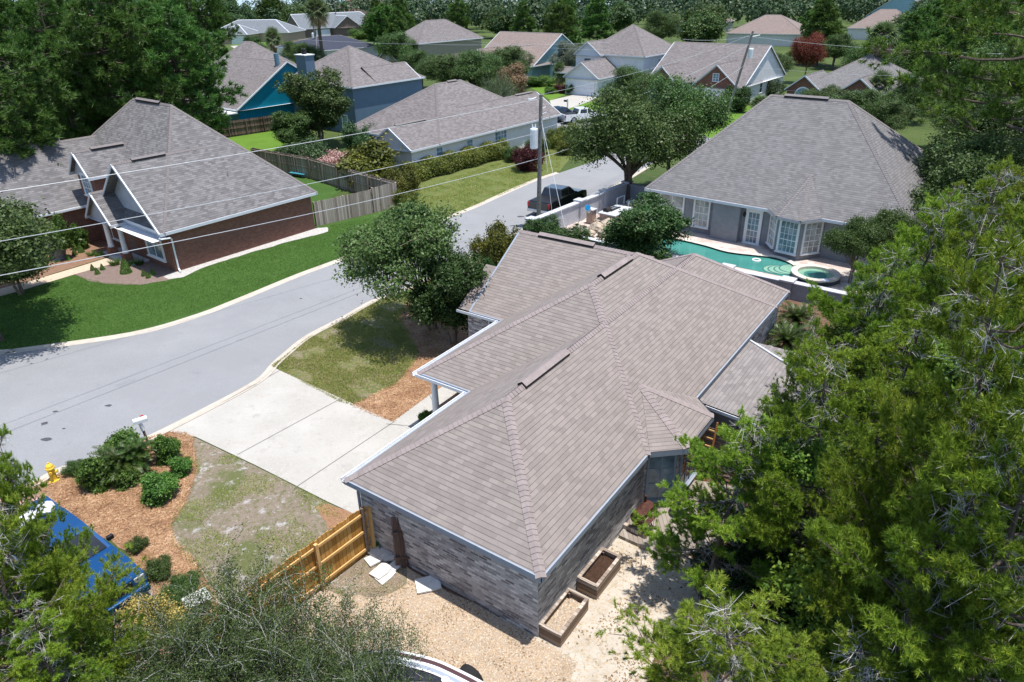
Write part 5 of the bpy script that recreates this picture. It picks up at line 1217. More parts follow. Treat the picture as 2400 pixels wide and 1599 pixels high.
pn_.rotation_euler = (R(-8), 0, R(5))
q = at(900, 1262, .5); single('shovel', MB().tube([(0, 0, 0), (.35, .3, 1.0)], .018, 6), plain('handle_green', (.03, .12, .06), .5), 'green handled rake leaning over the slab heap', 'rake', (q.x - .2, q.y - .1, .05))
# ---------------------------------------------------------------- trees and plants
def np_mesh(name, V, nper):
    V = np.asarray(V, dtype=np.float32); n = len(V) // nper
    me = bpy.data.meshes.new(name); me.vertices.add(len(V)); me.vertices.foreach_set('co', V.ravel())
    me.loops.add(n * nper); me.loops.foreach_set('vertex_index', np.arange(n * nper, dtype=np.int32))
    me.polygons.add(n); me.polygons.foreach_set('loop_start', np.arange(0, n * nper, nper, dtype=np.int32))
    try: me.polygons.foreach_set('loop_total', np.full(n, nper, dtype=np.int32))
    except Exception: pass
    me.update(calc_edges=True); me.validate(); return me
def unit(v): return v / (np.linalg.norm(v, axis=-1, keepdims=True) + 1e-9)
def leaf_quads(rg, C, N, size, asp=.55, fold=.15):
    """diamond leaves at C facing N"""
    n = len(C); t = unit(np.cross(N, rg.normal(size=(n, 3)))); b = np.cross(unit(N), t)
    s = size * rg.uniform(.65, 1.25, (n, 1)); w = s * asp
    V = np.stack([C - t * s * .5, C + b * w * .5 + N * s * fold * .5, C + t * s * .5, C - b * w * .5 + N * s * fold * .5], 1)
    return V.reshape(-1, 3)
def needles(rg, C, D, per, ln, w, spread=1.0, back=.25):
    """per blades from each point C fanning round D"""
    n = len(C); C = np.repeat(C, per, 0); D = np.repeat(D, per, 0); k = len(C)
    off = D * rg.uniform(-back, back, (k, 1))
    d = unit(D + rg.normal(size=(k, 3)) * spread); L = ln * rg.uniform(.7, 1.15, (k, 1))
    s = unit(np.cross(d, rg.normal(size=(k, 3)))) * w * .5; B = C + off
    return np.stack([B - s, B + s, B + d * L], 1).reshape(-1, 3)
def segs(mb_list, p, q, r0, r1): mb_list.append((p, q, r0, r1))
def seg_mesh(name, S, n=5):
    P = np.array([s[0] for s in S], float); Q = np.array([s[1] for s in S], float); r0 = np.array([s[2] for s in S])[:, None]; r1 = np.array([s[3] for s in S])[:, None]
    d = unit(Q - P); a = unit(np.cross(d, np.tile([[.31, .77, .55]], (len(d), 1)))); b = np.cross(d, a); out = []
    for j in range(n):
        a0, a1 = 2 * math.pi * j / n, 2 * math.pi * (j + 1) / n
        u0, u1 = a * math.cos(a0) + b * math.sin(a0), a * math.cos(a1) + b * math.sin(a1)
        out.append(np.stack([P + u0 * r0, P + u1 * r0, Q + u1 * r1, Q + u0 * r1], 1))
    return np_mesh(name, np.concatenate(out, 0).reshape(-1, 3), 4)
def broad(seed, H, rx, rz, zc, nlobe=11, nclump=420, per=70, leaf_s=.16, sig=.24, trunk_r=.16, lobe_r=.42, stems=1, gap=.0, low=-1.0, lean=(0, 0)):
    """trunk with limbs, and leaves in clumps on the skin of uneven lobes"""
    rg = np.random.default_rng(seed); lobes = []
    for i in range(nlobe):
        ph = math.acos(rg.uniform(low, 1)); a = 2.399 * i + rg.uniform(-.5, .5); k = rg.uniform(.45, .85)
        lobes.append((np.array([math.sin(ph) * math.cos(a) * rx * k, math.sin(ph) * math.sin(a) * rx * k, zc + math.cos(ph) * rz * k]), rg.uniform(.7, 1.2) * lobe_r * rx))
    lobes.append((np.array([0, 0, zc]), lobe_r * rx * 1.3))
    ii = rg.integers(0, len(lobes), nclump); C0 = np.array([lobes[i][0] for i in ii]); rr = np.array([lobes[i][1] for i in ii])[:, None]
    d = unit(rg.normal(size=(nclump, 3)) + [0, 0, .15]); Cc = C0 + d * rr * rg.uniform(.62, 1.08, (nclump, 1)) * [1, 1, rz / rx * .5 + .5]
    Cc[:, :2] += np.array(lean) * ((Cc[:, 2:3]) / H)
    n = nclump * per; P = np.repeat(Cc, per, 0) + rg.normal(size=(n, 3)) * sig * np.repeat(rg.uniform(.6, 1.3, (nclump, 1)), per, 0) * [1, 1, .75]
    P[:, 2] = np.maximum(P[:, 2], .05)
    N = unit(unit(P - np.repeat(C0, per, 0)) * .8 + rg.normal(size=(n, 3)) * .8 + [0, 0, .45])
    crown = np_mesh('crown', leaf_quads(rg, P, N, leaf_s), 4)
    S = []; base = []
    for k in range(stems):
        b0 = np.array([rg.uniform(-.25, .25), rg.uniform(-.25, .25), 0]) * (stems > 1); base.append(b0)
    top = zc - rz * .35
    fork = [b + np.array([rg.uniform(-.2, .2) * rx * .5 + lean[0] * .3, rg.uniform(-.2, .2) * rx * .5 + lean[1] * .3, max(.3, top * .6)]) for b in base]
    for b, f_ in zip(base, fork): 
        m_ = (b + f_) / 2 + rg.normal(size=3) * .05; segs(S, b, m_, trunk_r, trunk_r * .85); segs(S, m_, f_, trunk_r * .85, trunk_r * .7)
    for c, r in lobes:
        c = c + np.array([lean[0], lean[1], 0]) * c[2] / H
        f_ = fork[rg.integers(0, len(fork))]; m_ = f_ * .5 + c * .5 + rg.normal(size=3) * .12 * rx * .3; segs(S, f_, m_, trunk_r * .6, trunk_r * .38); segs(S, m_, c, trunk_r * .38, trunk_r * .18)
        for _ in range(7): e = c + unit(rg.normal(size=3)) * r * .95; segs(S, c, e, trunk_r * .16, .012)
    return seg_mesh('trunk', S), crown
def longleaf(seed, H, h0, Lmax, per_level=4, dz=.75, tuft=14, ln=.34, w=.05, tufts_per=9, trunk_r=.2, shape='round', up=.35, sprd=.75):
    rg = np.random.default_rng(seed); S = []; T = []; D = []
    lx, ly = rg.uniform(-.6, .6, 2); pth = lambda z: np.array([lx * math.sin(z / H * 2.0), ly * math.sin(z / H * 1.7), z])
    zs = np.linspace(0, H, 14)
    for i in range(13): segs(S, pth(zs[i]), pth(zs[i + 1]), trunk_r * (1 - .8 * zs[i] / H), trunk_r * (1 - .8 * zs[i + 1] / H))
    z = h0; a = rg.uniform(0, 6)
    while z < H - .2:
        t = (z - h0) / (H - h0)
        prof = (math.sin(math.pi * min(1, (t * .8 + .22))) ** .6) if shape == 'round' else (1.05 - t) ** .8
        for j in range(per_level):
            a += 2.399 + rg.uniform(-.4, .4); L = Lmax * prof * rg.uniform(.55, 1.12)
            if rg.random() < .12: continue
            o = pth(z + rg.uniform(-.3, .3)); dr = np.array([math.cos(a), math.sin(a), up * rg.uniform(-.3, 1.6)])
            p = o; n = 5; r = trunk_r * .3 * (L / Lmax) + .015
            pts = [p]
            for k in range(n):
                q = p + dr * L / n + np.array([0, 0, (k - 1.2) * .05 * L / 3]) + rg.normal(size=3) * .06 * L / 3; segs(S, p, q, r * (1 - k / (n + .5)), r * (1 - (k + 1) / (n + .5))); p = q; pts.append(p)
            m = max(3, int(tufts_per * (L / Lmax) ** 1.2))
            for k in range(m):
                u = rg.uniform(.35, 1) ** .7 * n; i = min(n - 1, int(u)); q = pts[i] + (pts[i + 1] - pts[i]) * (u - i)
                tw = unit(np.array([math.cos(a), math.sin(a), .4]) + rg.normal(size=3) * sprd) * rg.uniform(.25, .75) * (L / 3) ** .5
                e = q + tw; segs(S, q, e, .014, .008)
                for _ in range(2): T.append(e + rg.normal(size=3) * .08); D.append(unit(tw + np.array([0, 0, .25])))
        z += dz * rg.uniform(.7, 1.3)
    T.append(pth(H)); D.append(np.array([0, 0, 1.]))
    return seg_mesh('trunk', S, 5), np_mesh('crown', needles(rg, np.array(T), np.array(D), tuft, ln, w, .75, .12), 3)
def sandpine(seed, H, h0, Lmax, ntw=3300, per=26, ln=.105, w=.011, trunk_r=.13):
    """dense small pine seen close: limbs, sprays of needle covered twigs and bare grey twigs inside"""
    rg = np.random.default_rng(seed); S = []; T = []; D = []; DS = []
    pth = lambda z: np.array([.35 * math.sin(z * .5 + seed), .35 * math.cos(z * .4 + seed), z]); zs = np.linspace(0, H, 12)
    for i in range(11): segs(S, pth(zs[i]), pth(zs[i + 1]), trunk_r * (1.02 - .95 * zs[i] / H), trunk_r * (1.02 - .95 * zs[i + 1] / H))
    limbs = []; z = h0; a = seed
    while z < H:
        t = (z - h0) / (H - h0)
        for j in range(4):
            a += 2.399 + rg.uniform(-.3, .3); L = Lmax * (1.06 - t) ** .75 * rg.uniform(.42, 1.22); limbs.append((z + rg.uniform(-.2, .2), a, L))
        z += .46
    tot = sum(l[2] ** 1.5 for l in limbs)
    for (z, a, L) in limbs:
        o = pth(z); dr = np.array([math.cos(a), math.sin(a), rg.uniform(.0, .55)]); n = 6; p = o; pts = [p]; r = .035 * L / Lmax + .01
        for k in range(n):
            q = p + dr * L / n + np.array([0, 0, .015 * k]) * L + rg.normal(size=3) * .05; segs(S, p, q, r * (1 - k / 7), r * (1 - (k + 1) / 7)); p = q; pts.append(p)
        # side branchlets
        nb = max(3, int(7 * L / Lmax * 1.6)); m = int(ntw * L ** 1.5 / tot / nb) + 1
        for b in range(nb):
            u = (b + rg.uniform(.2, 1)) / nb * .60 + .40; u = min(.999, u) * n; i = int(u); q = pts[i] + (pts[min(n, i + 1)] - pts[i]) * (u - i)
            sd = rg.choice([-1, 1]); da = a + sd * rg.uniform(.3, 1.1); bl = L * .42 * rg.uniform(.5, 1.1) * (1.25 - u / n * .6)
            e = q + np.array([math.cos(da), math.sin(da), rg.uniform(.1, .6)]) * bl; segs(S, q, e, .012, .006)
            for _ in range(m):
                v = rg.uniform(.25, 1.05); c = q + (e - q) * v + rg.normal(size=3) * .06 * (1 + L * .3); tw = unit((e - q) * .8 / (bl + .01) + rg.normal(size=3) * .55 + [0, 0, .55]) * rg.uniform(.10, .24)
                for s_ in range(3): T.append(c + tw * (s_ / 3)); D.append(unit(tw))
        if rg.random() < .7:
            for _ in range(6):
                u = rg.uniform(.1, .6) * n; i = int(u); q = pts[i]; e = q + np.array([math.cos(a + rg.normal() * .8), math.sin(a + rg.normal() * .8), -.35 + rg.normal() * .3]) * rg.uniform(.2, .5)
                DS.append((q, e, .006, .003))
                for _ in range(3): x = q + (e - q) * rg.uniform(.3, 1); DS.append((x, x + rg.normal(size=3) * .16, .005, .003))
    T = np.array(T); D = np.array(D)
    return seg_mesh('trunk', S, 5), np_mesh('crown', needles(rg, T, D, max(4, per // 3), ln, w, .62, .03), 3), seg_mesh('dead_twigs', DS, 3)
def twiggy(seed, H, R_, nst=26, per=17, leaf_s=.055, step=.22, branch_p=.5):
    """open shrub of pale upright twigs carrying small leaves"""
    rg = np.random.default_rng(seed); S = []; P = []; 
    stack = []
    for k in range(nst):
        a = rg.uniform(0, 6.28); r = R_ * .35 * rg.uniform(0, 1); stack.append((np.array([r * math.cos(a), r * math.sin(a), H * .18 * rg.uniform(0, 1)]), unit(np.array([math.cos(a) * rg.uniform(.2, 1.0), math.sin(a) * rg.uniform(.2, 1.0), 1.0])), .022, 0))
        segs(S, np.array([0, 0, 0.]), stack[-1][0], .05, .03)
    cnt = 0
    while stack and cnt < 5200:
        p, d, r, lv = stack.pop(); cnt += 1; q = p + d * step * rg.uniform(.7, 1.4)
        if q[2] > H or np.hypot(q[0], q[1]) > R_ * (1.15 - .35 * q[2] / H) or r < .0035: 
            P.append((q, 1)); continue
        segs(S, p, q, r, r * .9)
        if lv > 3 or r < .012: P.append((q, 0))
        d2 = unit(d + rg.normal(size=3) * .22 + [0, 0, .05]); stack.append((q, d2, r * .9, lv + 1))
        if rg.random() < branch_p: stack.append((q, unit(d + rg.normal(size=3) * .75 + [0, 0, .05]), r * .62, lv + 1))
    C = np.array([x[0] for x in P]); n = len(C) * per; X = np.repeat(C, per, 0) + rg.normal(size=(n, 3)) * step * .36
    N = unit(rg.normal(size=(n, 3)) + [0, 0, .7])
    return seg_mesh('trunk', S, 4), np_mesh('crown', leaf_quads(rg, X, N, leaf_s, .5), 4)
def fronds(rg, n, L, droop, up0, up1, leafl, leafw, pairs=22, rachis=.02, fold=.5, z0=0, w_end=.3):
    """feather fronds: returns leaf verts and rachis segments"""
    V = []; S = []
    for i in range(n):
        a = 2.399 * i + rg.uniform(-.2, .2); up = up0 + (up1 - up0) * (i / n); l = L * rg.uniform(.8, 1.1)
        h = np.array([math.cos(a), math.sin(a), 0]); p = np.array([0, 0, z0]); el = up; pts = [p]
        for k in range(8):
            d = h * math.cos(el) + np.array([0, 0, math.sin(el)]); q = p + d * l / 8; S.append((p, q, rachis * (1 - k / 9), rachis * (1 - (k + 1) / 9))); p = q; pts.append(p); el -= droop / 8
        sd = np.array([-h[1], h[0], 0])
        for k in range(pairs):
            u = .12 + .87 * k / pairs; x = u * 8; j = min(7, int(x)); c = pts[j] + (pts[j + 1] - pts[j]) * (x - j); ax = unit(pts[j + 1] - pts[j]); pr = math.sin(math.pi * (u * .9 + .08)) ** .5
            for s in (1, -1):
                d = unit(sd * s * .85 + ax * .55 + np.array([0, 0, fold * .6]) + rg.normal(size=3) * .08); ww = ax * leafw * .5; e = c + d * leafl * pr
                V += [c - ww, c + ww, e + ww * w_end, e - ww * w_end]
    return V, S
def cycad(seed, n=42, L=1.0):
    rg = np.random.default_rng(seed); V, S = fronds(rg, n, L, 1.25, 1.35, .25, .17, .030, 26, .014, .5, .35)
    S += [(np.array([0, 0, 0.]), np.array([0, 0, .4]), .16, .14)]
    return seg_mesh('trunk', S, 5), np_mesh('crown', np.array(V), 4)
def fanpalm(seed, H, n=34, R_=1.5, dead=14, trunk_r=.2):
    rg = np.random.default_rng(seed); V = []; S = []; DV = []; p0 = np.array([0, 0, 0.])
    for i in range(8): S.append((np.array([.04 * math.sin(i), 0, H * i / 8]), np.array([.04 * math.sin(i + 1), 0, H * (i + 1) / 8]), trunk_r, trunk_r * .95))
    def fan(out, a, el, pl, r, droop):
        h = np.array([math.cos(a), math.sin(a), 0]); d = h * math.cos(el) + np.array([0, 0, math.sin(el)]); c = np.array([0, 0, H]) + d * pl; S.append((np.array([0, 0, H]), c, .025, .018)); s = np.array([-h[1], h[0], 0]); u = np.cross(d, s)
        for k in range(18):
            b = (k / 17 - .5) * 4.2; t = unit(d * math.cos(b) + s * math.sin(b)); e = c + t * r * rg.uniform(.85, 1.05) + np.array([0, 0, -droop * r * abs(math.sin(b)) - droop * r * .5]); w = unit(np.cross(t, u)) * .045; m = (c + e) / 2 + np.array([0, 0, .06])
            out += [c - w * .4, c + w * .4, m + w, m - w, m - w, m + w, e + w * .2, e - w * .2]
    for i in range(n): fan(V, 2.399 * i, 1.35 - 1.75 * i / n, R_ * .55, R_ * .62, .12 + .5 * i / n)
    for i in range(dead): fan(DV, 2.399 * i + 1, -.5 - .7 * i / max(1, dead), R_ * .5, R_ * .6, .9)
    return seg_mesh('trunk', S, 7), np_mesh('crown', np.array(V), 4), (np_mesh('dead_fronds', np.array(DV), 4) if dead else None)
def blade_tuft(seed, n=220, L=.45, R_=.3, w=.02):
    rg = np.random.default_rng(seed); a = rg.uniform(0, 6.28, n); r = R_ * np.sqrt(rg.uniform(0, 1, n)) * .5; C = np.stack([r * np.cos(a), r * np.sin(a), np.zeros(n)], 1)
    D = unit(np.stack([np.cos(a) * .7, np.sin(a) * .7, np.ones(n) * 1.1], 1) + rg.normal(size=(n, 3)) * .2); s = unit(np.cross(D, rg.normal(size=(n, 3)))) * w * .5; L_ = L * rg.uniform(.6, 1.1, (n, 1))
    return np_mesh('leaves', np.stack([C - s, C + s, C + D * L_], 1).reshape(-1, 3), 3)
PR = {}
M['leaf_far'] = leaf('leaf_far', (0.014, 0.036, 0.012), (0.040, 0.075, 0.024), (0.075, 0.12, 0.045), scale=.06, trans=.1)
M['leaf_light'] = leaf('leaf_light', (0.04, 0.075, 0.018), (0.10, 0.16, 0.042), (0.21, 0.27, 0.10))
def proto(key, parts_, zc, H):
    """parts_: list of (name, mesh, material)"""
    for nm, me, mt in parts_:
        if me is not None: me.materials.append(M[mt])
    PR[key] = ([(nm, me) for nm, me, mt in parts_ if me is not None], zc, H)
def plant(key, label, cat, loc, s=1.0, sz=None, rz=None, group=None, name=None, tilt=(0, 0), mats=None):
    ps, zc, H = PR[key]; r = root(name or cat.replace(' ', '_'), label, cat, loc, 0, group)
    r.rotation_euler = (tilt[0], tilt[1], rz if rz is not None else random.Random(label + str(loc)).uniform(0, 6.28)); r.scale = (s, s, sz or s)
    for nm, me in ps:
        o = bpy.data.objects.new(nm, me); link(o, r)
        if mats and nm in mats: 
            me2 = me.name; o.material_slots[0].link = 'OBJECT'; o.material_slots[0].material = M[mats[nm]]
    return r
def tree_at(key, label, px, py, zc, s=None, cat='tree', w=None, z0=0, **k):
    """crown centre seen at the photo's pixel, zc metres up"""
    q = at(px, py, zc + z0); pz = PR[key][1]; sz = zc / pz
    return plant(key, label, cat, (q.x, q.y, z0), w or sz, sz, **k)
def bush_at(key, label, px, py, r, cat='bush', h=None, z0=0, **k):
    """bush whose middle is seen at the pixel; r its radius in metres"""
    q = at(px, py, z0 + (h or r) * .5); H = PR[key][2]
    return plant(key, label, cat, (q.x, q.y, z0), r, (h or r * 1.2) / H, **k)
tr, cr = broad(1, 8, 3.2, 2.7, 4.9, 12, 620, 70, .15, .26, .17); proto('oak', [('trunk', tr, 'bark_mid'), ('crown', cr, 'leaf_oak')], 4.9, 8)
tr, cr = broad(2, 8, 3.4, 2.5, 5.0, 14, 560, 80, .17, .30, .2, stems=3, low=-.6); proto('oak2', [('trunk', tr, 'bark'), ('crown', cr, 'leaf_oak')], 5.0, 8)
tr, cr = broad(3, 6, 1.95, 2.1, 3.0, 12, 560, 75, .14, .17, .09, stems=4); proto('gloss', [('trunk', tr, 'bark_mid'), ('crown', cr, 'leaf_gloss')], 3.0, 5.4)
tr, cr = broad(4, 7, 3.1, 2.0, 4.6, 13, 520, 62, .15, .24, .1, lobe_r=.34, stems=3, low=-.5); proto('airy', [('trunk', tr, 'bark_mid'), ('crown', cr, 'leaf_oak')], 4.6, 7)
tr, cr = broad(5, 1.2, 1.0, .62, .58, 9, 260, 60, .085, .10, .03, lobe_r=.5); proto('bush', [('stems', tr, 'bark'), ('leaves', cr, 'leaf_gloss')], .58, 1.25)
tr, cr = broad(6, 1.2, 1.0, .75, .70, 9, 300, 60, .13, .10, .03, lobe_r=.42); proto('oleander', [('stems', tr, 'bark'), ('leaves', cr, 'leaf_bright')], .7, 1.5)
tr, cr = broad(7, 9, 4.0, 3.3, 5.2, 15, 300, 60, .42, .5, .2); proto('far_oak', [('trunk', tr, 'bark'), ('crown', cr, 'leaf_oak')], 5.2, 9)
tr, cr = broad(8, 9, 3.2, 3.6, 5.2, 14, 300, 60, .36, .45, .2); proto('far_oak2', [('trunk', tr, 'bark'), ('crown', cr, 'leaf_olive')], 5.2, 9)
tr, cr = longleaf(11, 16, 5.5, 3.4, 6, .5, 20, .42, .075, 20); proto('pine', [('trunk', tr, 'bark'), ('crown', cr, 'leaf_pine')], 11, 16)
tr, cr = longleaf(12, 15, 3.0, 3.3, 6, .5, 20, .42, .075, 20, shape='cone'); proto('pine2', [('trunk', tr, 'bark'), ('crown', cr, 'leaf_pine')], 8.5, 15)
tr, cr = longleaf(13, 17, 6.5, 3.2, 6, .6, 16, .55, .13, 16); proto('far_pine', [('trunk', tr, 'bark'), ('crown', cr, 'leaf_pine')], 12, 17)
tr, cr = longleaf(14, 14, 1.5, 3.6, 6, .6, 16, .55, .13, 16, shape='cone'); proto('far_pine2', [('trunk', tr, 'bark'), ('crown', cr, 'leaf_pine')], 7.5, 14)
for i, (k, H, h0, L, n) in enumerate((('sand', 8.5, 1.2, 2.4, 2100), ('sand2', 8.0, 1.4, 2.6, 2100), ('sand3', 9.0, 1.0, 2.2, 2000))):
    tr, cr, dt = sandpine(21 + i, H, h0, L, int(n * 1.45), 54, .13, .0165); proto(k, [('trunk', tr, 'bark'), ('crown', cr, 'leaf_sand'), ('dead_twigs', dt, 'bark_pale')], H * .6, H)
tr, cr = twiggy(31, 4.2, 2.6); proto('twiggy', [('trunk', tr, 'bark_pale'), ('crown', cr, 'leaf_holly')], 2.4, 4.2)
tr, cr = cycad(41); proto('cycad', [('trunk', tr, 'bark'), ('fronds', cr, 'leaf_cycad')], .6, 1.2)
tr, cr, dt = fanpalm(42, 7.5); proto('palm', [('trunk', tr, 'bark'), ('fronds', cr, 'leaf_palm'), ('dead_fronds', dt, 'leaf_tan')], 7.5, 8.5)
tr, cr, dt = fanpalm(43, 2.2, 30, 1.5, 6); proto('palm_low', [('trunk', tr, 'bark'), ('fronds', cr, 'leaf_palm'), ('dead_fronds', dt, 'leaf_tan')], 2.2, 3.2)
proto('tuft', [('leaves', blade_tuft(44), 'leaf_bright')], .2, .45)
rg_ = np.random.default_rng(50); n_ = 2600; a_ = rg_.uniform(0, 6.28, n_); z_ = rg_.uniform(0, 1, n_); r_ = (1 - z_) ** .8 * .45
C_ = np.stack([r_ * np.cos(a_), r_ * np.sin(a_), z_], 1); N_ = unit(np.stack([np.cos(a_), np.sin(a_), .6 + 0 * a_], 1) + rg_.normal(size=(n_, 3)) * .5)
proto('cone', [('leaves', np_mesh('leaves', leaf_quads(rg_, C_, N_, .09), 4), 'leaf_bright')], .5, 1)
# --- the street side trees
plant('airy', 'airy light green street tree overhanging the curved road in the centre', 'tree', at(1010, 770), 1.1, .98, .6, tilt=(0, R(-15)), mats={'crown': 'leaf_light'})
plant('gloss', 'dense dark glossy tree against the left wing of the brown roofed house', 'tree', at(1060, 806), 1.0, 1.02, .3)
tree_at('bush', 'yellow green shrub beyond the far left gable of the brown roofed house', 1168, 585, 1.3, cat='bush', w=1.5, mats={'leaves': 'leaf_yellow'})
tree_at('bush', 'narrow holly bush beside the lower step of the left wing roof', 1128, 655, 1.0, cat='bush', w=.9)
tree_at('gloss', 'dark glossy bush at the foot of the tall utility pole', 1272, 540, 1.5, w=.62)
tree_at('gloss', 'second dark glossy bush beside the leaning white pool pole', 1340, 562, 1.3, w=.65)
tree_at('gloss', 'big round glossy bush between the brown roof and the pool', 1508, 535, 2.75, w=1.22)
tree_at('oak2', 'large spreading street tree with dark trunks beyond the black pickup', 1482, 322, 5.6, w=1.18)
tree_at('oak', 'rounder half of the big street tree group next to the grey hip roof', 1585, 285, 5.9, w=1.25)
tree_at('oak', 'oak standing in front of the white two storey house', 1480, 200, 4.0, w=1.1)
tree_at('gloss', 'leafy tree at the left edge in front of the brown mulch bed', 15, 590, 2.7, w=1.05, mats={'crown': 'leaf_oak'})
tree_at('oak2', 'broad tree cut off by the left edge casting a long shadow on the lawn', -95, 585, 5.0, w=1.25)
tree_at('gloss', 'tall leafy tree between the teal house and the blue house', 738, 235, 4.9, w=1.75, mats={'crown': 'leaf_oak'})
tree_at('gloss', 'lower leafy tree at the left foot of the teal house tree', 685, 300, 2.6, w=1.1, mats={'crown': 'leaf_oak'})
bush_at('bush', 'grey green shrub on the bright lawn behind the board fence', 715, 358, 2.4, h=2.4, mats={'leaves': 'leaf_olive'})
bush_at('bush', 'pink flowering oleander between the board fence and the cream house', 800, 385, 1.9, h=2.3, mats={'leaves': 'flower'})
bush_at('bush', 'feathery pale green shrub under the white gutter of the cream house', 848, 330, 2.0, h=3.4, mats={'leaves': 'leaf_olive'})
bush_at('oleander', 'big dark yellow green shrub at the gable of the cream house', 872, 385, 3.0, h=3.6, mats={'leaves': 'leaf_yellow'})
bush_at('bush', 'shrub filling the end of the board fence', 940, 425, 1.5, h=2.6, mats={'leaves': 'leaf_yellow'})
bush_at('bush', 'low shrub hanging over the grass beyond the fence end', 948, 470, .9, h=1.6, mats={'leaves': 'leaf_yellow'})
# hedge
A, B = at(952, 428), at(1182, 365); hd = root('clipped_hedge', 'long clipped yellow green hedge below the windows of the cream house', 'hedge', A, math.atan2((B - A).y, (B - A).x))
rg = np.random.default_rng(60); n = 26000; L = (B - A).length
u = rg.uniform(0, L, n); wv_ = 1.0 + .15 * np.sin(u * 1.7); ph = rg.uniform(0, math.pi, n); X = np.stack([u, np.cos(ph) * wv_ * rg.uniform(.85, 1.05, n), .15 + np.sin(ph) ** .6 * (1.35 + .2 * np.sin(u * 2.3 + 1) + rg.uniform(-.1, .1, n))], 1) + rg.normal(size=(n, 3)) * .07
N = unit(np.stack([0 * u, np.cos(ph), np.sin(ph) + .3], 1) + rg.normal(size=(n, 3)) * .7)
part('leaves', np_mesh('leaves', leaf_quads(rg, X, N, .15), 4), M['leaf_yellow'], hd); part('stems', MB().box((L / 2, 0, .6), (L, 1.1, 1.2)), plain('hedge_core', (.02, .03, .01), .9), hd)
bush_at('bush', 'round dark red bush on the verge beside the pole', 1236, 372, 1.35, h=2.3, mats={'leaves': 'leaf_red'})
for x, y, r, hh, l in ((1205, 362, 1.0, 1.4, 'small green bush left of the dark red bush'), (1262, 342, 1.1, 1.8, 'green bush behind the dark red bush near the air conditioner'), (1305, 325, 1.3, 1.8, 'green bush at the right corner of the cream house'), (1340, 312, 1.5, 2.0, 'tall shrub hiding the tailgate of the white pickup'), (1330, 345, 1.2, 1.5, 'lowest shrub of the row at the cream house corner')):
    bush_at('bush', l, x, y, r, h=hh, mats={'leaves': 'leaf_yellow' if x > 1300 else 'leaf_oak'})
acu = root('air_conditioner', 'white air conditioner unit at the wall of the cream house', 'air conditioner', at(1222, 345), R(50)); part('housing', MB().box((0, 0, .4), (.85, .85, .8)), M['white'], acu, bevel=.03); part('fan', MB().lathe([(.02, .81), (.34, .81), (.34, .83)], n=16), M['dark'], acu)
# gardens of the red brick house
tree_at('oleander', 'small citrus tree growing in the grey stone urn', 141, 548, 1.0, cat='tree', w=.7, z0=.75)
bush_at('oleander', 'upright round shrub by the red brick wall', 182, 556, .62, h=1.7)
for x, y, s, l in ((191, 592, .45, 'small cone shrub in front of the upright shrub'), (218, 634, .34, 'leftmost of the three tiny cone shrubs by the path'), (229, 643, .36, 'front one of the three tiny cone shrubs by the path'), (241, 633, .34, 'right one of the three tiny cone shrubs by the path'), (296, 640, .72, 'largest cone shrub in the grey mulch bed'), (338, 647, .35, 'left one of the three tiny cones near the downspout'), (348, 652, .33, 'front one of the three tiny cones near the downspout'), (359, 645, .35, 'right one of the three tiny cones near the downspout'), (161, 610, .34, 'tiny cone shrub beside the stone urn'), (176, 598, .38, 'tiny cone shrub right behind the stone urn')):
    plant('cone', l, 'shrub', at(x, y), s * 1.15, s * 1.3, group='cone shrubs in the front beds')
for x, y, s, l in ((270, 622, 1.3, 'grass tuft beside the porch pedestal'), (302, 624, 1.2, 'grass tuft behind the largest cone shrub'), (327, 621, 1.2, 'grass tuft below the front window'), (214, 600, 1.0, 'left grass tuft in the brown mulch bed'), (233, 602, 1.1, 'right grass tuft in the brown mulch bed')):
    plant('tuft', l, 'grass tuft', at(x, y), s)
# front bed near the mailbox
for x, y, r, hh, l, m_ in ((224, 1108, .66, 1.2, 'tall bright oleander bush right of the small grey shrub', 0), (290, 1048, .85, 1.15, 'wide oleander bush nearest the kerb behind the sago palm', 0), (388, 1052, .55, 1.05, 'oleander bush at the foot of the mailbox', 0), (368, 1140, .72, .9, 'rounded oleander bush in front of the mailbox group', 0), (420, 1092, .46, .65, 'smallest oleander bush next to the dry lawn', 0), (176, 1096, .36, .5, 'small grey green shrub near the hydrant', 1), (322, 1277, .30, .42, 'tiny grey green shrub alone in the pine straw', 1), (372, 1332, .44, .5, 'low green shrub by the brick border', 1), (430, 1376, .5, .6, 'green shrub behind the utility box', 1), (290, 1120, .55, .6, 'low leafy filler shrub below the sago palm', 0), (405, 1405, .45, .5, 'sparse shrub left of the utility box', 1)):
    bush_at('oleander' if not m_ else 'bush', l, x, y, r, h=hh, mats={'leaves': 'leaf_bright' if not m_ else 'leaf_oak'})
plant('cycad', 'dark sago palm in the middle of the front shrub bed', 'sago palm', at(290, 1110), 1.15, 1.2)
plant('cycad', 'smaller sago palm at the right of the front shrub bed', 'sago palm', at(330, 1095), .9, 1.2)
bush_at('bush', 'golden yellow shrub at the nose of the blue pickup', 335, 1462, .95, h=.8, mats={'leaves': 'leaf_gold'})
bush_at('oleander', 'small round bush beside the porch walk', 998, 978, .32, h=.5); bush_at('oleander', 'low weeds at the brick wall behind the new fence', 893, 1270, .25, h=.4)
plant('cycad', 'upper of two glossy sago palms behind the taupe roof', 'sago palm', at(1862, 776), 1.35, 1.5); plant('cycad', 'lower of two glossy sago palms beside the lean-to roof', 'sago palm', at(1840, 826), 1.35, 1.4)
for x, y in ((1010, 945), (1030, 930)): pass
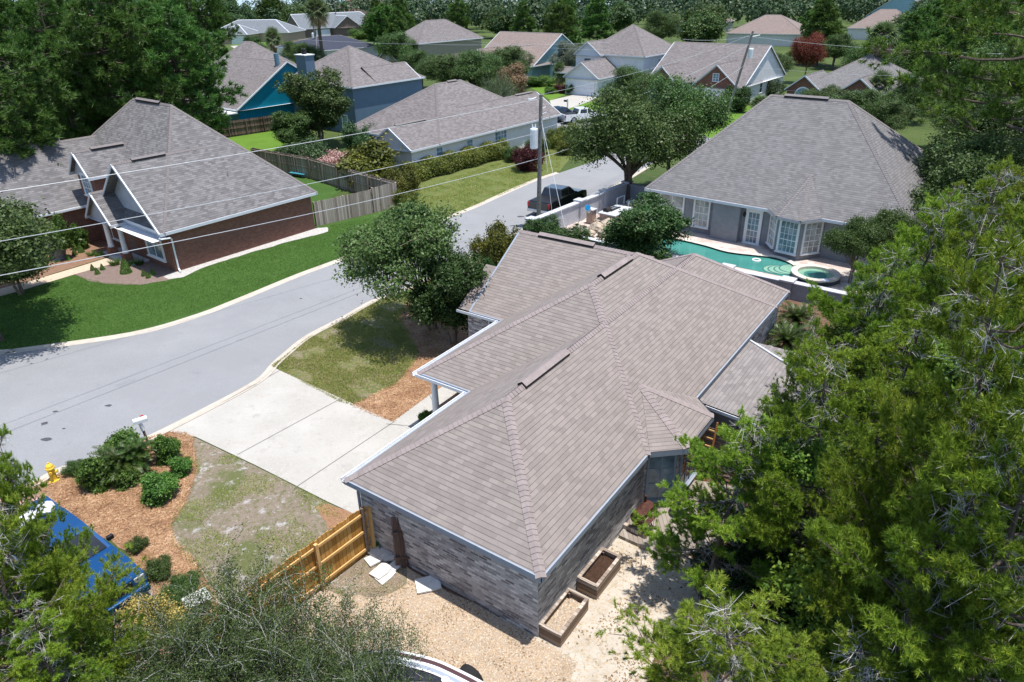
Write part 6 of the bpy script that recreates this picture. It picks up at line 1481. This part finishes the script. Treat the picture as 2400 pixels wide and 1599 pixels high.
# --- close pines on the right
sp = [('sand', 2045, 835, 5.4, .95, 'yellow green pine reaching over the corner of the lean-to roof'), ('sand2', 2130, 745, 6.0, .98, 'bright pine beyond the lean-to with vines in its top'),
      ('sand3', 2260, 760, 6.6, 1.0, 'pine just right of the vine topped pine'), ('sand', 1725, 1170, 3.9, .92, 'pine whose boughs hide the right half of the deck'),
      ('sand2', 1925, 1085, 5.0, .92, 'tall yellowish pine between the lean-to and the deck'), ('sand3', 2080, 1000, 5.2, 1.0, 'dark centred pine in the middle of the right grove'),
      ('sand2', 2250, 1080, 7.2, 1.0, 'brightest green pine near the right edge'), ('sand', 2200, 1400, 5.6, .95, 'low pine with long boughs in the lower right'),
      ('sand3', 2370, 1330, 6.6, 1.0, 'pine cut off by the lower right edge'), ('sand', 2400, 960, 6.4, 1.0, 'pine cut off by the right edge beside the brightest one'),
      ('sand2', 1700, 1600, 3.6, .95, 'golden tipped pine at the bottom edge beside the sand'), ('sand3', 1990, 1640, 2.8, .95, 'dark pine at the bottom edge in the grove'),
      ('sand2', 2330, 560, 5.0, .95, 'bright small pine at the right edge below the tall trunk'), ('sand3', 2210, 590, 4.4, .85, 'dark small pine behind the pool house corner'),
      ('sand', 2390, 700, 6.0, 1.0, 'bushy pine at the right edge level with the pool')]
for k, x, y, z, w, l in sp: tree_at(k, l, x, y, z, w=w, cat='pine')
tree_at('sand3', 'small pine bough reaching left over the lean-to roof', 1880, 905, 3.9, w=.45, cat='pine')
for x, y, z, w, l in ((2060, 800, 5.6, 1.5, 'yellowish vine draped over the pine nearest the pool'), (2140, 660, 5.2, 1.4, 'bright vine covering the pine top below the pool house'), (2290, 860, 7.2, 1.3, 'vine tangle high in the right edge pines'), (1890, 1040, 5.6, 1.0, 'small yellow leaved vine in the pine beside the lean-to'), (1980, 1500, 2.4, 1.9, 'green vine mat between the bottom pines')):
    q = at(x, y, z); o = plant('bush', l, 'vine', (q.x, q.y, z - .8), w, w * .9, mats={'leaves': 'leaf_vine'})
for x, y, z, w, l in ((2010, 575, 3.0, .5, 'loose leafy tree in front of the pool house window'), (2090, 560, 3.2, .55, 'second loose leafy tree at the pool house corner')):
    tree_at('airy', l, x, y, z, w=w)
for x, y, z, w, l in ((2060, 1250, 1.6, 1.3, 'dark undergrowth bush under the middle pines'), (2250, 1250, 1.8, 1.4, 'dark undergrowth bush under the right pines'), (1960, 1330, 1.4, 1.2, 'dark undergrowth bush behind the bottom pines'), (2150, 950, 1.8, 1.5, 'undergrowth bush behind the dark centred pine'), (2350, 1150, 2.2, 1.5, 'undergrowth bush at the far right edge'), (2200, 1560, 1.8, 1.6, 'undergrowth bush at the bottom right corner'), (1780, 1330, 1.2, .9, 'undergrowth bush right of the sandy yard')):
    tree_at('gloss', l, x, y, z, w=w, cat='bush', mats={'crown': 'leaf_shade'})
# --- tall longleaf pine at the right edge
q = at(2330, 560, 0); tr, cr = longleaf(71, 17.5, 6.5, 9.6, 4, .75, 24, .38, .055, 60, .36, up=.08, sprd=.55); tr.materials.append(M['bark']); cr.materials.append(M['leaf_tall'])
PR['tallpine'] = ([('trunk', tr), ('crown', cr)], 11, 17); plant('tallpine', 'tall dark trunked pine with wide boughs over the grey hip roof at the right', 'pine', q, 1.0, 1.0, 2.2, tilt=(0, R(1)))
# --- close plants bottom left
tree_at('twiggy', 'grey twigged shrub tree in front of the golden fence', 560, 1500, 2.3, w=1.0, cat='shrub')
tree_at('twiggy', 'second grey twigged shrub reaching over the boat bow', 790, 1570, 2.0, w=.82, cat='shrub', rz=2.0)
tree_at('twiggy', 'grey twigged shrub at the bottom left beside the brick edging', 370, 1570, 2.2, w=.9, cat='shrub', rz=4.0)
tree_at('sand2', 'pine with grey branches over the blue pickup at the bottom left', 60, 1450, 4.2, w=.85, cat='pine', rz=1.0)
tree_at('sand3', 'lower pine at the bottom left corner below the blue pickup', 170, 1590, 3.0, w=.7, cat='pine', rz=3.0)
tree_at('sand', 'pine at the left edge over the brick drive', 5, 1300, 5.0, w=.62, cat='pine', rz=5.0)

tree_at('sand3', 'small pine between the left edge and the blue pickup windscreen', 100, 1285, 4.4, w=.5, cat='pine', rz=2.0)
# --- left big pines
lp_ = [('pine', 330, 35, 13.5, 1.25, 'tallest pine of the left grove behind the red brick house'), ('pine', 420, 150, 10.5, 1.15, 'broad dark pine left of the teal house'), ('pine2', 445, 235, 6.5, 1.0, 'lower pine touching the teal house roof'), ('pine', 270, 130, 11.5, 1.2, 'dense pine in the middle of the left grove'), ('pine2', 340, 215, 6.5, 1.1, 'pine right behind the peak of the red brick house'), ('pine', 190, 60, 13, 1.2, 'pine against the water at the top left'), ('pine', 60, 70, 13, 1.2, 'pine in the top left corner'), ('pine2', 75, 190, 8.5, 1.25, 'pine at the left edge below the white roof'), ('pine2', 180, 235, 7.5, 1.15, 'pine just above the left wing roof'), ('pine', 10, 250, 9.0, 1.1, 'pine at the left edge above the brown roof'), ('pine2', 120, 290, 5.5, .9, 'low pine along the left wing ridge'), ('pine2', 255, 300, 5.5, .9, 'low pine between the ridge and the peak'), ('pine', 130, 150, 11, .9, 'thin pine crossing in front of the white metal roof'), ('pine', 470, 25, 13, 1.2, 'pine above the tile roofed house at top left'), ('pine2', 15, 330, 4.5, .9, 'bushy pine low at the left edge by the roof')]
for k, x, y, z, w, l in lp_: tree_at(k, l, x, y, z, w=w, cat='pine')
tree_at('oak', 'bright green maple among the left pines', 285, 205, 5.6, w=1.0, mats={'crown': 'leaf_bright'})
for x, y, z, w, l in ((530, 18, 8, 1.6, 'broad dark oak behind the garage with pyramid roof'), (640, 22, 7, 1.5, 'large magnolia behind the silver roofed house')): tree_at('far_oak', l, x, y, z, w=w)
# --- street and garden trees further off
ft = [('oak', 935, 110, 5, 1.3, 'dark oak left of the tan two storey house'), ('oak2', 905, 60, 7, 1.6, 'tall oak beside the long silver roof'), ('oak', 985, 150, 4, 1.1, 'low oak at the left end of the street hedge trees'), ('oak', 1040, 165, 4.2, 1.25, 'oak behind the peak of the cream house'), ('oak2', 1110, 160, 4.4, 1.3, 'widest oak of the row behind the cream house'), ('oak', 1038, 100, 4.5, 1.1, 'round topped tree in front of the tan two storey house'), ('oak', 1200, 145, 4.4, 1.3, 'round oak in front of the pinkish brown roof'), ('oak2', 1160, 185, 3.0, .9, 'dense low oak right of the bare pole'), ('oak', 720, 130, 4.0, 1.0, 'oak in front of the navy roof'), ('oak', 690, 120, 3.6, .9, 'small oak left of the navy roofed house chimney'), ('oak', 1550, 60, 6.0, 1.4, 'oak behind the white two storey house'), ('oak', 1930, 235, 3.0, .8, 'tree just behind the ridge of the grey hip roof'), ('oak2', 2010, 250, 3.2, .95, 'leafy tree at the right end of the grey hip ridge'), ('oak', 2090, 270, 3.0, .8, 'leafy shrub tree right of the grey hip roof'), ('oak2', 2290, 470, 4.5, 1.0, 'dark tree in the gap right of the grey hip roof'), ('oak', 2310, 420, 5.0, 1.2, 'tree behind the tall pine trunk'), ('oak2', 2260, 260, 4.0, 1.0, 'broad oak in front of the turquoise awning'), ('oak', 2140, 215, 3.6, .8, 'oak right of the short shaggy palm'), ('oak2', 2360, 330, 5.0, 1.3, 'oak at the right edge behind the tall trunk'), ('oak', 2050, 150, 5.0, 1.2, 'oak behind the tall palm trunk'), ('oak2', 1960, 110, 4.0, .9, 'oak between the crimson tree and the palm'), ('oak', 1815, 155, 3.4, .8, 'oak left of the crimson tree'), ('oak2', 2300, 160, 5.5, 1.5, 'oak under the aqua house gable'), ('oak', 1330, 130, 4.2, .9, 'silvery magnolia between the blue gable and the white house')]
for k, x, y, z, w, l in ft: tree_at(k, l, x, y, z, w=w, mats={'crown': 'leaf_silver'} if 'silvery' in l else None)
tree_at('far_oak2', 'bare looking tan twigged tree behind the cream house', 1200, 190, 3.0, w=.7, mats={'crown': 'leaf_tan'}); 
tree_at('twiggy', 'grey leafless crape myrtle in front of the round oak', 1170, 205, 3.0, w=1.2, cat='tree')
tree_at('oak', 'crimson flowering tree behind the arched window house', 1895, 120, 5.0, w=.85, mats={'crown': 'leaf_crimson'})
tree_at('palm', 'tall palm with brown dead fronds right of the arched window house', 2070, 82, 9.0, w=1.5, cat='palm'); tree_at('palm_low', 'short shaggy palm below the tall palm', 2062, 205, 3.4, w=1.3, cat='palm')
tree_at('palm', 'slender palm in front of the silver roofs', 742, 22, 12, w=1.7, cat='palm'); tree_at('palm_low', 'low palm above the teal house ridge', 612, 122, 3.0, w=1.6, cat='palm'); tree_at('palm_low', 'taller palm beside the garage with pyramid roof', 640, 90, 4.2, w=1.7, cat='palm')
tree_at('palm_low', 'small palm at the porch of the white two storey house', 1311, 168, 2.6, w=.9, cat='palm'); tree_at('palm_low', 'silver fan palm behind the left hip of the grey roof', 1782, 240, 1.4, w=1.0, cat='palm')
bush_at('bush', 'dark round shrub beside the red brick garage', 1728, 232, 2.0, h=3.2); bush_at('bush', 'clipped shrub below the white gable window', 1800, 205, 2.0, h=2.4, mats={'leaves': 'leaf_olive'}); bush_at('bush', 'hedge in front of the pale blue gable wall', 1265, 190, 2.6, h=1.6, mats={'leaves': 'leaf_bright'})
bush_at('bush', 'dark maroon bush at the white house porch', 1315, 208, 1.2, h=1.3, mats={'leaves': 'leaf_red'}); bush_at('bush', 'green bush beside the white garage door', 1342, 209, 1.2, h=1.5); bush_at('bush', 'light green bush on the lawn of the white house', 1288, 212, 1.0, h=1.0, mats={'leaves': 'leaf_bright'})
bush_at('bush', 'dark hedge bush beside the pyramid roofed garage', 490, 86, 3.0, h=3.5); bush_at('bush', 'shrub right of the pyramid roofed garage door', 590, 95, 2.4, h=2.4); bush_at('bush', 'bushy garden shrub left of the long brown brick house', 658, 68, 5.0, h=4.5, mats={'leaves': 'leaf_bright'}); bush_at('bush', 'shrub in front of the long brown brick house', 845, 80, 4.0, h=3.0, mats={'leaves': 'leaf_bright'})
bush_at('bush', 'pale flowering shrub at the teal gable wall', 620, 258, 2.0, h=2.2, mats={'leaves': 'leaf_silver'}); bush_at('bush', 'low weeds along the dark stained fence', 600, 288, 1.6, h=.9, mats={'leaves': 'leaf_bright'})
# --- the wooded skyline: single trees nearer, one mass beyond
rg = random.Random(77); keys = ['far_pine', 'far_pine2', 'far_oak', 'far_pine2', 'far_oak2']
band_ = []
for i in range(34): band_.append((860 + i * 46 + rg.uniform(-16, 16), rg.uniform(38, 52)))
for i in range(26): band_.append((900 + i * 60 + rg.uniform(-20, 20), rg.uniform(58, 74)))
extra = [(1620, 30), (1660, 55), (1800, 40), (1780, 60), (1760, 90), (1860, 35), (1960, 30), (2140, 50), (2200, 70), (2260, 50), (2320, 40), (2380, 70), (2400, 30), (1450, 40), (1400, 60), (1480, 75), (1330, 45), (1180, 50), (1120, 60), (1080, 35), (960, 60), (930, 80), (1240, 60), (1290, 85), (1340, 70), (1370, 95), (1500, 110), (1560, 85), (1590, 110), (1640, 70), (1660, 90), (1850, 60), (1880, 85), (1940, 100), (1830, 100), (2150, 90), (2180, 60), (2230, 100), (2290, 80), (2350, 110), (2120, 120), (2390, 160), (1920, 50), (2090, 40), (880, 40), (850, 55), (1010, 45), (600, 12), (520, 20), (560, 8), (640, 12), (660, 25), (420, 50), (690, 8)]
clear = [(1590, 60, 48, 34), (1770, 78, 115, 44), (2005, 65, 70, 42), (2070, 22, 80, 34), (1900, 110, 26, 20), (770, 40, 110, 30), (550, 62, 120, 42), (1060, 80, 110, 40), (1220, 100, 110, 45), (1440, 100, 110, 60), (1700, 140, 130, 50), (1950, 160, 120, 45), (2070, 85, 50, 30)]
cnt = 0
for x, y in band_ + extra:
    if any(abs(x - cx) < dx and abs(y - cy) < dy for cx, cy, dx, dy in clear): continue
    k = keys[cnt % 5]; zc = {'far_pine': 8.0, 'far_pine2': 6.5, 'far_oak': 5.0, 'far_oak2': 5.5}[k] * rg.uniform(.85, 1.15); q = at(x, y, zc)
    if q.y > 330: q = at(x, max(y, 40), zc)
    pz = PR[k][1]; sz = zc / pz
    plant(k, 'dark pine standing in the wooded skyline' if 'pine' in k else 'rounded oak standing in the wooded skyline', 'pine' if 'pine' in k else 'tree', (q.x, q.y, 0), sz * rg.uniform(1.1, 1.5), sz, rg.uniform(0, 6), group='skyline pines' if 'pine' in k else 'skyline oaks', name='skyline_pine' if 'pine' in k else 'skyline_oak'); cnt += 1
rg = np.random.default_rng(80); V = []
ntree = 900
for i in range(ntree):
    yy = rg.uniform(235, 460); xx = rg.uniform(-.78, .80) * yy
    if xx < -.30 * yy and rg.random() < .6: continue
    px_ = 1200 + F * xx / yy * 1.1
    if px_ < 900 and yy < 300: continue
    hh = rg.uniform(7, 13); r = rg.uniform(2.5, 5); n = 170
    d = unit(rg.normal(size=(n, 3))); P_ = np.array([xx, yy, hh * .62]) + d * [r, r, hh * .38] * rg.uniform(.6, 1.05, (n, 1)); V.append(leaf_quads(rg, P_, unit(d + rg.normal(size=(n, 3)) * .4 + [0, 0, .4]), 1.0, .8))
o = part('far_woods', np_mesh('far_woods', np.concatenate(V, 0), 4), M['leaf_far']); tag(o, 'dark far woods closing the view along the top edge', 'woods', kind='stuff')

# --- loose ground cover: blades, straw and litter that break up the edges of the beds
def scatter(pts, n, rg, mask=None):
    P2 = [Vector((p.x, p.y, 0)) for p in pts]; T = tessellate_polygon([P2]); A = []; 
    for t in T: a, b, c = (P2[i] for i in t); A.append(abs((b - a).cross(c - a).z) / 2)
    A = np.array(A); k = rg.choice(len(T), n, p=A / A.sum()); u, v = rg.uniform(0, 1, n), rg.uniform(0, 1, n); f = u + v > 1; u[f] = 1 - u[f]; v[f] = 1 - v[f]
    a = np.array([[P2[T[i][0]].x, P2[T[i][0]].y] for i in k]); b = np.array([[P2[T[i][1]].x, P2[T[i][1]].y] for i in k]); c = np.array([[P2[T[i][2]].x, P2[T[i][2]].y] for i in k])
    X = a + (b - a) * u[:, None] + (c - a) * v[:, None]
    if mask is not None:
        m_ = mask(X[:, 0], X[:, 1]) + rg.normal(size=n) * .35; X = X[m_ > 0]
    return np.concatenate([X, np.zeros((len(X), 1))], 1)
def wav(x, y, s=1.0): return np.sin(x * 1.7 * s + 1.3 * np.sin(y * 1.1 * s)) + np.sin(y * 2.3 * s + 1.7 * np.sin(x * .9 * s)) + .6 * np.sin((x + y) * 4.1 * s) 
def blades(rg, X, h, w, z=.01, lean=.6):
    n = len(X); D = unit(np.stack([rg.normal(size=n) * lean, rg.normal(size=n) * lean, np.ones(n)], 1)); s = unit(np.cross(D, rg.normal(size=(n, 3)))) * w * .5; X = X + [0, 0, z]
    return np.stack([X - s, X + s, X + D * h * rg.uniform(.5, 1.2, (n, 1))], 1).reshape(-1, 3)
def stuff(name, label, V, npp, mat):
    o = part(name, np_mesh(name, V, npp), M[mat]); tag(o, label, name.replace('_', ' '), kind='stuff')
M['blade_lawn'] = leaf('blade_lawn', (0.08, 0.19, 0.03), (0.15, 0.31, 0.05), (0.26, 0.42, 0.10), trans=.4)
M['blade_dry'] = leaf('blade_dry', (0.20, 0.27, 0.06), (0.38, 0.40, 0.11), (0.62, 0.52, 0.30), trans=.4)
M['straw_bits'] = leaf('straw_bits', (0.16, 0.07, 0.035), (0.42, 0.24, 0.13), (0.66, 0.46, 0.30), trans=.05)
M['litter_bits'] = leaf('litter_bits', (0.10, 0.06, 0.03), (0.30, 0.20, 0.11), (0.55, 0.42, 0.28), trans=.05)
M['pebble'] = leaf('pebble_mix', (0.28, 0.19, 0.12), (0.55, 0.41, 0.28), (0.78, 0.70, 0.60), trans=0)
rg = np.random.default_rng(90)
LW = P((-100, 836), (0, 822), (305, 780), (561, 699), (701, 641), (800, 604), (900, 561), (985, 530), (940, 500), (775, 528), (768, 545), (663, 572), (574, 599), (485, 627), (428, 652), (396, 658), (333, 668), (245, 663), (175, 648), (70, 680), (-100, 715))
stuff('lawn_blades', 'short blades over the vivid green lawn', blades(rg, scatter(LW, 70000, rg), .06, .035, .012), 3, 'blade_lawn')
FL = P((636, 858), (666, 836), (719, 794), (805, 748), (875, 709), (952, 681), (1010, 655), (1000, 700), (940, 740), (985, 830), (965, 862), (930, 902), (870, 932), (826, 952), (800, 946))
stuff('dry_grass', 'patchy blades on the front lawn island', blades(rg, scatter(FL, 60000, rg, lambda x, y: wav(x, y, 1.2) + .9), .08, .03, .012), 3, 'blade_dry')
SY = P((395, 1016), (459, 1025), (600, 1092), (768, 1177), (800, 1200), (860, 1290), (700, 1372), (500, 1472), (446, 1323), (388, 1265), (410, 1167), (440, 1100))
stuff('side_yard_grass', 'thin dry grass in the bare side yard', blades(rg, scatter(SY, 30000, rg, lambda x, y: wav(x, y, 1.0) - .5), .06, .028, .01), 3, 'blade_dry')
SN = P((990, 533), (1114, 484), (1261, 419), (1312, 402), (1320, 320), (1190, 375), (960, 450))
stuff('verge_grass', 'dry blades on the verge below the hedge', blades(rg, scatter(SN, 40000, rg, lambda x, y: wav(x, y, .8) + .6), .10, .05, .012), 3, 'blade_dry')
def sticks(rg, X, L, w, z=.02):
    n = len(X); a = rg.uniform(0, 6.28, n); D = np.stack([np.cos(a), np.sin(a), rg.uniform(-.05, .25, n)], 1) * L * rg.uniform(.5, 1.1, (n, 1)); s = np.stack([-np.sin(a), np.cos(a), rg.normal(size=n) * .4], 1) * w * .5; X = X + [0, 0, z]
    return np.stack([X - s, X + s, X + s + D, X - s + D], 1).reshape(-1, 3)
S1 = P((60, 1140), (196, 1094), (245, 1074), (357, 1024), (400, 1012), (450, 1018), (462, 1100), (434, 1182), (402, 1228), (406, 1262), (462, 1323), (496, 1382), (516, 1438), (470, 1440), (383, 1430), (350, 1378), (300, 1285), (112, 1180))
S2 = P((822, 952), (868, 928), (928, 898), (963, 858), (983, 828), (958, 788), (930, 746), (950, 716), (1000, 696), (1060, 700), (1050, 800), (1080, 860), (1005, 925), (921, 990))
stuff('pine_straw', 'loose pine straw on the front beds', np.concatenate([sticks(rg, scatter(S1, 36000, rg), .13, .014), sticks(rg, scatter(S2, 22000, rg), .13, .016)]), 4, 'straw_bits')
BY = P((868, 1240), (1262, 1500), (1340, 1400), (1480, 1185), (1600, 1262), (1700, 1350), (1640, 1500), (1500, 1640), (700, 1640), (620, 1440), (862, 1312))
stuff('yard_litter', 'scattered leaves and twigs in the sandy back yard', sticks(rg, scatter(BY, 7000, rg, lambda x, y: wav(x, y, 1.4) - .4), .06, .03), 4, 'litter_bits')
GV = P((866, 1235), (960, 1335), (1262, 1506), (1350, 1560), (1300, 1640), (640, 1640), (640, 1440), (862, 1316))
X = scatter(GV, 26000, rg); n = len(X); r = rg.uniform(.008, .022, (n, 1)); O = [[1, 0, 0], [-.3, .9, 0], [-.5, -.8, 0], [0, 0, 1]]; O = np.array(O, float); X = X + [0, 0, .018]
V = []
for tri in ((0, 1, 3), (1, 2, 3), (2, 0, 3)): V.append(np.stack([X + O[i] * r for i in tri], 1))
stuff('gravel_stones', 'loose tan pea gravel beside the brick wall', np.stack(V, 1).reshape(-1, 3), 3, 'pebble')
